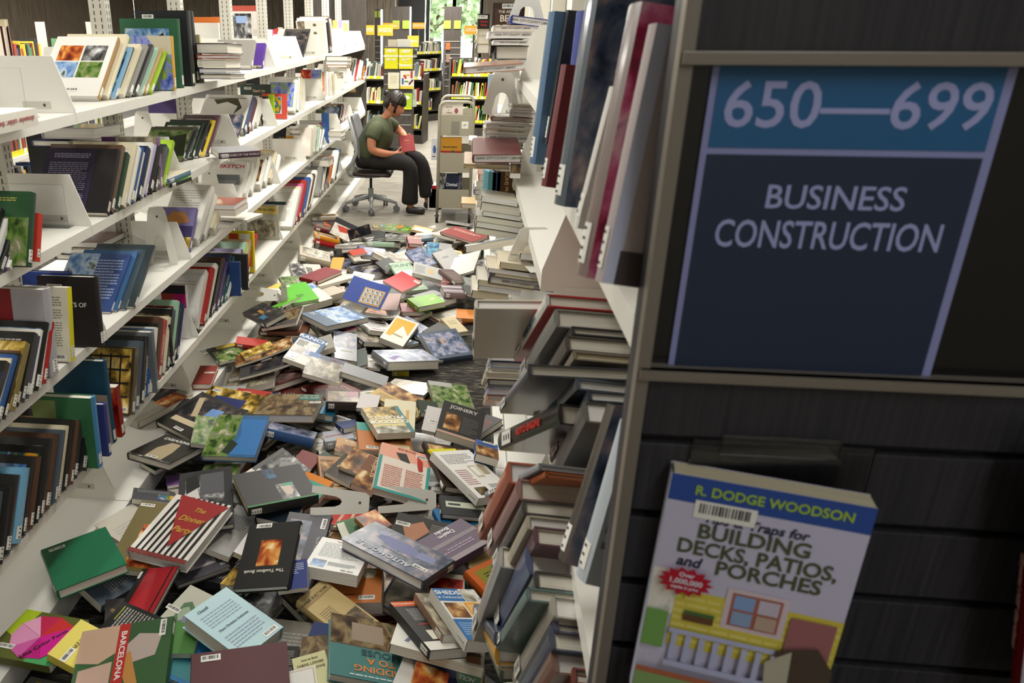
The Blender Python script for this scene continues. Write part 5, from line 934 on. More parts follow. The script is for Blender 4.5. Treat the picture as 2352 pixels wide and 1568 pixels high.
# ---------------------------------------------------------------- books on the sign-side shelves, head edges towards the camera
ZK.update({'a': (1050, 0, .44643), 'c': (1050, 500, .38265), 'd': (1050, 1000, .36232)})
def E(zk, xl, yt, xr, yb, Y, c, label, phi=0, a=0.0, h=.24, sl=0.0, pg=None, gloss=True, hard=True, els=(), tail=True, wmax=.24, group='books on the sign-side shelves', stamp=None, spt=None, detail=2, dz=0.0):
    """the head edges of a book: photo box of that face at distance Y; the book runs back from it, dipping by phi degrees"""
    bl = aty(*px(zk, (xl, yb)), Y); br = aty(*px(zk, (xr, yb)), Y); tl = aty(*px(zk, (xl, yt)), Y)
    p = math.radians(phi); k = math.sqrt(1 - a * a); d = Vector((a, k * math.cos(p), -k * math.sin(p)))
    x = Vector((1, 0, -sl)); x = (x - d * x.dot(d)).normalized(); z = x.cross(d)
    t = abs(tl[2] - bl[2]) * .94 / max(.35, .34 * math.sin(p) + .94 * math.cos(p)); w = min(abs(br[0] - bl[0]), wmax)
    if phi > 20: w = max(w, .15)
    t = min(max(t, .008), .06)
    o = Vector(bl) + Vector((0, 0, dz)); M = frame(o, x, d, z)
    r = book(label, M, w, h, t, c, 'l', sp='d4d2cc' if spt and 'PORSCHE' in spt[0] else None, els=els, tagl=False, group=group, hard=hard, pg=pg, gloss=gloss, detail=detail)
    if detail and tail:
        b = MB(); bul = -.12 * t - .0007; m_ = .012
        b.box((bul - .0005, h - .06, t * .12), (bul, h - .022, t * .88), LABELW)
        for j in range(3): b.box((bul - .0009, h - .055 + j * .01, t * .35), (bul - .0005, h - .051 + j * .01, t * .65), INK)
        b.build('call_number_label', r)
    if stamp and detail:
        o_ = text('library_stamp', stamp, r, frame((w * .55, -.0004 + .0035, t / 2), (1, 0, 0), (0, 0, 1), (0, -1, 0)), min(.011, t * .4), INK)
    if spt: spine_text_l(r, spt[0], h, t, spt[1], spt[2])
    return r
def spine_text_l(r, s, h, t, size, c):
    text('spine_lettering', s, r, frame((-.12 * t - .0014, h * .45, t / 2), (0, -1, 0), (0, 0, 1), (-1, 0, 0)), size, cover(c), sx=.9, bold=.0006)
ST = 'NAPA CITY-COUNTY LIBRARY'
# bay two, upper shelf
U = [('185 205 370 232', 'e4e2dc', 'white hardback with a photo jacket, lowest of the upper pile beneath the slotted bookend'), ('160 160 390 197', 'f0eee8', 'fat white book protruding from the upper pile'), ('185 130 400 160', 'e6dcc8', 'cream book second from the top of the upper pile'), ('275 76 470 120', '24348c', 'cobalt blue hardback crowning the upper pile under the slotted bookend')]
for i, (b, c, l) in enumerate(U):
    v = [float(q) for q in b.split()]; E('a', *v, 3.0, c, l, sl=(.12 if i == 3 else .0), pg=PAGES2, stamp=ST, phi=2)
E('a', 195, 232, 365, 305, 3.02, '202428', 'dark car photo paperback about traditional woodwork under the upper pile', phi=8, els=[('p', 0, 0, 1, 1, 'night')], pg=PAGES)
E('a', 35, 345, 340, 383, 2.62, 'a87860', 'long brown and white hardback jutting into the aisle at the upper shelf', sl=-.07, h=.28, pg=PAGES2, wmax=.3, stamp=ST)
E('a', 80, 795, 330, 838, 2.55, '6c2c34', 'maroon jacketed hardback jutting into the aisle at mid height', sl=-.02, h=.28, pg=PAGES2, wmax=.28, stamp=ST, phi=-3)
E('a', 35, 822, 270, 846, 2.62, 'c0a078', 'tan slim hardback under the maroon jacketed hardback', sl=.02, h=.26, pg=PAGES3, dz=-.012)
for i, (b, c, n) in enumerate([('175 720 345 760', '1e1e20', 'black'), ('140 683 370 722', 'e8e4dc', 'thick white'), ('140 656 390 683', 'ddd6c6', 'bone white'), ('150 632 390 657', 'cfcabc', 'dove grey'), ('175 597 390 622', '7a3c34', 'russet edged'), ('270 563 390 597', 'dedad2', 'chalk white'), ('280 532 400 562', 'e8e6e0', 'snow white')]):
    v = [float(q) for q in b.split()]; E('a', *v, 2.85, c, '%s hardback lying %s from the bottom in the mid-height pile beyond the blurred books' % (n, ordn[i]), phi=4, sl=.04, pg=PAGES2 if i % 2 else PAGES, stamp=ST)
for i, (b, c, n) in enumerate([('88 1167 350 1200', '3a3430', 'black edged'), ('95 1133 350 1165', 'e4e0d4', 'ivory'), ('95 1107 340 1135', 'b8b4ac', 'grey'), ('128 1080 330 1107', 'e8e4d8', 'cream white'), ('118 1038 325 1080', 'c8c2b4', 'stone'), ('122 1003 312 1035', 'e0d8c4', 'parchment')]):
    v = [float(q) for q in b.split()]; E('a', *v, 2.5, c, '%s softback, %s from the bottom in the sagging sign-side pile' % (n, ordn[i]), phi=6, sl=.13, pg=PAGES2 if i % 2 else PAGES, stamp=ST, hard=False)
for i, (b, c, n) in enumerate([('72 1490 260 1528', 'ece8dc', 'white'), ('105 1458 330 1492', 'dcd4b8', 'buff'), ('105 1436 400 1462', 'f0eadc', 'warm white'), ('160 1415 500 1458', '4a4854', 'slate violet'), ('190 1393 425 1420', 'b0bcc0', 'ice blue'), ('155 1376 415 1398', 'e4d8c0', 'pale peach'), ('217 1345 412 1376', 'e8dcc4', 'almond'), ('320 1298 402 1332', 'd0c4a8', 'oatmeal')]):
    v = [float(q) for q in b.split()]; E('a', *v, 1.95, c, '%s book lying %s from the bottom in the fanned pile above the navy hardback' % (n, ordn[i]), phi=8, sl=.11, pg=PAGES2 if i % 2 else PAGES3, stamp=ST, hard=i == 3)
E('a', 45, 1265, 315, 1300, 2.2, 'c8cca8', 'pale green and blue home magazine sliding off the shelf over the heap', phi=14, sl=-.2, h=.27, hard=False, els=[('r', 0, .1, .4, .6, '303840'), ('r', .3, .6, 1, .9, '4068a8')], wmax=.26)
# small far ones by the trolley
for i, (b, c, n) in enumerate([('20 1045 105 1070', 'b0904c', 'tan'), ('85 975 140 1000', '5a6a88', 'slate blue'), ('60 720 100 745', 'e0dcd0', 'white'), ('90 960 140 975', 'c8c4b8', 'pale grey'), ('95 1000 150 1030', 'd8c8a0', 'sand'), ('100 930 145 960', 'e4dcc8', 'cream'), ('110 895 150 930', 'c07860', 'terracotta'), ('75 770 140 785', '5a4a6a', 'plum'), ('100 740 150 765', '4c3a34', 'brown'), ('100 1055 160 1085', 'e8e4da', 'off-white')]):
    v = [float(q) for q in b.split()]; E('a', *v, 4.6 if i else 4.9, c, '%s book, %s of the loose ones poking out beside the trolley' % (n, ordn[i]), sl=.02, h=.2, stamp=None, tail=False, detail=0, group='loose books beside the trolley')
# bay two, books standing towards the aisle
def up(zk, xl, yt, xr, yb, Y, c, label, t=None, els=(), yaw=0.0, lean=0.0, w=None, **kw):
    bl = aty(*px(zk, (xl, yb)), Y); br = aty(*px(zk, (xr, yb)), Y); tl = aty(*px(zk, (xl, yt)), Y)
    W2 = abs(br[0] - bl[0]); H2 = tl[2] - bl[2]
    return book(label, frame(bl, Vector((1, 0, 0)), Vector((0, math.sin(lean), math.cos(lean))), Vector((0, -math.cos(lean), math.sin(lean)))), w or W2, min(H2, .36), t or .03, c, 'l', els=els, group='books standing on the sign-side shelves', **kw)
up('a', 170, 15, 330, 300, 3.25, '3a2a22', 'brown hardback lettered THE ART OF BEEF CUTTING standing on the sign side', els=[('r', .08, .1, .92, .9, '4a362a'), T_('THE ART OF', .5, .16, .07, 'd8d0c0'), T_('BEEF', .5, .28, .16, 'e0d8c8'), T_('CUTTING', .5, .43, .11, 'e0d8c8'), ('x', .2, .55, .8, .6, 'c8c0b0', 1)], bar=(.5, .06))
up('a', 105, 72, 165, 150, 4.6, '202020', 'black book lettered ULTIMATE GUIDE tilted near the yellow garden sign', els=[T_('Ultimate', .5, .5, .16, 'c83028'), T_('Guide', .5, .72, .18, 'c83028')], bar=(.4, .2), t=.02)
up('a', 150, 380, 205, 585, 3.3, 'b8d0e4', 'sky blue softback standing behind the bookends', hard=False, els=[T_('F', .7, .1, .1, '304050')])
up('a', 150, 848, 168, 1008, 3.0, '6cb4c4', 'turquoise spine standing below the maroon jacketed hardback', t=.15, w=.028)
up('a', 172, 850, 192, 1000, 3.0, '3a5a8c', 'blue spine beside the turquoise spine', t=.15, w=.028)
up('a', 194, 845, 246, 1000, 3.0, '5a3c20', 'brown spine lettered BACK TO SHOP', t=.15, els=[T_('Back to SHOP', .5, .5, .17, 'd8c090', 90, 1, 0)], w=.07)
up('a', 270, 822, 320, 905, 2.6, 'e4e0dc', 'white paperback with a small photo at the end of the bare shelf', t=.04, els=[('p', 0, .1, 1, .7, 'brown')], hard=False)
# bay one, middle shelf: row slumped towards the camera
N1 = [('c', 110, 488, 520, 545, 1.32, 56, 'd4cfc0', 'navy bordered hardback with a beige jacket heading the slumped row', .02, '', .16), ('c', 540, 455, 960, 532, 1.24, 46, 'b0302c', 'red and black topped hardback in the slumped row, with a spine of car lettering', -.14, 'PORSCHE 911', .24),
      ('c', 595, 545, 1000, 655, 1.19, 47, '8a8a86', 'thick black boarded hardback in a grey jacket after the red topped one', -.14, '', .25), ('c', 690, 650, 1030, 700, 1.16, 48, '3c3a3e', 'thin charcoal hardback in the slumped row', -.14, '', .25),
      ('c', 660, 706, 1060, 795, 1.12, 50, '5a5450', 'dark boarded hardback with a striped jacket in the slumped row', -.14, '', .26), ('c', 700, 798, 1050, 850, 1.1, 50, '8a8070', 'black edged tan hardback below the striped jacket', -.14, '', .24),
      ('c', 430, 880, 1050, 950, 1.06, 40, '46464e', 'wide black and yellow trimmed hardback sticking far out of the slumped row', -.1, '', .25), ('c', 720, 965, 1040, 1030, 1.05, 48, '5c6470', 'blue topped hardback under the wide trimmed one', -.2, 'THE TIN', .24),
      ('c', 620, 1125, 760, 1240, 1.02, 40, '26241f', 'black hardback with red and grey block lettering on its spine', -.3, 'AUTO ENGINE', .24), ('c', 790, 1040, 1030, 1100, 1.02, 52, '38404c', 'navy boarded hardback between the black and the blue lined ones', -.1, '', .24),
      ('c', 770, 1112, 1020, 1225, .99, 60, '6c6a66', 'grey jacketed hardback lined with bright blue at the head', -.12, '', .26),
      ('d', 520, 180, 720, 215, .98, 45, '9a9ea6', 'silver blue hardback with a photo spine below the black block lettered one', -.3, '', .22), ('d', 560, 235, 720, 262, .97, 45, 'b05a2c', 'rust orange paperback under the silver blue hardback', -.3, '', .2)]
for z_, xl, yt, xr, yb, Y, ph, c, l, a, s, h in N1:
    E(z_, xl, yt, xr, yb, Y, c, l, phi=ph, a=a, h=h, sl=-.03, pg=PAGES2 if 'navy' in l or 'blue' in l else PAGES3 if 'tan' in l else PAGES, wmax=.22, spt=(s, .016, 'c83c30' if c == '26241f' else '28405c') if s else None, group='row slumped towards the camera')
N2 = [(325, 188, 640, 300, 1.02, 55, 'b86a50', 'violet tinted thick page block with an orange photo spine', .26), (390, 300, 650, 405, .98, 56, 'a07a78', 'magenta boarded hardback with a wood tone jacket', .25), (420, 425, 650, 495, .95, 58, '504c4a', 'black boarded hardback below the magenta one', .24), (445, 525, 645, 592, .93, 60, 'b8b09c', 'cream boarded hardback with a pale jacket', .24), (495, 605, 620, 690, .91, 62, '6a4c54', 'maroon boarded hardback beside the tall grey standing one', .22),
      (275, 745, 450, 835, .98, 68, 'a8a4a0', 'pink boarded hardback hanging out over the heap in a clear jacket', .25), (460, 732, 740, 882, .9, 62, '5c6484', 'thick navy hardback with streaky pages', .25), (500, 892, 750, 968, .87, 64, '4c4a48', 'black and red lined hardback under the thick navy one', .24), (445, 990, 770, 1048, .85, 60, '68807c', 'bottle green boarded hardback', .24), (610, 1062, 790, 1150, .83, 66, 'b0aca0', 'ivory boarded hardback under the bottle green one', .25),
      (630, 1160, 800, 1245, .82, 66, '54506c', 'indigo boarded hardback with an extra slip of paper', .24), (605, 1256, 820, 1358, .8, 66, '4c5464', 'midnight blue hardback near the bottom of the tumbled row', .25), (625, 1382, 840, 1508, .78, 66, '7c5c50', 'brown boarded hardback near the bottom of the tumbled row', .25), (740, 1512, 835, 1570, .77, 66, '8a5048', 'chestnut hardback lowest in the tumbled row', .2),
      (240, 1262, 450, 1332, .95, 30, '40485c', 'navy edged hardback atop the low pile at the foot of the sign-side shelves', .22), (250, 1352, 450, 1450, .95, 24, 'd8a030', 'amber yellow boarded hardback in the low pile', .22), (260, 1455, 445, 1486, .95, 24, 'd0c0a0', 'sand boarded hardback under the amber yellow one', .22), (275, 1492, 440, 1562, .95, 22, '3c5c44', 'dark green boarded hardback at the base of the low pile', .22)]
for i, (xl, yt, xr, yb, Y, ph, c, l, h) in enumerate(N2):
    E('d', xl, yt, xr, yb, Y, c, l, phi=ph, a=-.12, h=h, sl=-.02, pg=PAGES2 if i % 3 == 0 else PAGES, wmax=.2, group='tumbled row on the lower sign-side shelves')
# low row of spines seen past the slumped row
for i, (x, y, c, n) in enumerate([(195, 835, 'c8c8d0', 'lavender'), (200, 880, '8088a8', 'dull blue'), (175, 910, 'e0dcc8', 'cream'), (165, 945, 'd8ccb0', 'beige'), (185, 985, '48484c', 'charcoal'), (180, 1040, 'b8b0d0', 'lilac'), (175, 1080, 'c89870', 'tan')]):
    E('c', x, y - 16, x + 130, y + 18, 1.75, c, '%s book, %s down the shadowed pile between the heap and the slumped row' % (n, ordn[i]), phi=30, h=.2, pg=PAGES2, tail=False, group='shadowed pile')
# tall books leaning beside the end panel
def slant(label, foot, head, Y0_, t, w, c, tx=0.0, els=(), **kw):
    """spine towards the aisle; photo points of the foot and the head of the spine"""
    X0 = aty(*foot, Y0_); P1 = aty(*head, Y0_ + tx); yv = Vector(P1) - Vector(X0); h = min(yv.length, .36); yv.normalize()
    x = Vector((1, .12, 0)); x = (x - yv * x.dot(yv)).normalized(); z = x.cross(yv)
    return book(label, frame(X0, x, yv, z), w, h, t, c, 'l', els=els, group='blurred tall books by the end panel', **kw)
slant('tall dark grey book with a photo spine standing beside the end panel', (1283, 1275), (1395, 925), .84, .03, .1, '45454a', tx=.07, els=[('p', 0, 0, 1, 1, 'dusk')], sp='4a443e', gloss=True)
slant('pale blue lettered book leaning against the end panel', (1325, 1310), (1425, 960), .74, .035, .05, 'b4bcc4', tx=.05, els=[('x', .1, .2, .9, .8, '6a5a78', 6)])
# top shelf, bay one
slant('steel blue book with a white call tag, first on the blurred top shelf', (1218, 372), (1262, 30), 1.56, .045, .2, '5c7c98', tx=.02, sp='4c6c8c', pg=PAGES2)
slant('black book squeezed behind the steel blue one on the top shelf', (1250, 330), (1300, 25), 1.52, .02, .2, '2a2c34', tx=.02)
slant('cobalt and white book between the black and the navy ones on the top shelf', (1290, 330), (1325, 30), 1.4, .04, .2, '2c3c8c', tx=.02, pg=PAGES2)
slant('short oxblood bound book with a white call tag on the top shelf', (1244, 425), (1290, 150), 1.24, .03, .17, '6c2428', tx=.02, els=[('r', .1, .03, 1, .97, 'b4b4a8')], pg=PAGES2)
slant('tall navy photo book in a clear jacket on the top shelf', (1275, 465), (1350, -10), 1.02, .05, .18, '46586c', tx=.03, sp='344656', gloss=True, els=[('p', 0, 0, 1, 1, 'dusk')])
slant('slim white book with red spine lettering on the top shelf', (1318, 520), (1400, 200), .86, .016, .14, 'dcdad4', tx=.02, els=[('x', .05, .2, .2, .8, 'b05048', 4)])
slant('russet photo spine book in a clear jacket, next to the aeroplane cover', (1325, 625), (1445, 20), .74, .035, .16, '8a7a80', tx=.04, sp='7c6a66', gloss=True, els=[('p', 0, 0, 1, 1, 'pink')])
r_ = slant('pale pinkish hardback with an aeroplane propeller on its cover', (1368, 640), (1490, 60), .69, .02, .1, 'b4a8a8', tx=.03, pg=PAGES2, els=[('r', 0, .0, .12, 1, 'c8cce4'), ('r', .1, .86, 1, 1, '4a4040'), ('g', [(.7, .66), (.78, .6), (.95, .66), (.95, .76), (.78, .78)], '6a5a54'), ('g', [(.74, .5), (.77, .5), (.77, .84), (.74, .84)], '5a4c48')])

for i, (b, c, n) in enumerate((('98 226 165 275', '6a5a48', 'brown'), ('100 184 165 226', 'd8c8a0', 'tan'), ('104 152 165 184', 'c8b890', 'straw'))):
    v = [float(q) for q in b.split()]; E('a', *v, 4.6, c, '%s book, %s up in the stack beneath the black ULTIMATE GUIDE book' % (n, ordn[i]), h=.2, tail=False, detail=0, group='stack beneath the guide book')
# ---------------------------------------------------------------- display on the end panel
def pB(x, y, Y): return Vector(aty(x, y, Y))
TLb, TRb = pB(1545, 1085, .615), pB(2018, 1168, .585)
xb = (TRb - TLb); wb = xb.length; xb.normalize()
yb_ = (TLb - pB(1512, 1568, .6)); yb_ = (yb_ - xb * yb_.dot(xb)).normalized(); zb2 = xb.cross(yb_); hb = wb * 1.5; tb = .024
VK = 1.27 / 1.5
def vs(els):
    o = []
    for e in els:
        if e[0] in 'prx': o.append((e[0], e[1], min(1, e[2] * VK), e[3], min(1, e[4] * VK)) + e[5:])
        elif e[0] == 't': o.append(('t', e[1], e[2], e[3] * VK, e[4] * VK) + e[5:])
        elif e[0] == 'g': o.append(('g', [(u, v * VK) for u, v in e[1]], e[2]))
    return o
deck = book('paperback lettered BUILDING DECKS, PATIOS, and PORCHES in the clear holder on the end panel', frame(TLb - yb_ * hb - zb2 * tb, xb, yb_, zb2), wb, hb, tb, 'c8c4dc', 'l', hard=False, pg=PAGES3, tagl=False, sp='b8bcd0',
  els=vs([('r', 0, 0, 1, .125, '2f4f9c'), T_('R. DODGE WOODSON', .52, .062, .062, 'a8c840', 0, .95), T_('Tips & Traps for', .46, .185, .062, '2c3048', 0, 1, .2),
       T_('BUILDING', .47, .255, .098, '50583c', 0, 1.02), T_('DECKS, PATIOS,', .5, .34, .098, '50583c', 0, .92), T_('and', .17, .415, .07, '2c3048', 0, 1, .2), T_('PORCHES', .58, .42, .098, '50583c', 0, 1.0),
       ('p', 0, .47, .2, .7, 'pale'), ('r', .14, .56, 1, .86, 'd8c850'), ('x', .14, .58, 1, .84, 'e4d878', 7), ('r', .4, .5, .72, .71, 'd8c8d0'), ('r', .43, .52, .69, .69, 'b06858'), ('r', .445, .53, .55, .6, '88a8d8'), ('r', .57, .53, .675, .6, 'c8c0d0'), ('r', .445, .61, .55, .68, '90a8cc'), ('r', .57, .61, .675, .68, 'c0a898'),
       ('r', .74, .58, .97, .98, 'a06868'), ('r', .2, .67, .36, .71, '6a4830'), ('r', .2, .655, .36, .675, '4c7040'), ('r', 0, .68, .12, .88, '78a858'),
       ('r', .14, .76, .8, .785, 'b8bce0')] + [('r', .16 + .075 * i, .785, .19 + .075 * i, .93, 'b8bce0') for i in range(8)] + [('r', .14, .93, .8, .96, 'b8bce0'), ('g', [(.7, .75), (.9, .7), (1, .8), (1, .98), (.74, .98)], '504438'), ('g', [(.66, .82), (.78, .74), (.8, .95), (.68, .95)], 'b8b4a0'),
       ('g', [(.17 + (.15 if i % 2 == 0 else .115) * math.cos(i * math.pi / 14), .5 + (.075 if i % 2 == 0 else .055) * math.sin(i * math.pi / 14)) for i in range(28)][::-1], 'b81c34'), T_('Over', .17, .465, .03, 'e8e4f0'), T_('1,000,000', .17, .5, .036, 'e8e4f0'), T_('copies in print', .17, .53, .02, 'e8e4f0'), ('r', 0, .99, 1, 1.02, 'b06848'), ('r', 0, 1.02, 1, 1.18, '88a868')]), bar=(.3, .125), group='books displayed on the end panel')
a0 = pB(1590, 1006, PY - .014); a1 = pB(2010, 1035, PY - .014)
hr = empty('book_holder', (a0.x, PY - .013, a0.z)); tag(hr, 'clear acrylic book holder hooked in the slatwall behind the building decks paperback', 'holder')
b = MB(); W0 = a1.x - a0.x
b.box((0, -.004, -.26), (W0, -.001, 0), ACRYLIC); b.build('back_plate', hr, bevel=.0012)
b = MB(); b.box((W0 * .15, -.008, -.012), (W0 * .8, -.004, .008), ACRYLIC); b.build('hook_strip', hr, bevel=.001)
b = MB(); b.box((0, -.06, -.262), (W0, -.001, -.258), ACRYLIC); b.box((0, -.06, -.258), (W0, -.057, -.235), ACRYLIC); b.build('ledge', hr, bevel=.001)
TL2 = pB(2288, 1030, .61); up2 = (TL2 - pB(2240, 1568, .60)).normalized(); x2 = Vector((.94, -.34, 0)); x2 = (x2 - up2 * x2.dot(up2)).normalized(); z2 = x2.cross(up2)
rb = book('red spined book with white script beside the building decks paperback', frame(TL2 - up2 * .27 - z2 * .02 + x2 * .03, x2, up2, z2), .16, .27, .028, 'b8b4c4', 'l', sp='8c1420', tagl=False, pg=PAGES2, els=[('r', 0, 0, 1, .02, 'a01c28'), ('p', .1, .3, 1, 1, 'dusk'), ('p', .12, .38, .9, .55, 'gold')], group='books displayed on the end panel')
spine_text_l(rb, 'Crystal Hill Gardens', .27, .028, .013, 'e0a8a8')
# ---------------------------------------------------------------- bookends
def arch(w, h, tw):
    o = [(-w / 2, 0), (-w / 2, h * .12), (-tw / 2, h * .93), (-tw / 2 + .01, h), (tw / 2 - .01, h), (tw / 2, h * .93), (w / 2, h * .12), (w / 2, 0), (w * .26, 0)]
    i = [(w * .17, h * .42), (w * .1, h * .5), (0, h * .53), (-w * .1, h * .5), (-w * .17, h * .42), (-w * .26, 0)]
    return o + i
def bookend(label, M, w=.13, h=.23, tw=.075, base=True, group='white bookends'):
    r = empty('bookend', M=M); tag(r, label, 'bookend', group)
    b = MB(); b.prism(arch(w, h, tw), 1, -.0008, .0008, WHITE)
    # prism(axis=1) runs (z, x): swap so that the plate stands up
    b.v = [(p[2], p[1], p[0]) for p in b.v]; b.f = [f[::-1] for f in b.f]
    b.build('plate', r)
    b = MB(); b.tube((0, -.0014, h * .84), (0, .0014, h * .84), .005, .005, DARKSLOT, 12); b.build('hole', r)
    if base:
        b = MB(); b.box((-w * .24, -.1, 0), (w * .24, 0, .0016), WHITE); b.box((-w * .24, -.0008, 0), (w * .24, .0008, .004), WHITE); b.build('base_tongue', r)
    return r
def be(label, x, y, z, ht, yaw=0, lean=0, w=.13, **kw):
    P = atz(x, y, z); top = P[1]
    M = Matrix.Translation(Vector(P) + Vector((0, 0, .001))) @ Matrix.Rotation(yaw, 4, 'Z') @ Matrix.Rotation(lean, 4, 'X')
    return bookend(label, M, w=w, h=ht, **kw)
be('white bookend standing alone on the third shelf, with an arched cutout', 372, 607, LC, .25, .12, w=.14)
be('white bookend on the third shelf under the pale stack by the SKETCH book', 486, 465, LC, .2, .1)
be('white bookend on the top shelf before the grey dress picture book', 468, 118, LA, .2, 0)
be('white bookend on the top shelf in front of the silver landscape book', 566, 106, LA, .23, .2)
be('white bookend in front of the drawing lesson book, second shelf', 578, 260, LB, .2, .1)
be('white bookend on the second shelf behind the leaning green hill books', 336, 350, LB, .2, 0)
be('white bookend on the top shelf in front of the jewellery pattern book', 645, 98, LA, .19, .1)
be('white bookend on the top shelf by the pale sample books', 770, 100, LA, .2, .1)
be('white bookend standing in the deck bay by the vivid green book', 655, 722, .13, .2, -.9, w=.1)
def fallen(label, p, q, zf, side):
    """a bookend on its long edge in the heap, between two photo points"""
    A = Vector(atz(*p, zf)); B = Vector(atz(*q, zf)); d = (B - A).normalized(); up_ = Vector((0, 0, 1)); n = d.cross(up_)
    wv = (up_ * .8 + n * (-.6 if n.y < 0 else .6)); wv = (wv - d * wv.dot(d)).normalized()
    return bookend(label, frame(A + wv * .05, wv, d.cross(wv), d), w=.1, h=(B - A).length, tw=.07, base=False)
def hz(p, q): return float(max(atz(p[0] + (q[0] - p[0]) * f, p[1] + (q[1] - p[1]) * f, .1)[2] * 0 + hm[int((atz(p[0] + (q[0] - p[0]) * f, p[1] + (q[1] - p[1]) * f, .1)[0] - HX0) / HC), int((atz(p[0] + (q[0] - p[0]) * f, p[1] + (q[1] - p[1]) * f, .1)[1] - HY0) / HC)] for f in (.1, .5, .9)))
fallen('white bookend on its edge in front of the red sideways lettered book', (712, 1182), (846, 1190), hz((712, 1182), (846, 1190)), 1)
fallen('white bookend with a long slot on its edge below the coral topped book', (868, 1178), (1002, 1180), hz((868, 1178), (1002, 1180)), 1)
fallen('white bookend lying on the base shelf beside the vivid green book', (562, 690), (640, 697), .15, 1)
def ber(label, x, y, Y, ht, yaw=0, lean=0):
    P = aty(x, y, Y); return bookend(label, Matrix.Translation(Vector(P)) @ Matrix.Rotation(yaw, 4, 'Z') @ Matrix.Rotation(lean, 4, 'X'), h=ht)
ber('tall white bookend standing before the sky blue softback on the sign side', 1160, 262, 3.1, .2)
ber('white bookend in front of the taller one on the sign side', 1150, 262, 2.95, .14, .1)
ber('white slotted bookend behind the cobalt blue hardback on the upper pile', 1208, 50, 3.2, .1)
ber('white bookend lying under the fanned pile by the navy hardback', 1222, 600, 2.0, .09, .2)
# clear acrylic dividers
def divider(label, M):
    r = empty('shelf_divider', M=M); tag(r, label, 'divider', 'clear dividers')
    b = MB(); b.box((-.2, 0, 0), (0, .003, .14), ACRYLIC); b.build('upright_sheet', r, bevel=.001)
    b = MB(); b.box((-.2, 0, 0), (0, .07, .003), ACRYLIC); b.build('foot_sheet', r, bevel=.001)
divider('clear acrylic divider on the second shelf before the dark purple cover', Matrix.Translation(Vector(atz(158, 525, LB))))
divider('clear acrylic divider on the top shelf before the white book of house photos', Matrix.Translation((XL - .05, 2.2, LA + .001)))
divider('clear acrylic divider in front of the tall white cover on the fourth shelf', Matrix.Translation((XL - .01, 3.3, LD + .001)))
# the flat book hanging over the nearest top shelf, and piles
P = Vector(atx(85, 262, XL + .05))
w_ = book('thick white paperback with red spine lettering lying over the edge of the top shelf', frame((XL - .22, P.y - .3, LA + .002), (1, 0, 0), (0, 1, 0), (0, 0, 1)), .27, .3, .045, 'e4e0d4', 'r', hard=False, pg=PAGES2, group='books lying on the wall-side shelves')
text('spine_lettering', 'alexander calder: the paris years', w_, frame((.272, .15, .022), (0, -1, 0), (0, 0, -1), (1, 0, 0)), .02, cover('a83838'))
def pile(zk, Y, lst, tmpl, phi=3, **kw):
    for i, (b_, c, n) in enumerate(lst):
        v = [float(q) for q in b_.split()]; E(zk, *v, Y, c, tmpl % (n, ordn[i]), phi=phi, pg=PAGES2 if i % 2 else PAGES, tail=False, group='piles on the wall-side shelves', **kw)
pile('1', 3.62, [('1800 665 2080 712', '3a3430', 'black edged'), ('1790 610 2040 660', '222a4c', 'navy'), ('1785 530 2040 606', 'e4dcc8', 'curling white'), ('1775 490 2040 526', 'b04a34', 'rust edged'), ('1770 385 2055 482', '2a2422', 'thick black')], '%s hardback, %s from the bottom of the pile on the top shelf')
pile('4', 3.75, [('1715 510 2120 565', 'c8b8a8', 'pale'), ('1720 465 2110 508', 'a85040', 'brick edged')], '%s paperback, %s from the bottom of the small pile on the third shelf', hard=False)
pile('4', 3.05, [('500 908 755 965', '2c3040', 'ink blue'), ('555 853 815 920', '26262a', 'black'), ('640 840 900 885', 'e0dcd4', 'white'), ('640 800 930 860', '5a3434', 'wine edged')], '%s hardback, %s from the bottom of the third shelf back pile')
pile('1', 2.95, [('290 1260 620 1315', '24365c', 'blue boarded'), ('385 1145 860 1250', 'a8a4b0', 'grey paperback-like')], '%s book, %s from the bottom behind the dark purple cover')
Q2 = lambda x, y: (500 + x * .2551, y * .2551)
def st2(label, z, tl, tr, br, c, t=.03, lean=.06, dY=0, **kw): return stand(label, z, Q2(*tl), Q2(*tr), Q2(*br), c, t, lean, dY, **kw)
st2('silver wrapped landscape book standing on the top shelf', LA, (0, 125), (275, 125), (285, 560), 'b4b0a8', dY=.1, gloss=True, els=[('p', 0, 0, 1, 1, 'bw'), ('r', .5, .05, .85, .2, '90a8d0')])
st2('grey hardback with a sketched dress lying back on the top shelf', LA, (80, 405), (420, 410), (300, 632), '84807a', .04, .75, pg=PAGES2, els=[('g', [(.35, .15), (.5, .1), (.6, .3), (.75, .5), (.3, .55), (.4, .35)], 'b4b0a8')])
st2('violet hardback leaning after the grey dress book', LA, (430, 450), (515, 440), (400, 620), '4c2c80', .03, .75, w=.15)
st2('cream and green slim book leaning after the grey dress book', LA, (400, 440), (470, 432), (345, 620), 'b0b078', .02, .75, w=.15, hard=False)
st2('white book with script and a pink spine on the top shelf', LA, (300, 268), (497, 268), (500, 540), 'e4e0dc', .03, .05, sp='d060a0', els=[('x', .2, .2, .7, .3, '707070', 2)])
row('%s book, %s from the scarlet cover, top shelf', LA, Q2(565, 490), Q2(625, 285), Q2(740, 530), Q2(830, 345), [('scarlet fronted', 'c83024', [('x', .1, .5, .7, .8, 'd85848', 6)], {})] + [('navy', '2c3c60'), ('red', 'a82028'), ('red horse picture', 'a03028', [('p', .1, .3, .95, .9, 'gold')]), ('white', 'e0dcd0'), ('charcoal', '3a3836')], 'row by the scarlet cover', w=.2, seed=21)
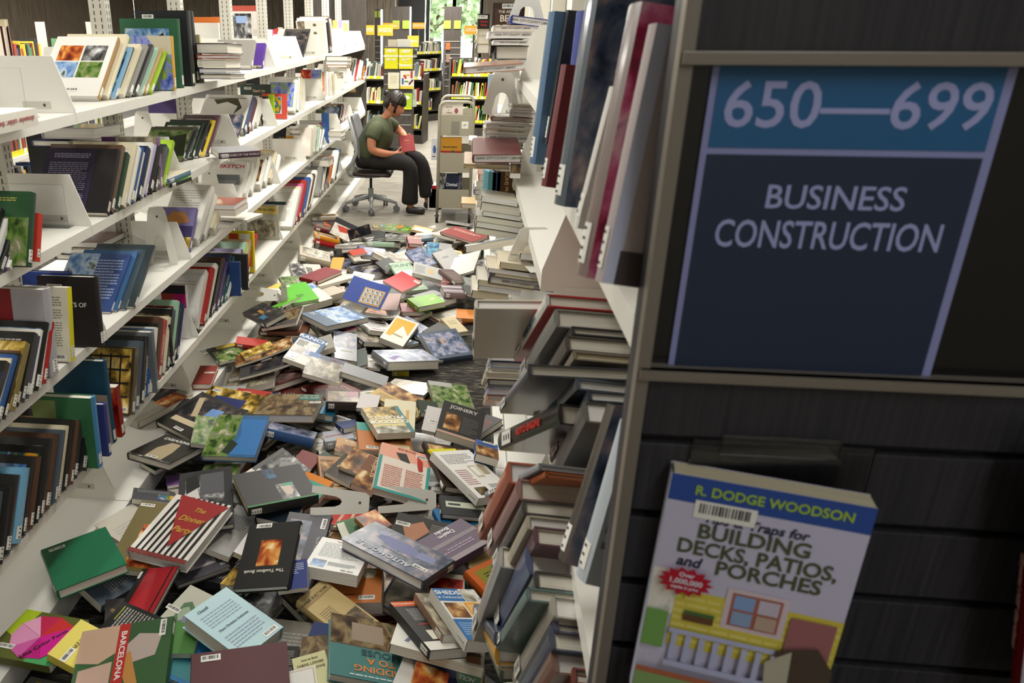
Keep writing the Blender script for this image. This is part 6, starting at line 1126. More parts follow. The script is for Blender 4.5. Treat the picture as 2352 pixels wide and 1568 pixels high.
row('%s book, %s by the jewellery pattern cover, top shelf', LA, Q2(990, 482), Q2(962, 190), Q2(1060, 470), Q2(1030, 190), [('white jewellery pattern', 'e6e2da', [('g', [(.65 + .07 * math.cos(k), .25 * j + .12 + .05 * math.sin(k)) for k in (0, 1, 2, 3, 4, 5)][::-1], '6a5a40') for j in range(4)] + [('p', .05, 0, .3, .6, 'stone')], {})] + WX('k br w'), 'row by the jewellery cover', w=.24, seed=22)
st2('pastel colour sample book on the top shelf', LA, (1030, 185), (1175, 185), (1180, 425), 'b8c8b4', els=[('r', 0, 0, .3, .3, 'd8c060'), ('r', .35, 0, .6, .3, '9a90c0'), ('r', .65, .1, .95, .4, 'd0b870'), ('p', 0, .5, 1, 1, 'pale')])
st2('white craft book near the end of the top shelf', LA, (1175, 232), (1290, 232), (1280, 405), 'e4e4d8', els=[('p', .1, .3, .9, .9, 'pale'), ('r', .2, .1, .6, .2, '90a850')])
st2('bound white and red periodicals on the far side of the top shelf', LA, (-180, 55), (190, 55), (190, 500), 'd0ccc4', .05, dY=.7, els=[('r', 0, 0, 1, .12, 'a84838')])
st2('dark green drawing lesson book on the second shelf', LB, (200, 762), (470, 762), (470, 1060), '34423c', els=[T_('Start to', .62, .2, .13, 'c8a888'), T_('DRAW', .6, .42, .17, 'c8c840'), ('r', .3, .6, 1, 1, 'c8c0a8')], bar=(.25, .12), dY=.04)
st2('red framed mosaic picture book on the second shelf', LB, (475, 800), (690, 850), (620, 1075), 'c84c40', .03, .12, els=[('r', .12, .12, .8, .8, 'e0d8c8'), ('p', .14, .14, .78, .78, 'multi')])
st2('lime paper edge standing beside the red framed mosaic book', LB, (465, 850), (515, 850), (515, 1100), 'a8c820', .012, w=.04, hard=False)
row('%s book, %s beside the red framed mosaic book, second shelf', LB, Q2(690, 1040), Q2(715, 760), Q2(800, 960), Q2(790, 700), WX('w w c w'), 'pale row beside the mosaic book', w=.2, seed=23)
st2('crafts book with four photo corners on the second shelf', LB, (745, 630), (930, 630), (938, 890), 'e0d8cc', els=[('p', 0, 0, .5, .3, 'red'), ('p', .5, 0, 1, .3, 'lav'), T_('THE CRAFTS', .5, .43, .1, '8a7850'), ('p', 0, .65, .45, 1, 'pale'), ('p', .5, .65, 1, 1, 'warm')])
row('%s book, %s after the crafts book, second shelf', LB, Q2(950, 880), Q2(945, 650), Q2(1060, 850), Q2(1050, 670), [('orange photo', 'c86838', [('p', 0, 0, 1, 1, 'warm')])] + WX('w w c'), 'row after the crafts book', w=.2, seed=24)
st2('white book with a collage of knitters on the second shelf', LB, (975, 640), (1190, 650), (1140, 810), 'dcd8d0', .03, .2, els=[('p', .3, .05, .6, .4, 'garden'), ('p', .65, .05, .95, .4, 'stone'), ('p', .3, .5, .7, .95, 'brown')])
pile('2', 6.4, [('985 580 1165 608', 'b07068', 'rosy'), ('980 552 1170 580', 'dcd4c4', 'cream'), ('975 503 1170 550', '34303c', 'dark')], '%s hardback, %s from the bottom of the pile above the collage book')
row('%s book, %s at the fallen white group, second shelf', LB, Q2(1195, 740), Q2(1230, 600), Q2(1330, 720), Q2(1370, 620), WX('c w r w w o w'), 'white group at the end of the second shelf', w=.19, seed=25, detail=0)
st2('orange and yellow days book with an eye, third shelf', LC, (270, 1355), (500, 1355), (505, 1580), 'd07028', .03, els=[('r', .55, 0, 1, .65, 'dcc840'), ('r', .55, .65, 1, 1, 'a83020'), ('r', .58, .05, .98, .3, 'd8d4c8'), ('g', [(.65, .17), (.8, .1), (.92, .17), (.8, .24)], '1c1c1c'), T_('30', .28, .5, .28, 'f0e0d0'), T_('Days', .28, .8, .22, 'f0e0d0')])
st2('black portrait photo hardback on the third shelf', LC, (415, 1115), (700, 1118), (708, 1400), '2c2c2c', .03, els=[('r', .35, .4, .7, .9, '4a4640'), ('p', .38, .42, .68, .88, 'bw')])
row('%s book, %s beneath the black portrait hardback, third shelf', LC, Q2(705, 1400), Q2(690, 1320), Q2(740, 1420), Q2(730, 1330), WX('g b w o'), 'low row beneath the portrait hardback', w=.28, seed=26)
st2('charcoal back cover book tilted on the fourth shelf', LD, (500, 1405), (712, 1425), (660, 1620), '34343a', .025, .25, els=[('x', .15, .15, .85, .85, '5a5a60', 12)])
st2('sage green hardback behind the red pig book, third shelf', LC, (735, 990), (955, 990), (955, 1180), '64705a', dY=.05)
st2('grey book with a red pig on the third shelf', LC, (735, 1080), (945, 1085), (948, 1250), 'a8a49c', els=[('g', [(.42, .3), (.5, .2), (.6, .3), (.72, .2), (.78, .35), (.8, .7), (.6, .85), (.42, .7)], 'c04448'), ('r', .86, .1, 1, 1, 'a83034')])
row('%s book, %s by the trainer book, third shelf', LC, Q2(835, 1490), Q2(850, 1185), Q2(950, 1380), Q2(985, 1190), [('history of trainer', 'e0d8cc', [T_('HISTORY', .3, .08, .08, '5a5048'), T_('TRAINER', .35, .25, .1, '3a3430'), ('r', 0, .3, .3, .8, 'd89830'), ('p', .05, .4, .35, .75, 'sky')], {})] + WX('w c mt w ol w b'), 'row by the trainer book', w=.18, seed=27)
st2('kraft brown maps book near the aisle end, third shelf', LC, (860, 940), (1050, 940), (1060, 1130), 'a08c68', dY=.1, els=[('p', 0, 0, 1, .6, 'stone'), T_('MAPS', .7, .78, .12, 'd8d0c0')])
st2('blue spine book upright beyond the red pig book', LC, (950, 1020), (998, 1020), (1000, 1290), '3c64a4', w=.06)
st2('framed artists portrait book near the aisle end, third shelf', LC, (1060, 840), (1220, 840), (1215, 1000), 'a8a8a4', dY=.1, els=[('r', .05, .05, .95, .95, 'c8c4bc'), ('p', .1, .4, .9, .9, 'pale'), T_("the artist's", .5, .2, .12, 'a84838')])
row('%s book, %s at the aisle end of the third shelf', LC, Q2(1225, 1000), Q2(1215, 830), Q2(1270, 985), Q2(1240, 800), WX('k s b o tn'), 'end of the third shelf', w=.2, seed=28, detail=0)
row('%s book, %s in the striped group at the aisle end', LC, Q2(1080, 1140), Q2(1110, 1010), Q2(1180, 1060), Q2(1200, 990), WX('k w m w pk w k w'), 'striped group', w=.18, seed=29, detail=0)
pile('2', 6.6, [('850 1430 1000 1500', '8a8884', 'grey'), ('1000 1230 1110 1262', 'e4e2dc', 'white'), ('1000 1180 1115 1228', 'd0ccc4', 'pale')], '%s book, %s from the bottom near the chair back')
row('%s book, %s by the plum coloured photo cover, fourth shelf', LD, Q2(880, 1620), Q2(905, 1400), Q2(1050, 1560), Q2(1065, 1400), [('plum photo', '4a3044', [('p', 0, 0, 1, 1, 'dusk')], {})] + WX('p w mt w b c w w'), 'row by the plum photo cover', w=.2, seed=30)
row('%s book, %s before the chair wheels, fourth shelf', LD, (735, 455), (742, 395), (775, 425), (790, 375), WX('g w k o w s'), 'row before the chair wheels', w=.2, seed=31, detail=0)
row('%s book leaning, %s past the OF ILL WILL book, fourth shelf', LD, (668, 530), (700, 468), (720, 478), (748, 430), WX('w c pk r b w br w'), 'row past the OF ILL WILL book', w=.19, seed=32)
st2('dusky maroon book with barcode behind the top shelf bookends', LA, (-70, 150), (60, 150), (60, 420), '5c3440', dY=.15)
# the far face of the wall-side range
BX = PX - .05
def back_row(tmpl, z, y0, n, cols, seed, lean=0.0, hh=.25):
    R_ = random.Random(seed); y = y0
    for i in range(n):
        c = N_[cols[i % len(cols)]]; t = .015 + .03 * R_.random(); h = hh * (.85 + .3 * R_.random())
        book(tmpl % (c[0], ordn[i]), frame((BX - .02, y + t, z + .001), (-1, 0, 0), (0, 0, 1), (0, 1, 0)), .18, h, t, c[1], 'r', tagl=False, group='books on the far face of the wall-side range', detail=0, hard=R_.random() < .5); y += t + .003
back_row('%s book, %s of the fore-edges behind the nearest top shelf', LA, 2.5, 6, ['n', 'c', 'g', 'tn', 'm', 'c'], 41)
back_row('%s book, %s of those showing through behind the second shelf', LB, 3.0, 5, ['k', 'br', 'g', 'k', 'c'], 42)
back_row('%s book, %s of those showing through behind the purple songbook', LB, 4.3, 6, ['p', 'k', 'm', 'b', 'k', 'p'], 43, hh=.28)
back_row('%s book, %s of those showing through by the top shelf piles', LA, 5.1, 6, ['w', 'g', 'w', 'o', 'k', 's'], 44)
back_row('%s book, %s of those showing through behind the third shelf', LC, 3.4, 4, ['k', 'ch', 'k', 'w'], 45)
back_row('%s book, %s of those showing through above the mosaic book', LB, 6.3, 6, ['k', 'b', 'k', 'w', 'r', 'k'], 46)

c_ = Vector(atz(470, 815, .0925)); cdm = empty('shelf_notice', M=Matrix.Translation(c_) @ Matrix.Rotation(.9, 4, 'Z')); tag(cdm, 'small white notice card lying on the base shelf by the slipped magazines', 'notice')
b = MB(); b.box((0, 0, 0), (.1, .09, .0008), LABELW); b.build('card', cdm)
text('notice_lettering', "Please don't\nmove books", cdm, Matrix.Translation((.05, .045, .0012)), .018, INK)
# ---------------------------------------------------------------- swivel chair
CYY = 7.78; CXX = -.935
GREY = mat('chair_grey_plastic', '77777a', .45); GRE2 = mat('chair_pale_grey', '9ea0a0', .4); BROWN = mat('chair_brown_leather', '2e2320', .45)
ch = empty('swivel_chair', (CXX, CYY, 0)); tag(ch, 'grey office swivel chair on five castors under the seated woman', 'chair')
for k in range(5):
    a = math.radians(-82 + 72 * k); ex, ey = .265 * math.cos(a), .265 * math.sin(a)
    b = MB(); b.path([(.02 * math.cos(a), .02 * math.sin(a), .135), (.15 * math.cos(a), .15 * math.sin(a), .115), (ex, ey, .085)], [.024, .02, .013], GRE2, 10); b.path([(ex, ey, .09), (ex, ey, .06)], .011, GRE2, 8)
    l = b.build('leg', ch, smooth=True)
    b = MB(); n = Vector((-math.sin(a + .5), math.cos(a + .5), 0)); c = Vector((ex, ey, .03))
    b.tube(c - n * .022, c - n * .004, .03, .03, GREY, 16); b.tube(c + n * .004, c + n * .022, .03, .03, GREY, 16); b.build('castor', l)
b = MB(); b.tube((0, 0, .09), (0, 0, .22), .03, .026, GRE2, 16); b.tube((0, 0, .22), (0, 0, .38), .014, .014, BLACK, 12); b.build('column', ch, smooth=False)
def sheet(name, parent, prof, halfw, th, m, nu=9, curve=0.0, taper=None):
    """a bent panel: profile points (x, z) along its length, half width, thickness; curve bows the edges forward"""
    b = MB(); n = len(prof); G = []
    for i, (x, z) in enumerate(prof):
        t0 = Vector((prof[min(i + 1, n - 1)][0] - prof[max(i - 1, 0)][0], 0, prof[min(i + 1, n - 1)][1] - prof[max(i - 1, 0)][1])).normalized(); nn = Vector((t0.z, 0, -t0.x))
        hw = halfw * (taper[i] if taper else 1)
        G.append([[Vector((x, hw * (2 * j / (nu - 1) - 1), z)) + nn * (curve * (2 * j / (nu - 1) - 1) ** 2 + s * th) for j in range(nu)] for s in (0, 1)])
    for i in range(n - 1):
        for j in range(nu - 1):
            for s in (0, 1):
                q = [G[i][s][j], G[i + 1][s][j], G[i + 1][s][j + 1], G[i][s][j + 1]]; b.face(q if s == 0 else q[::-1], m)
        for j in (0, nu - 1):
            q = [G[i][0][j], G[i][1][j], G[i + 1][1][j], G[i + 1][0][j]]; b.face(q if j == 0 else q[::-1], m)
    for i in (0, n - 1):
        for j in range(nu - 1):
            q = [G[i][0][j], G[i][0][j + 1], G[i][1][j + 1], G[i][1][j]]; b.face(q if i == 0 else q[::-1], m)
    o = b.build(name, parent, smooth=True)
    w_ = o.modifiers.new('weld', 'WELD'); w_.merge_threshold = .0005
    s_ = o.modifiers.new('round', 'SUBSURF'); s_.levels = s_.render_levels = 1; return o
sheet('seat_shell', ch, [(-.2, .375), (-.1, .372), (.05, .372), (.14, .38)], .22, .02, GREY)
sheet('seat', ch, [(-.17, .405), (-.08, .4), (.05, .402), (.16, .404), (.225, .39)], .23, .04, BROWN, taper=[.85, 1, 1, 1, .9])
sheet('backrest', ch, [(-.15, .48), (-.135, .6), (-.155, .72), (-.185, .84), (-.2, .92)], .215, .018, GREY, curve=.05, taper=[.8, .95, 1, .98, .8])
for s in (-1, 1):
    b = MB(); b.path([(-.19, s * .18, .925), (-.165, s * .225, .86), (-.125, s * .235, .72), (-.11, s * .235, .6), (-.15, s * .23, .5), (-.205, s * .21, .43), (-.19, s * .19, .385), (-.1, s * .15, .368)], [.012, .015, .016, .018, .018, .018, .016, .014], GRE2, 10); b.build('back_frame', ch, smooth=True)
# ---------------------------------------------------------------- the seated woman
def skin_fig(name, nodes, edges, m, parent, sub=2, root=0):
    """nodes: (x, y, z, r) or (x, y, z, rx, ry)"""
    me = bpy.data.meshes.new(name); me.from_pydata([n[:3] for n in nodes], edges, []); me.materials.append(m)
    o = bpy.data.objects.new(name, me); col.objects.link(o); o.parent = parent
    sk = o.modifiers.new('skin', 'SKIN'); sk.use_smooth_shade = True; sk.branch_smoothing = .6
    for i, n in enumerate(nodes):
        v = me.skin_vertices[0].data[i]; v.radius = (n[3], n[4] if len(n) > 4 else n[3]); v.use_root = (i == root)
    ss = o.modifiers.new('sub', 'SUBSURF'); ss.levels = ss.render_levels = sub; return o
SKIN = mat('skin', 'b8795a', .5); HAIR = ramp_mat('dark_brown_hair', ('0c0908', '18120f', '241c17', '3c312a'), 30, .45, (1, 1, .15), rnd=False); SHIRT = mat('olive_tshirt', '43492f', .85, bump=(300, .3)); TROU = mat('black_trousers', '161212', .85, bump=(300, .3)); SHOE = mat('dark_shoe', '28201f', .5)
SKIN.node_tree.nodes['Principled BSDF'].inputs['Subsurface Weight'].default_value = .1
WY0 = 7.76
pw = empty('person', (0, WY0, 0)); tag(pw, 'woman in an olive green t-shirt and black trousers sitting and reading a red book', 'person')
B_ = [(-.925, 0, .54, .11, .14), (-.91, 0, .64, .11, .135), (-.875, 0, .74, .105, .135), (-.835, 0, .825, .08, .1), (-.795, .0, .9, .05), (-.765, -.002, .935, .046), (-.735, -.004, .97, .046),
  (-.86, -.15, .82, .052), (-.9, -.215, .73, .05), (-.895, -.235, .625, .046), (-.79, -.2, .59, .04), (-.69, -.145, .578, .028), (-.655, -.125, .578, .03, .02),
  (-.795, .15, .825, .05), (-.71, .2, .78, .05), (-.645, .205, .73, .044), (-.615, .14, .715, .034), (-.6, .085, .7, .026), (-.592, .055, .69, .028, .02),
  (-.87, -.1, .515, .085), (-.7, -.125, .515, .07), (-.53, -.135, .485, .052), (-.535, -.13, .29, .046), (-.535, -.125, .1, .036), (-.53, -.125, .06, .036), (-.45, -.13, .035, .028),
  (-.87, .1, .515, .085), (-.65, .12, .52, .07), (-.45, .125, .495, .05), (-.4, .125, .3, .045), (-.375, .125, .11, .036), (-.37, .125, .07, .036), (-.29, .12, .04, .028)]
EG = [(0, 1), (1, 2), (2, 3), (3, 4), (4, 5), (5, 6), (3, 7), (7, 8), (8, 9), (9, 10), (10, 11), (11, 12), (3, 13), (13, 14), (14, 15), (15, 16), (16, 17), (17, 18), (0, 19), (19, 20), (20, 21), (21, 22), (22, 23), (23, 24), (24, 25), (0, 26), (26, 27), (27, 28), (28, 29), (29, 30), (30, 31), (31, 32)]
def fingers(root_i, base, fdir, spread, curl, thumb):
    """four unequal bent fingers and a thumb, each its own chain grown from the palm"""
    f = Vector(fdir).normalized(); s = Vector(spread).normalized(); c = Vector(curl).normalized()
    for k, L in enumerate((.052, .06, .057, .045)):
        o = Vector(base) + s * (.021 - .014 * k); i = len(B_)
        p1 = o + f * .022; p2 = p1 + (f * .8 + c * .6) * L * .45; p3 = p2 + (f * .25 + c) * L * .45
        for p, r in ((p1, .0092), (p2, .0085), (p3, .0075)): B_.append((p.x, p.y, p.z, r))
        EG.extend([(root_i, i), (i, i + 1), (i + 1, i + 2)])
    i = len(B_); t0 = Vector(base) - f * .01 + s * .03; t1 = t0 + Vector(thumb).normalized() * .028; t2 = t1 + (Vector(thumb).normalized() + f).normalized() * .024
    for p, r in ((t0, .011), (t1, .01), (t2, .0085)): B_.append((p.x, p.y, p.z, r))
    EG.extend([(root_i, i), (i, i + 1), (i + 1, i + 2)])
fingers(12, (-.645, -.118, .578), (.85, .45, -.1), (0, .25, 1), (.2, 1, -.1), (.5, .1, .85))
fingers(18, (-.59, .048, .688), (.25, -.85, -.25), (.3, 0, 1), (-.1, -.3, -1), (.6, -.3, .7))
bsk = skin_fig('body_skin', B_, EG, SKIN, None, 2)
# the head: one closed surface with brow, eye hollows, nose, lips, jaw and ears, grown into the same skin as the body
HM_ = Matrix.Translation((-.7, -.006, 1.022)) @ Matrix.Rotation(math.radians(-14), 4, 'Z') @ Matrix.Rotation(math.radians(27), 4, 'Y')
def g_(x, m_, s_): return math.exp(-((x - m_) / s_) ** 2)
def head_pt(dx, dy, dz, k=1.0, o=0.0):
    low = max(0.0, -dz - .05)
    x = .094 * dx; y = .074 * dy * (1 - .32 * low ** 1.2); z = .112 * dz
    if dx > 0:
        x *= .93; x += .022 * low * dx
        x += k * dx * (.026 * g_(dy, 0, .15) * (g_(dz, -.2, .16) + .45 * g_(dz, 0, .16)) + .005 * g_(dz, .18, .1) + .007 * g_(dy, 0, .3) * (g_(dz, -.5, .07) + .9 * g_(dz, -.62, .06)) + .012 * g_(dy, 0, .35) * g_(dz, -.85, .12))
        x -= k * dx * .011 * (g_(dy, .38, .17) + g_(dy, -.38, .17)) * g_(dz, .03, .1)
    else: x *= 1.08
    n = math.sqrt(dx * dx + dy * dy + dz * dz) or 1
    return Vector((x + o * dx / n, y + o * dy / n, z + o * dz / n))
def head_dir(i, j, NU, NV): th = math.pi * i / NV; ph = 2 * math.pi * j / NU; return math.sin(th) * math.cos(ph), math.sin(th) * math.sin(ph), math.cos(th)
hb_ = MB(); NU, NV = 72, 48
for i in range(NV + 1):
    for j in range(NU): hb_.v.append(tuple(HM_ @ head_pt(*head_dir(i, j, NU, NV))))
kk = hb_.mi(SKIN)
for i in range(NV):
    for j in range(NU): hb_.f.append((i * NU + j, (i + 1) * NU + j, (i + 1) * NU + (j + 1) % NU, i * NU + (j + 1) % NU)); hb_.m.append(kk)
for s in (-1, 1):
    for p, q, r in (((-.012, .073, .012), (-.02, .083, -.0), .012), ((-.02, .08, .008), (-.006, .079, -.03), .009)):
        hb_.path([HM_ @ Vector((p[0], s * p[1], p[2])), HM_ @ Vector((q[0], s * q[1], q[2]))], r, SKIN, 8)
bpy.context.view_layer.update()
bme = bpy.data.meshes.new_from_object(bsk.evaluated_get(bpy.context.evaluated_depsgraph_get()))
i0 = len(hb_.v); hb_.v += [tuple(v.co) for v in bme.vertices]
for p in bme.polygons: hb_.f.append(tuple(i0 + q for q in p.vertices)); hb_.m.append(kk)
bpy.data.objects.remove(bsk)
bo = hb_.build('body', pw, smooth=True)
rm = bo.modifiers.new('one_surface', 'REMESH'); rm.mode = 'VOXEL'; rm.voxel_size = .0042; rm.use_smooth_shade = True
sm_ = bo.modifiers.new('soften', 'SMOOTH'); sm_.factor = .5; sm_.iterations = 3
def loft(b, rings, m, seg=20, cap0=True, cap1=True):
    """rings: (centre, normal, side axis, half width along side, half depth)"""
    i0 = len(b.v); k = b.mi(m)
    for c, n_, sd, a_, d_ in rings:
        c = Vector(c); n_ = Vector(n_).normalized(); sd = Vector(sd); sd = (sd - n_ * sd.dot(n_)).normalized(); f = n_.cross(sd)
        for j in range(seg):
            t = 2 * math.pi * j / seg; b.v.append(tuple(c + sd * a_ * math.cos(t) + f * d_ * math.sin(t)))
    for r in range(len(rings) - 1):
        for j in range(seg):
            q = (j + 1) % seg; o = i0 + r * seg; b.f.append((o + j, o + q, o + seg + q, o + seg + j)); b.m.append(k)
    if cap0: b.f.append(tuple(i0 + seg - 1 - j for j in range(seg))); b.m.append(k)
    if cap1: o = i0 + (len(rings) - 1) * seg; b.f.append(tuple(o + j for j in range(seg))); b.m.append(k)
def loft_obj(name, parts, m, parent, cap=(True, True)):
    b = MB()
    for p in parts: loft(b, p, m, cap0=cap[0], cap1=cap[1])
    o = b.build(name, parent, smooth=True); s_ = o.modifiers.new('round', 'SUBSURF'); s_.levels = s_.render_levels = 1; return o
Yx = (0, 1, 0)
torso = [((-.955, 0, .5), (.1, 0, 1), Yx, .175, .145), ((-.945, 0, .56), (.1, 0, 1), Yx, .19, .165), ((-.915, 0, .64), (.25, 0, 1), Yx, .18, .16), ((-.88, 0, .7), (.35, 0, 1), Yx, .185, .16), ((-.85, 0, .76), (.45, 0, 1), Yx, .2, .155), ((-.83, 0, .81), (.5, 0, 1), Yx, .215, .135), ((-.817, 0, .852), (.5, 0, 1), Yx, .19, .11), ((-.802, 0, .882), (.55, 0, 1), Yx, .125, .085), ((-.787, 0, .9), (.6, 0, 1), Yx, .078, .07)]
def sleeve(a, b_, c, r0, r1):
    a, b_, c = Vector(a), Vector(b_), Vector(c); d0 = (b_ - a); d1 = (c - b_)
    return [(a, d0, (1, 0, .3), r0, r0), (b_, d0 + d1, (1, 0, .3), r0 * 1.02, r0), (c, d1, (1, 0, .3), r1, r1), (c + d1.normalized() * .004, d1, (1, 0, .3), r1 * .93, r1 * .93)]
loft_obj('t_shirt', [torso, sleeve((-.83, -.1, .83), (-.87, -.175, .81), (-.9, -.218, .725), .078, .07), sleeve((-.8, .1, .83), (-.775, .17, .825), (-.715, .2, .785), .074, .064)], SHIRT, pw)
def tube_rings(pts, rad, side):
    out = []; P_ = [Vector(p) for p in pts]
    for i, p in enumerate(P_):
        d = (P_[min(i + 1, len(P_) - 1)] - P_[max(i - 1, 0)]); r = rad[i]; out.append((p, d, side, r if not isinstance(r, tuple) else r[0], r if not isinstance(r, tuple) else r[1]))
    return out
hips = [((-1.075, 0, .5), (1, 0, 0), Yx, .1, .045), ((-1.06, 0, .5), (1, 0, 0), Yx, .15, .075), ((-1.01, 0, .505), (1, 0, 0), Yx, .19, .095), ((-.93, 0, .515), (1, 0, 0), Yx, .195, .105), ((-.84, 0, .52), (1, 0, 0), Yx, .185, .1), ((-.77, 0, .515), (1, 0, 0), Yx, .15, .08)]
lN = tube_rings([(-.98, -.095, .51), (-.82, -.11, .515), (-.66, -.128, .512), (-.565, -.135, .49), (-.528, -.135, .44), (-.53, -.133, .3), (-.535, -.129, .14), (-.535, -.128, .095)], [.095, .096, .086, .082, .08, .072, .082, .086], Yx)
lF = tube_rings([(-.96, .095, .51), (-.78, .11, .52), (-.6, .122, .52), (-.485, .125, .5), (-.44, .125, .45), (-.41, .125, .32), (-.378, .125, .16), (-.372, .125, .115)], [.095, .096, .086, .08, .078, .072, .082, .086], Yx)
loft_obj('trousers', [hips, lN, lF], TROU, pw)
for (x, y, z) in ((-.545, -.128, 0), (-.385, .125, 0)):
    skin_fig('shoe', [(x - .035, y, z + .045, .042, .045), (x + .04, y - .002, z + .042, .04, .038), (x + .12, y - .006, z + .036, .034, .042), (x + .165, y - .008, z + .03, .026, .034)], [(0, 1), (1, 2), (2, 3)], SHOE, pw, 2)
# hair: cap, fringe, side lock and a small bun at the back
h2 = MB(); NU, NV = 60, 40; kk = h2.mi(HAIR)
for i in range(NV + 1):
    for j in range(NU):
        dx, dy, dz = head_dir(i, j, NU, NV); o_ = .013 + .0025 * math.sin(j * 1.7 + i * .5) + (.006 if dz > .3 else 0)
        h2.v.append(tuple(HM_ @ head_pt(dx, dy, dz, 0.0, o_)))
for i in range(NV):
    for j in range(NU):
        dx, dy, dz = head_dir(i + .5, j + .5, NU, NV)
        face = dx > .3 and dz < .3 - .1 * math.sin(j * 2.3) and not (dx < .52 and dz > -.45)
        ear = -.35 < dx < .3 and dz < .02
        nape = dx <= -.35 and dz < -.42
        if face or ear or nape: continue
        h2.f.append((i * NU + j, (i + 1) * NU + j, (i + 1) * NU + (j + 1) % NU, i * NU + (j + 1) % NU)); h2.m.append(kk)
ho = h2.build('hair', pw, smooth=True); so = ho.modifiers.new('thick', 'SOLIDIFY'); so.thickness = .014; so.offset = -1
bq = [HM_ @ Vector(q) for q in ((-.09, 0, .045), (-.125, 0, .055), (-.15, 0, .045))]
skin_fig('hair_bun', [(*bq[0], .028), (*bq[1], .036), (*bq[2], .024)], [(0, 1), (1, 2)], HAIR, pw, 2)
EYEW = mat('eye', '2a1c16', .25); LIP = mat('lips', '96524a', .5)
for s in (-1, 1):
    c = head_pt(.91, s * .38, .02); b = MB(); b.tube(HM_ @ (c + Vector((-.004, 0, 0))), HM_ @ (c + Vector((.002, 0, 0))), .0085, .006, EYEW, 12); b.build('eye', pw)
    b = MB(); b.path([HM_ @ (head_pt(.9, s * .2, .2) + Vector((.001, 0, 0))), HM_ @ (head_pt(.86, s * .4, .23) + Vector((.001, 0, 0))), HM_ @ (head_pt(.75, s * .6, .18) + Vector((.001, 0, 0)))], [.002, .003, .0015], HAIR, 6); b.build('eyebrow', pw)
for dz, r in ((-.5, .004), (-.6, .0045)):
    b = MB(); b.path([HM_ @ head_pt(.82, -.26, -.55), HM_ @ (head_pt(.85, -.1, dz) + Vector((.001, 0, 0))), HM_ @ (head_pt(.85, .1, dz) + Vector((.001, 0, 0))), HM_ @ head_pt(.82, .26, -.55)], [.001, r, r, .001], LIP, 8); b.build('lip', pw)
rb_x = Vector((.35, .75, -.45)).normalized()
rbo = Vector((-.615, WY0 - .1, .575)); rby = Vector((-.22, .3, .75)); rby = (rby - rb_x * rby.dot(rb_x)).normalized()
rbx = Vector((.62, -.2, -.35)); rbx = (rbx - rby * rbx.dot(rby)).normalized()
book('red hardback held in the hands of the seated woman', frame(Vector((-.63, WY0 - .085, .58)), rbx, rby, rbx.cross(rby)), .14, .17, .024, '80100e', 'l', tagl=False, pg=PAGES2, els=[('x', .3, .3, .7, .36, 'c89850', 1), ('x', .3, .5, .7, .54, 'a84838', 1)])
# ---------------------------------------------------------------- book trolley
TY = 7.32; CART = mat('trolley_beige', 'a39d8b', .45)
c0, c1 = aty(1006, 400, TY)[0], aty(1082, 400, TY)[0]; cw = c1 - c0
ct = empty('book_trolley', (c0, TY, 0)); tag(ct, 'beige metal book trolley marked #5 standing in the aisle', 'trolley')
ztop = aty(1040, 234, TY)[2]; DEP = .62
for y in (0.0, DEP):
    b = MB(); r_ = .055
    pts = [(0, y, .11), (0, y, ztop - r_)] + [(r_ - r_ * math.cos(a), y, ztop - r_ + r_ * math.sin(a)) for a in (.4, .8, 1.2)] + [(r_, y, ztop), (cw - r_, y, ztop)] + [(cw - r_ + r_ * math.sin(a), y, ztop - r_ + r_ * math.cos(a)) for a in (.4, .8, 1.2)] + [(cw, y, ztop - r_), (cw, y, .11)]
    b.path(pts, .014, CART, 10); b.build('end_frame', ct, smooth=True)
def cz(y): return aty(1040, y, TY)[2]
for (ya, yb2) in ((264, 311), (351, 396), (435, 478)):
    za, zb3 = cz(yb2), cz(ya); b = MB()
    b.box((.008, -.003, za), (cw - .008, .003, zb3), CART); b.box((.008, DEP - .003, za), (cw - .008, DEP + .003, zb3), CART); b.box((.01, 0, za + .02), (cw - .01, DEP, za + .024), CART)
    b.box((cw * .5 - .002, 0, za + .024), (cw * .5 + .002, DEP, zb3 - .02), CART); b.build('shelf', ct)
for x in (.0, cw):
    for y in (.0, DEP):
        b = MB(); b.tube((x, y, .07), (x, y, .12), .012, .014, STEEL, 10); b.box((x - .02, y - .02, .055), (x - .014, y + .02, .08), STEEL); b.box((x + .014, y - .02, .055), (x + .02, y + .02, .08), STEEL); b.tube((x - .012, y + .01, .042), (x + .012, y + .01, .042), .042, .042, RUBBER, 18); b.build('castor', ct)
b = MB(); q0 = aty(1060, 295, TY); q1 = aty(1076, 279, TY); b.box((q0[0] - c0, -.0045, q0[2]), (q1[0] - c0, -.003, q1[2]), LABELW); s_ = b.build('number_label', ct)
text('number_lettering', '#5', s_, frame(((q0[0] + q1[0]) / 2 - c0, -.0048, (q0[2] + q1[2]) / 2), (1, 0, 0), (0, 0, 1), (0, -1, 0)), .028, INK)
b = MB(); q0 = aty(1036, 309, TY); q1 = aty(1056, 279, TY); b.box((q0[0] - c0, -.005, q0[2]), (q1[0] - c0, -.0035, q1[2]), mat('label_holder', '8a867a', .2)); b.build('card_holder', ct)
def cover_at(label, x0, y0, x1, y1, Y, c, els=(), t=.03, group=None, lean=.0, z0=None, **kw):
    a = aty(x0, y1, Y); b_ = aty(x1, y0, Y); z_ = a[2] if z0 is None else z0
    return book(label, frame((a[0], Y + t * math.cos(lean), z_), (1, 0, 0), (0, math.sin(lean), math.cos(lean)), (0, -math.cos(lean), math.sin(lean))), b_[0] - a[0], b_[2] - z_, t, c, 'l', els=els, tagl=False, group=group, hard=False, **kw)
GT = 'books on the trolley'
zs_ = [cz(311) + .025, cz(396) + .025, cz(478) + .025]
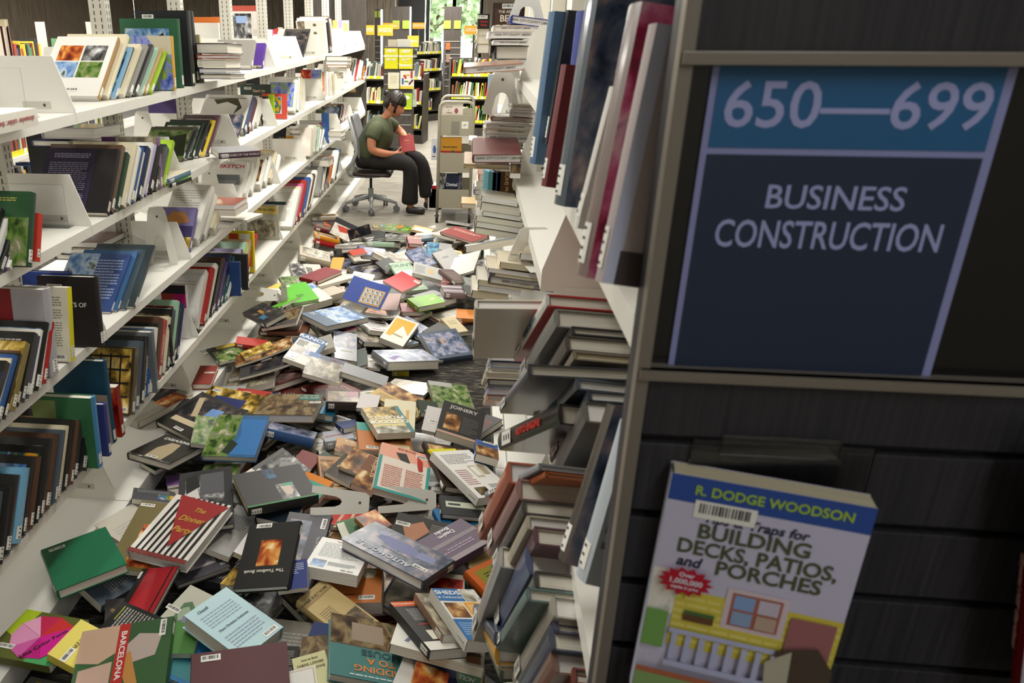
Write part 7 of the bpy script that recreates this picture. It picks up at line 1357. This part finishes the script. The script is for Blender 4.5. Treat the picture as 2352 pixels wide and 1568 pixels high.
cover_at('cream book of yarn with a red spiral on top of the trolley', 1016, 238, 1064, 262, TY + .02, 'e4ddd0', [T_('BOOK', .32, .12, .08, '8a5040'), T_('OF', .3, .22, .05, '8a5040'), T_('YARN', .32, .32, .08, '8a5040'), ('g', [(.68 + .1 * math.cos(k), .25 + .1 * math.sin(k)) for k in range(6)][::-1], '9a5060')], group=GT, z0=zs_[0])
for i, (dy, c, h) in enumerate(((.07, '2c7a78', .2), (.115, 'c84830', .22), (.15, 'e0d8c8', .21), (.19, '38444c', .22), (.25, 'd8d0b8', .23))):
    book('%s book in the row on top of the trolley, %s behind the yarn book' % (('teal', 'orange red', 'cream', 'slate', 'pale')[i], ordn[i]), frame((.03 + c0, TY + dy + .03, zs_[0]), (1, 0, 0), (0, .1, .995), (0, -.995, .1)), .17, h, .026, c, 'l', tagl=False, group=GT, detail=0)
cover_at('self-help paperback with an amber and crimson cover in the middle of the trolley', 1012, 316, 1061, 349, TY + .02, 'c08828', [('r', 0, .42, 1, 1, 'a82830'), ('x', .1, .25, .9, .36, '5a4818', 1), ('g', [(.45, .45), (.6, .38), (.74, .48), (.72, .7), (.5, .7)], '6a5848'), ('g', [(.52, .52), (.66, .52), (.64, .75), (.54, .75)], 'b89078')], group=GT, z0=zs_[1])
cover_at('navy black Digital art paperback on the lowest trolley shelf', 1024, 399, 1052, 433, TY + .02, '1c2438', [T_('Digital', .5, .35, .14, 'd8dce4'), ('p', .3, .55, 1, 1, 'night')], group=GT, z0=zs_[2])
cover_at('grey photo paperback on the lowest trolley shelf beside the navy one', 1010, 398, 1024, 433, TY + .03, '8a8a90', [('p', 0, 0, 1, 1, 'bw')], group=GT, z0=zs_[2])
cover_at('violet grey paperback behind the navy one on the lowest trolley shelf', 1050, 398, 1062, 433, TY + .06, '4a4460', [('p', 0, 0, 1, 1, 'dusk')], group=GT, z0=zs_[2])
for i, dy in enumerate((.08, .13)):
    for j in (1, 2): book('%s book on the %s trolley shelf, behind the front cover' % (('dark', 'pale')[i], ('middle', 'lowest')[j - 1]), frame((.03 + c0, TY + dy + .03, zs_[j]), (1, 0, 0), (0, 0, 1), (0, -1, 0)), .15, .2, .03, ('2c2c30', 'c8c4b8')[i], 'l', tagl=False, group=GT, detail=0)
fly = cover_at('white flyer with a blue disc hung on the side of the trolley', 990, 318, 1005, 368, TY + .1, 'e0e2ea', [('g', [(.55 + .3 * math.cos(k), .5 + .2 * math.sin(k)) for k in range(6)][::-1], '5068a8'), ('r', .2, .8, .7, .84, '303030')], t=.004, group=GT)
for i, (x, y, c) in enumerate(((985, 458, 'e4e0e0'), (988, 448, '4a70b0'), (992, 440, 'c8ccd8'), (994, 432, 'b02030'))):
    cover_at('%s booklet in the little pile on the carpet between the shoes and the trolley' % ('white', 'blue', 'pale', 'red')[i], x - 2, y - 6, 1003, y, TY + .5, c, t=.16, group='booklets by the trolley', z0=.003 + .022 * i)
# ---------------------------------------------------------------- the rest of the room
DK = darkwood; YEL = mat('golden_sign', 'd8a018', .5); YELN = mat('neon_yellow_card', 'dcd800', .5); GRN = mat('lime_sign', '93a73c', .5); WLET = mat('white_letter', 'f0eede', .5); LBL = mat('yellow_call_label', 'e4dc20', .5)
R3 = random.Random(5)
BG = []                 # far books, past the first hundreds: one object
def far_books(M, y, x0, x1, z, n, cols, h=.23, lean=.12, d=.16):
    """upright spines facing -y of the local frame"""
    b = BGM; x = x0
    while x < x1 - .02:
        t = .012 + .03 * R3.random(); hh = h * (.75 + .35 * R3.random()); le = lean * (R3.random() * 1.6 - .3); c = cover(R3.choice(cols))
        def tf(p, x=x, le=le): return tuple(M @ Vector((x + p[0] * math.cos(le) + p[2] * math.sin(le), y + p[1], z + p[2] * math.cos(le) - p[0] * math.sin(le) + t * max(0, math.sin(le)))))
        b.box((0, 0, 0), (t, d, hh), c, tf); b.box((0, -.0012, .0), (t, 0, .045), LBL if R3.random() < .7 else LABELW, tf); x += t / math.cos(le) + .002
BGM = MB()
def bookcase(label, M, w, d, h, zs, sides=True):
    o = empty('bookcase', M=M); tag(o, label, 'bookcase')
    for x in (0, w - .03):
        b = MB(); b.prism([(-.06, 0), (d, 0), (d, h), (.06, h)], 0, x, x + .03, DK); b.build('side_panel', o)
    b = MB(); b.box((.03, d - .02, 0), (w - .03, d, h), DK); b.build('back_panel', o)
    b = MB(); b.box((.03, -.05, 0), (w - .03, d, .12), DK); b.build('plinth', o)
    for z in zs:
        b = MB(); b.box((.03, -.02 + .05 * z / h, z - .025), (w - .03, d - .02, z), DK); b.build('shelf', o)
    return o
def at_floor(x, Y, rz): return Matrix.Translation((x, Y, 0)) @ Matrix.Rotation(rz, 4, 'Z')
def X_at(px_, Y, y=200): return aty(px_, y, Y)[0]
def Z_at(y, Y, x=900): return aty(x, y, Y)[2]
cols_w = ['e0dccc', 'c8c4b4', 'a8a498', '34404c', '8c2c28', 'd8d0a0', '485848', 'b8b0a8', '242424', '6a7c90']
cols_g = ['5c8a30', 'a0b840', 'd8d4c0', 'c83c20', 'e0b030', '3a6a40', '88402c', 'e4e0d0', '704a30', '9cc060']
# display stand with the two yellow cards
KY = 11.9; k0, k1 = X_at(881, KY, 150), X_at(948, KY, 150); kz = Z_at(108, KY, 915)
ks = empty('display_stand', (k0, KY, 0)); tag(ks, 'dark slatwall display stand with two bright yellow NEW NON-FICTION cards', 'display stand')
kw = k1 - k0
b = MB(); b.prism([(-.1, 0), (.5, 0), (.3, kz), (.05, kz)], 0, 0, kw, DK); b.build('stand_body', ks)
b = MB()
for i in range(7): zz_ = .35 + i * .14; yy = -.1 + .15 * zz_ / kz; b.box((.01, yy - .012, zz_), (kw - .01, yy - .001, zz_ + .006), POST)
b.build('slat_rails', ks)
def card(px0_, px1_, y0_, y1_, Y, lines, name='sign_card', parent=ks, org=(k0, KY), m_=YELN, lm=WLET, sizes=None):
    a = aty(px0_, y1_, Y); c = aty(px1_, y0_, Y); b = MB(); b.box((a[0] - org[0], Y - org[1], a[2]), (c[0] - org[0], Y - org[1] + .006, c[2]), m_); o = b.build(name, parent)
    H_ = c[2] - a[2]
    for s, v, z in lines:
        t_ = text('sign_lettering', s, o, frame(((a[0] + c[0]) / 2 - org[0], Y - org[1] - .002, a[2] + H_ * (1 - v)), (1, 0, 0), (0, 0, 1), (0, -1, 0)), z * H_, lm, bold=.01 * H_, ext=.0008)
    return o
card(883, 914, 111, 158, KY - .06, [('NEW', .13, .2), ('NON-FICTION', .38, .12), ('000\u2014641', .54, .12)])
card(916, 948, 112, 158, KY - .06, [('NEW', .13, .2), ('NON-FICTION', .38, .12), ('646\u2014999', .54, .11), ('&', .68, .1), ('BIOGRAPHY', .83, .12)])
GD = 'books on the display stand'
cover_at('cream book with a faint map on the display stand', 891, 167, 917, 204, KY - .1, 'e0dcc4', [('x', .2, .2, .8, .7, 'c8b898', 5), ('r', 0, .92, .2, 1, 'dcd820')], group=GD)
cover_at('white book with scattered colour blocks on the display stand', 919, 163, 951, 204, KY - .1, 'e4e2da', [('g', [(.2, .25), (.35, .2), (.5, .4), (.35, .45)], 'b83028'), ('g', [(.6, .7), (.9, .45), (.98, .52), (.68, .8)], '6a2430'), ('r', .3, .55, .6, .63, '4c8a50'), ('r', .12, .4, .25, .75, '3c5c98'), ('r', .4, .2, .7, .28, 'd0a830'), ('r', .75, 0, .9, .4, 'b83838'), ('r', 0, .85, 1, 1, 'dcc840')], group=GD)
cover_at('lime green book with a white oval on the display stand', 923, 215, 946, 251, KY - .14, 'aac830', [('g', [(.5 + .35 * math.cos(k), .25 + .13 * math.sin(k)) for k in range(6)][::-1], 'e8ecd8'), ('r', 0, .9, 1, 1, 'd8dc20')], group=GD)
cover_at('silver wrapped book lying on top of the display stand', 912, 90, 944, 107, KY + .1, 'c4c4c0', gloss=True, group=GD)
cover_at('grey beige book lying on top of the display stand beside the silver one', 891, 91, 911, 107, KY + .1, 'b8b0a0', group=GD)
cover_at('black photo book on the side of the display stand', 949, 112, 958, 132, KY + .1, '4a4640', [('p', 0, 0, 1, 1, 'bw')], group=GD)
cover_at('pale green leaflet hanging on the side of the display stand', 946, 205, 957, 245, KY + .05, 'd0d8c4', [('x', .2, .2, .8, .6, '8a9a80', 4)], t=.01, group=GD)
# low bookcases
M1 = at_floor(X_at(828, 12.6), 12.6, -.12); w1 = 1.0
z1 = [Z_at(282, 12.4, 850), Z_at(186, 12.4, 850), Z_at(127, 12.4, 850)] ; z1 = [.22, .22 + .36, .94]
bookcase('low dark bookcase of new non-fiction behind the seated woman', M1, 1.0, .4, 1.02, z1)
for z in z1: far_books(M1, -.01, .05, .95, z, 0, cols_w, lean=.15)
def sign(label, x0, y0, x1, y1, Y, s, m_=YEL, lm=WLET, pole=True, frac=.42):
    a = aty(x0, y1, Y); c = aty(x1, y0, Y); o = empty('shelf_sign', (a[0], Y, a[2])); tag(o, label, 'sign', 'signs above the far shelves')
    b = MB(); b.box((0, 0, 0), (c[0] - a[0], .03, c[2] - a[2]), m_); b.build('sign_board', o)
    if pole: b = MB(); b.box(((c[0] - a[0]) * .45, .008, -.4), ((c[0] - a[0]) * .55, .022, 0), DK); b.build('sign_post', o)
    if s:
        t_ = text('sign_lettering', s, o, frame(((c[0] - a[0]) / 2, -.002, (c[2] - a[2]) / 2), (1, 0, 0), (0, 0, 1), (0, -1, 0)), .05, lm, ext=.001); FIT.append((t_, (c[0] - a[0]) * .82, (c[2] - a[2]) * frac))
sign('golden sign lettered NEW NON-FICTION over the low dark bookcase, beside the panelled column', 829, 58, 859, 80, 12.75, 'NEW NON-FICTION')
sign('golden sign lettered NEW NON-FICTION above the display stand', 867, 58, 902, 82, 12.7, 'NEW NON-FICTION')
sign('golden sign partly hidden behind the other NEW NON-FICTION sign', 878, 53, 915, 67, 15, 'NON-FICTION')
sign('golden sign lettered NEW FICTION by the charcoal panel', 947, 52, 976, 66, 15.35, 'NEW FICTION')
sign('golden sign lettered HOME & GARDEN beneath the window', 1066, 59, 1112, 79, 15.5, 'HOME & GARDEN')
sign('small ochre sign card standing on the second display end', 936, 82, 962, 108, 14.5, 'NEW', m_=mat('ochre_card', 'b8a428', .5), frac=.2)
zc = [.2, .55, .9, 1.2]
M2 = at_floor(X_at(952, 15.5), 15.2, .85)
bookcase('dark bookcase of fiction angled beside the charcoal panel', M2, .78, .3, 1.32, zc)
for z in zc: far_books(M2, -.01, .06, .72 if z > .5 else .5, z, 0, cols_w, lean=.2, h=.2)
M3 = at_floor(X_at(1030, 13.5), 13.5, 0.0); w3 = X_at(1100, 13.5) - X_at(1030, 13.5)
bookcase('dark bookcase of green labelled garden books beyond the trolley', M3, w3 + .25, .4, 1.2, [.2, .58, .93])
for z in (.2, .58, .93): far_books(M3, -.01, .05, w3 + .2, z, 0, cols_g, lean=.14, h=.26)
# dark kiosk columns with lime signs
def kiosk(label, x0, x1, ytop, Y, ys0, ys1, slats=None):
    a = X_at(x0, Y, 40); c = X_at(x1, Y, 40); zt_ = Z_at(ytop, Y, x0); o = empty('kiosk_column', (a, Y, 0)); tag(o, label, 'kiosk')
    b = MB(); b.box((0, 0, 0), (c - a, .5, zt_), DK); b.build('column_body', o)
    z0_, z1_ = Z_at(ys1, Y, x0), Z_at(ys0, Y, x0)
    for f0, f1 in ((0.0, .4), (.58, .98)):
        b = MB(); b.box(((c - a) * f0, -.02, z0_), ((c - a) * f1, -.001, z1_), GRN); b.build('lime_sign', o)
    b = MB()
    for i in range(8): b.box((.01, -.012, .45 + i * .13), (c - a - .01, -.001, .458 + i * .13), POST)
    b.build('slat_rails', o); return o
kiosk('dark kiosk column with two lime signs in front of the charcoal panel', 902, 941, 15, 17.5, 47, 66)
kiosk('dark kiosk column with two lime signs standing before the window', 1020, 1060, 15, 18.0, 47, 66)
kiosk('narrow dark kiosk column behind the panelled column', 861, 874, 21, 19.0, 25, 40)
cover_at('orange book shown on the kiosk column before the window', 1024, 98, 1034, 114, 17.95, 'd06030', t=.02, group='books on the window kiosk')
cover_at('brown book shown on the kiosk column before the window', 1024, 126, 1034, 143, 17.95, '8a7060', t=.02, group='books on the window kiosk')
cover_at('black book standing on the floor beside the window kiosk', 1026, 152, 1036, 180, 14.2, '26241f', t=.03, group='books on the window kiosk')
# grey trolley far off
GTR = mat('trolley_grey', '6c6e72', .45)
gx0 = X_at(997, 17); gx1 = X_at(1017, 17); o = empty('book_trolley', (gx0, 17, 0)); tag(o, 'grey book trolley parked far off between the fiction bookcase and the window kiosk', 'trolley')
gw = gx1 - gx0; gz = Z_at(98, 17, 1005)
b = MB(); b.path([(0, 0, .1), (0, 0, gz), (gw, 0, gz), (gw, 0, .1)], .015, GTR, 8); b.path([(0, .5, .1), (0, .5, gz), (gw, .5, gz), (gw, .5, .1)], .015, GTR, 8); b.build('frame', o)
for z in (.16, .5, .82): b = MB(); b.box((0, 0, z), (gw, .5, z + .01), GTR); b.box((0, 0, z), (gw, .005, z + .16), GTR); b.build('shelf', o)
for x in (0, gw):
    for y in (0, .5): b = MB(); b.tube((x - .012, y, .05), (x + .012, y, .05), .05, .05, RUBBER, 14); b.build('castor', o)
# panelled column and the wood wing beside it
m = MB()
xa, xb_ = X_at(876, 19.5, 30), X_at(905, 19.5, 30)
for i in range(5): a = X_at(700 + i * 42, 20.5, 20); m.box((a, 20.4, 0), (X_at(700 + i * 42 + 41, 20.5, 20), 20.6, CEIL), board)
o = m.build('trim_1'); struct(o)
# second range behind the wall-side range
X2 = -3.6
for k in range(3):
    ya = 3.2 + 2.0 * k; o = empty('shelving_bay'); tag(o, 'white shelving bay in the second range behind the wall-side range, %s from the camera end' % ordn[k], 'shelving', 'bays of the second range')
    for y in (ya, ya + 1.0): post('upright_post', X2 - .25, y + .03, 1.75, o, slots=False)
    for z in (.1, .42, .74, 1.06, 1.38):
        s_ = shelf_mesh(X2, X2 - .25, ya, ya + 2.0, z).build('shelf', o)
        M_ = Matrix.Translation((X2 - .02, ya, 0)) @ Matrix.Rotation(math.pi / 2, 4, 'Z')
        far_books(M_, 0, .05, .9 + R3.random() * 1.0, z + .001, 0, ['24282c', '7a2c28', '3c5c8c', 'd8c040', 'c8c4b8', '2c2c30', '58805c', 'a84830'], h=.22, lean=.08)
o = BGM.build('background_books'); tag(o, 'rows of small upright books with yellow and white call labels on the far shelves', 'books', kind='stuff')
# ---------------------------------------------------------------- fit lettering to its width and height
bpy.context.view_layer.update()
for o, w_, h_ in FIT:
    d = o.dimensions
    bs = o.bound_box; dx = max(p[0] for p in bs) - min(p[0] for p in bs); dy = max(p[1] for p in bs) - min(p[1] for p in bs)
    if dx > 0 and dy > 0: o.matrix_local = o.matrix_local @ Matrix.Diagonal((w_ / dx, h_ / dy, 1, 1))

# lettering becomes mesh so that every piece is an object of its own
bpy.context.view_layer.update()
dg = bpy.context.evaluated_depsgraph_get()
for o in [o for o in sc.objects if o.type == 'FONT']:
    me = bpy.data.meshes.new_from_object(o.evaluated_get(dg)); nm = o.name
    n = bpy.data.objects.new(nm.split('.')[0], me); col.objects.link(n); n.parent = o.parent; n.matrix_local = o.matrix_local.copy()
    bpy.data.objects.remove(o)
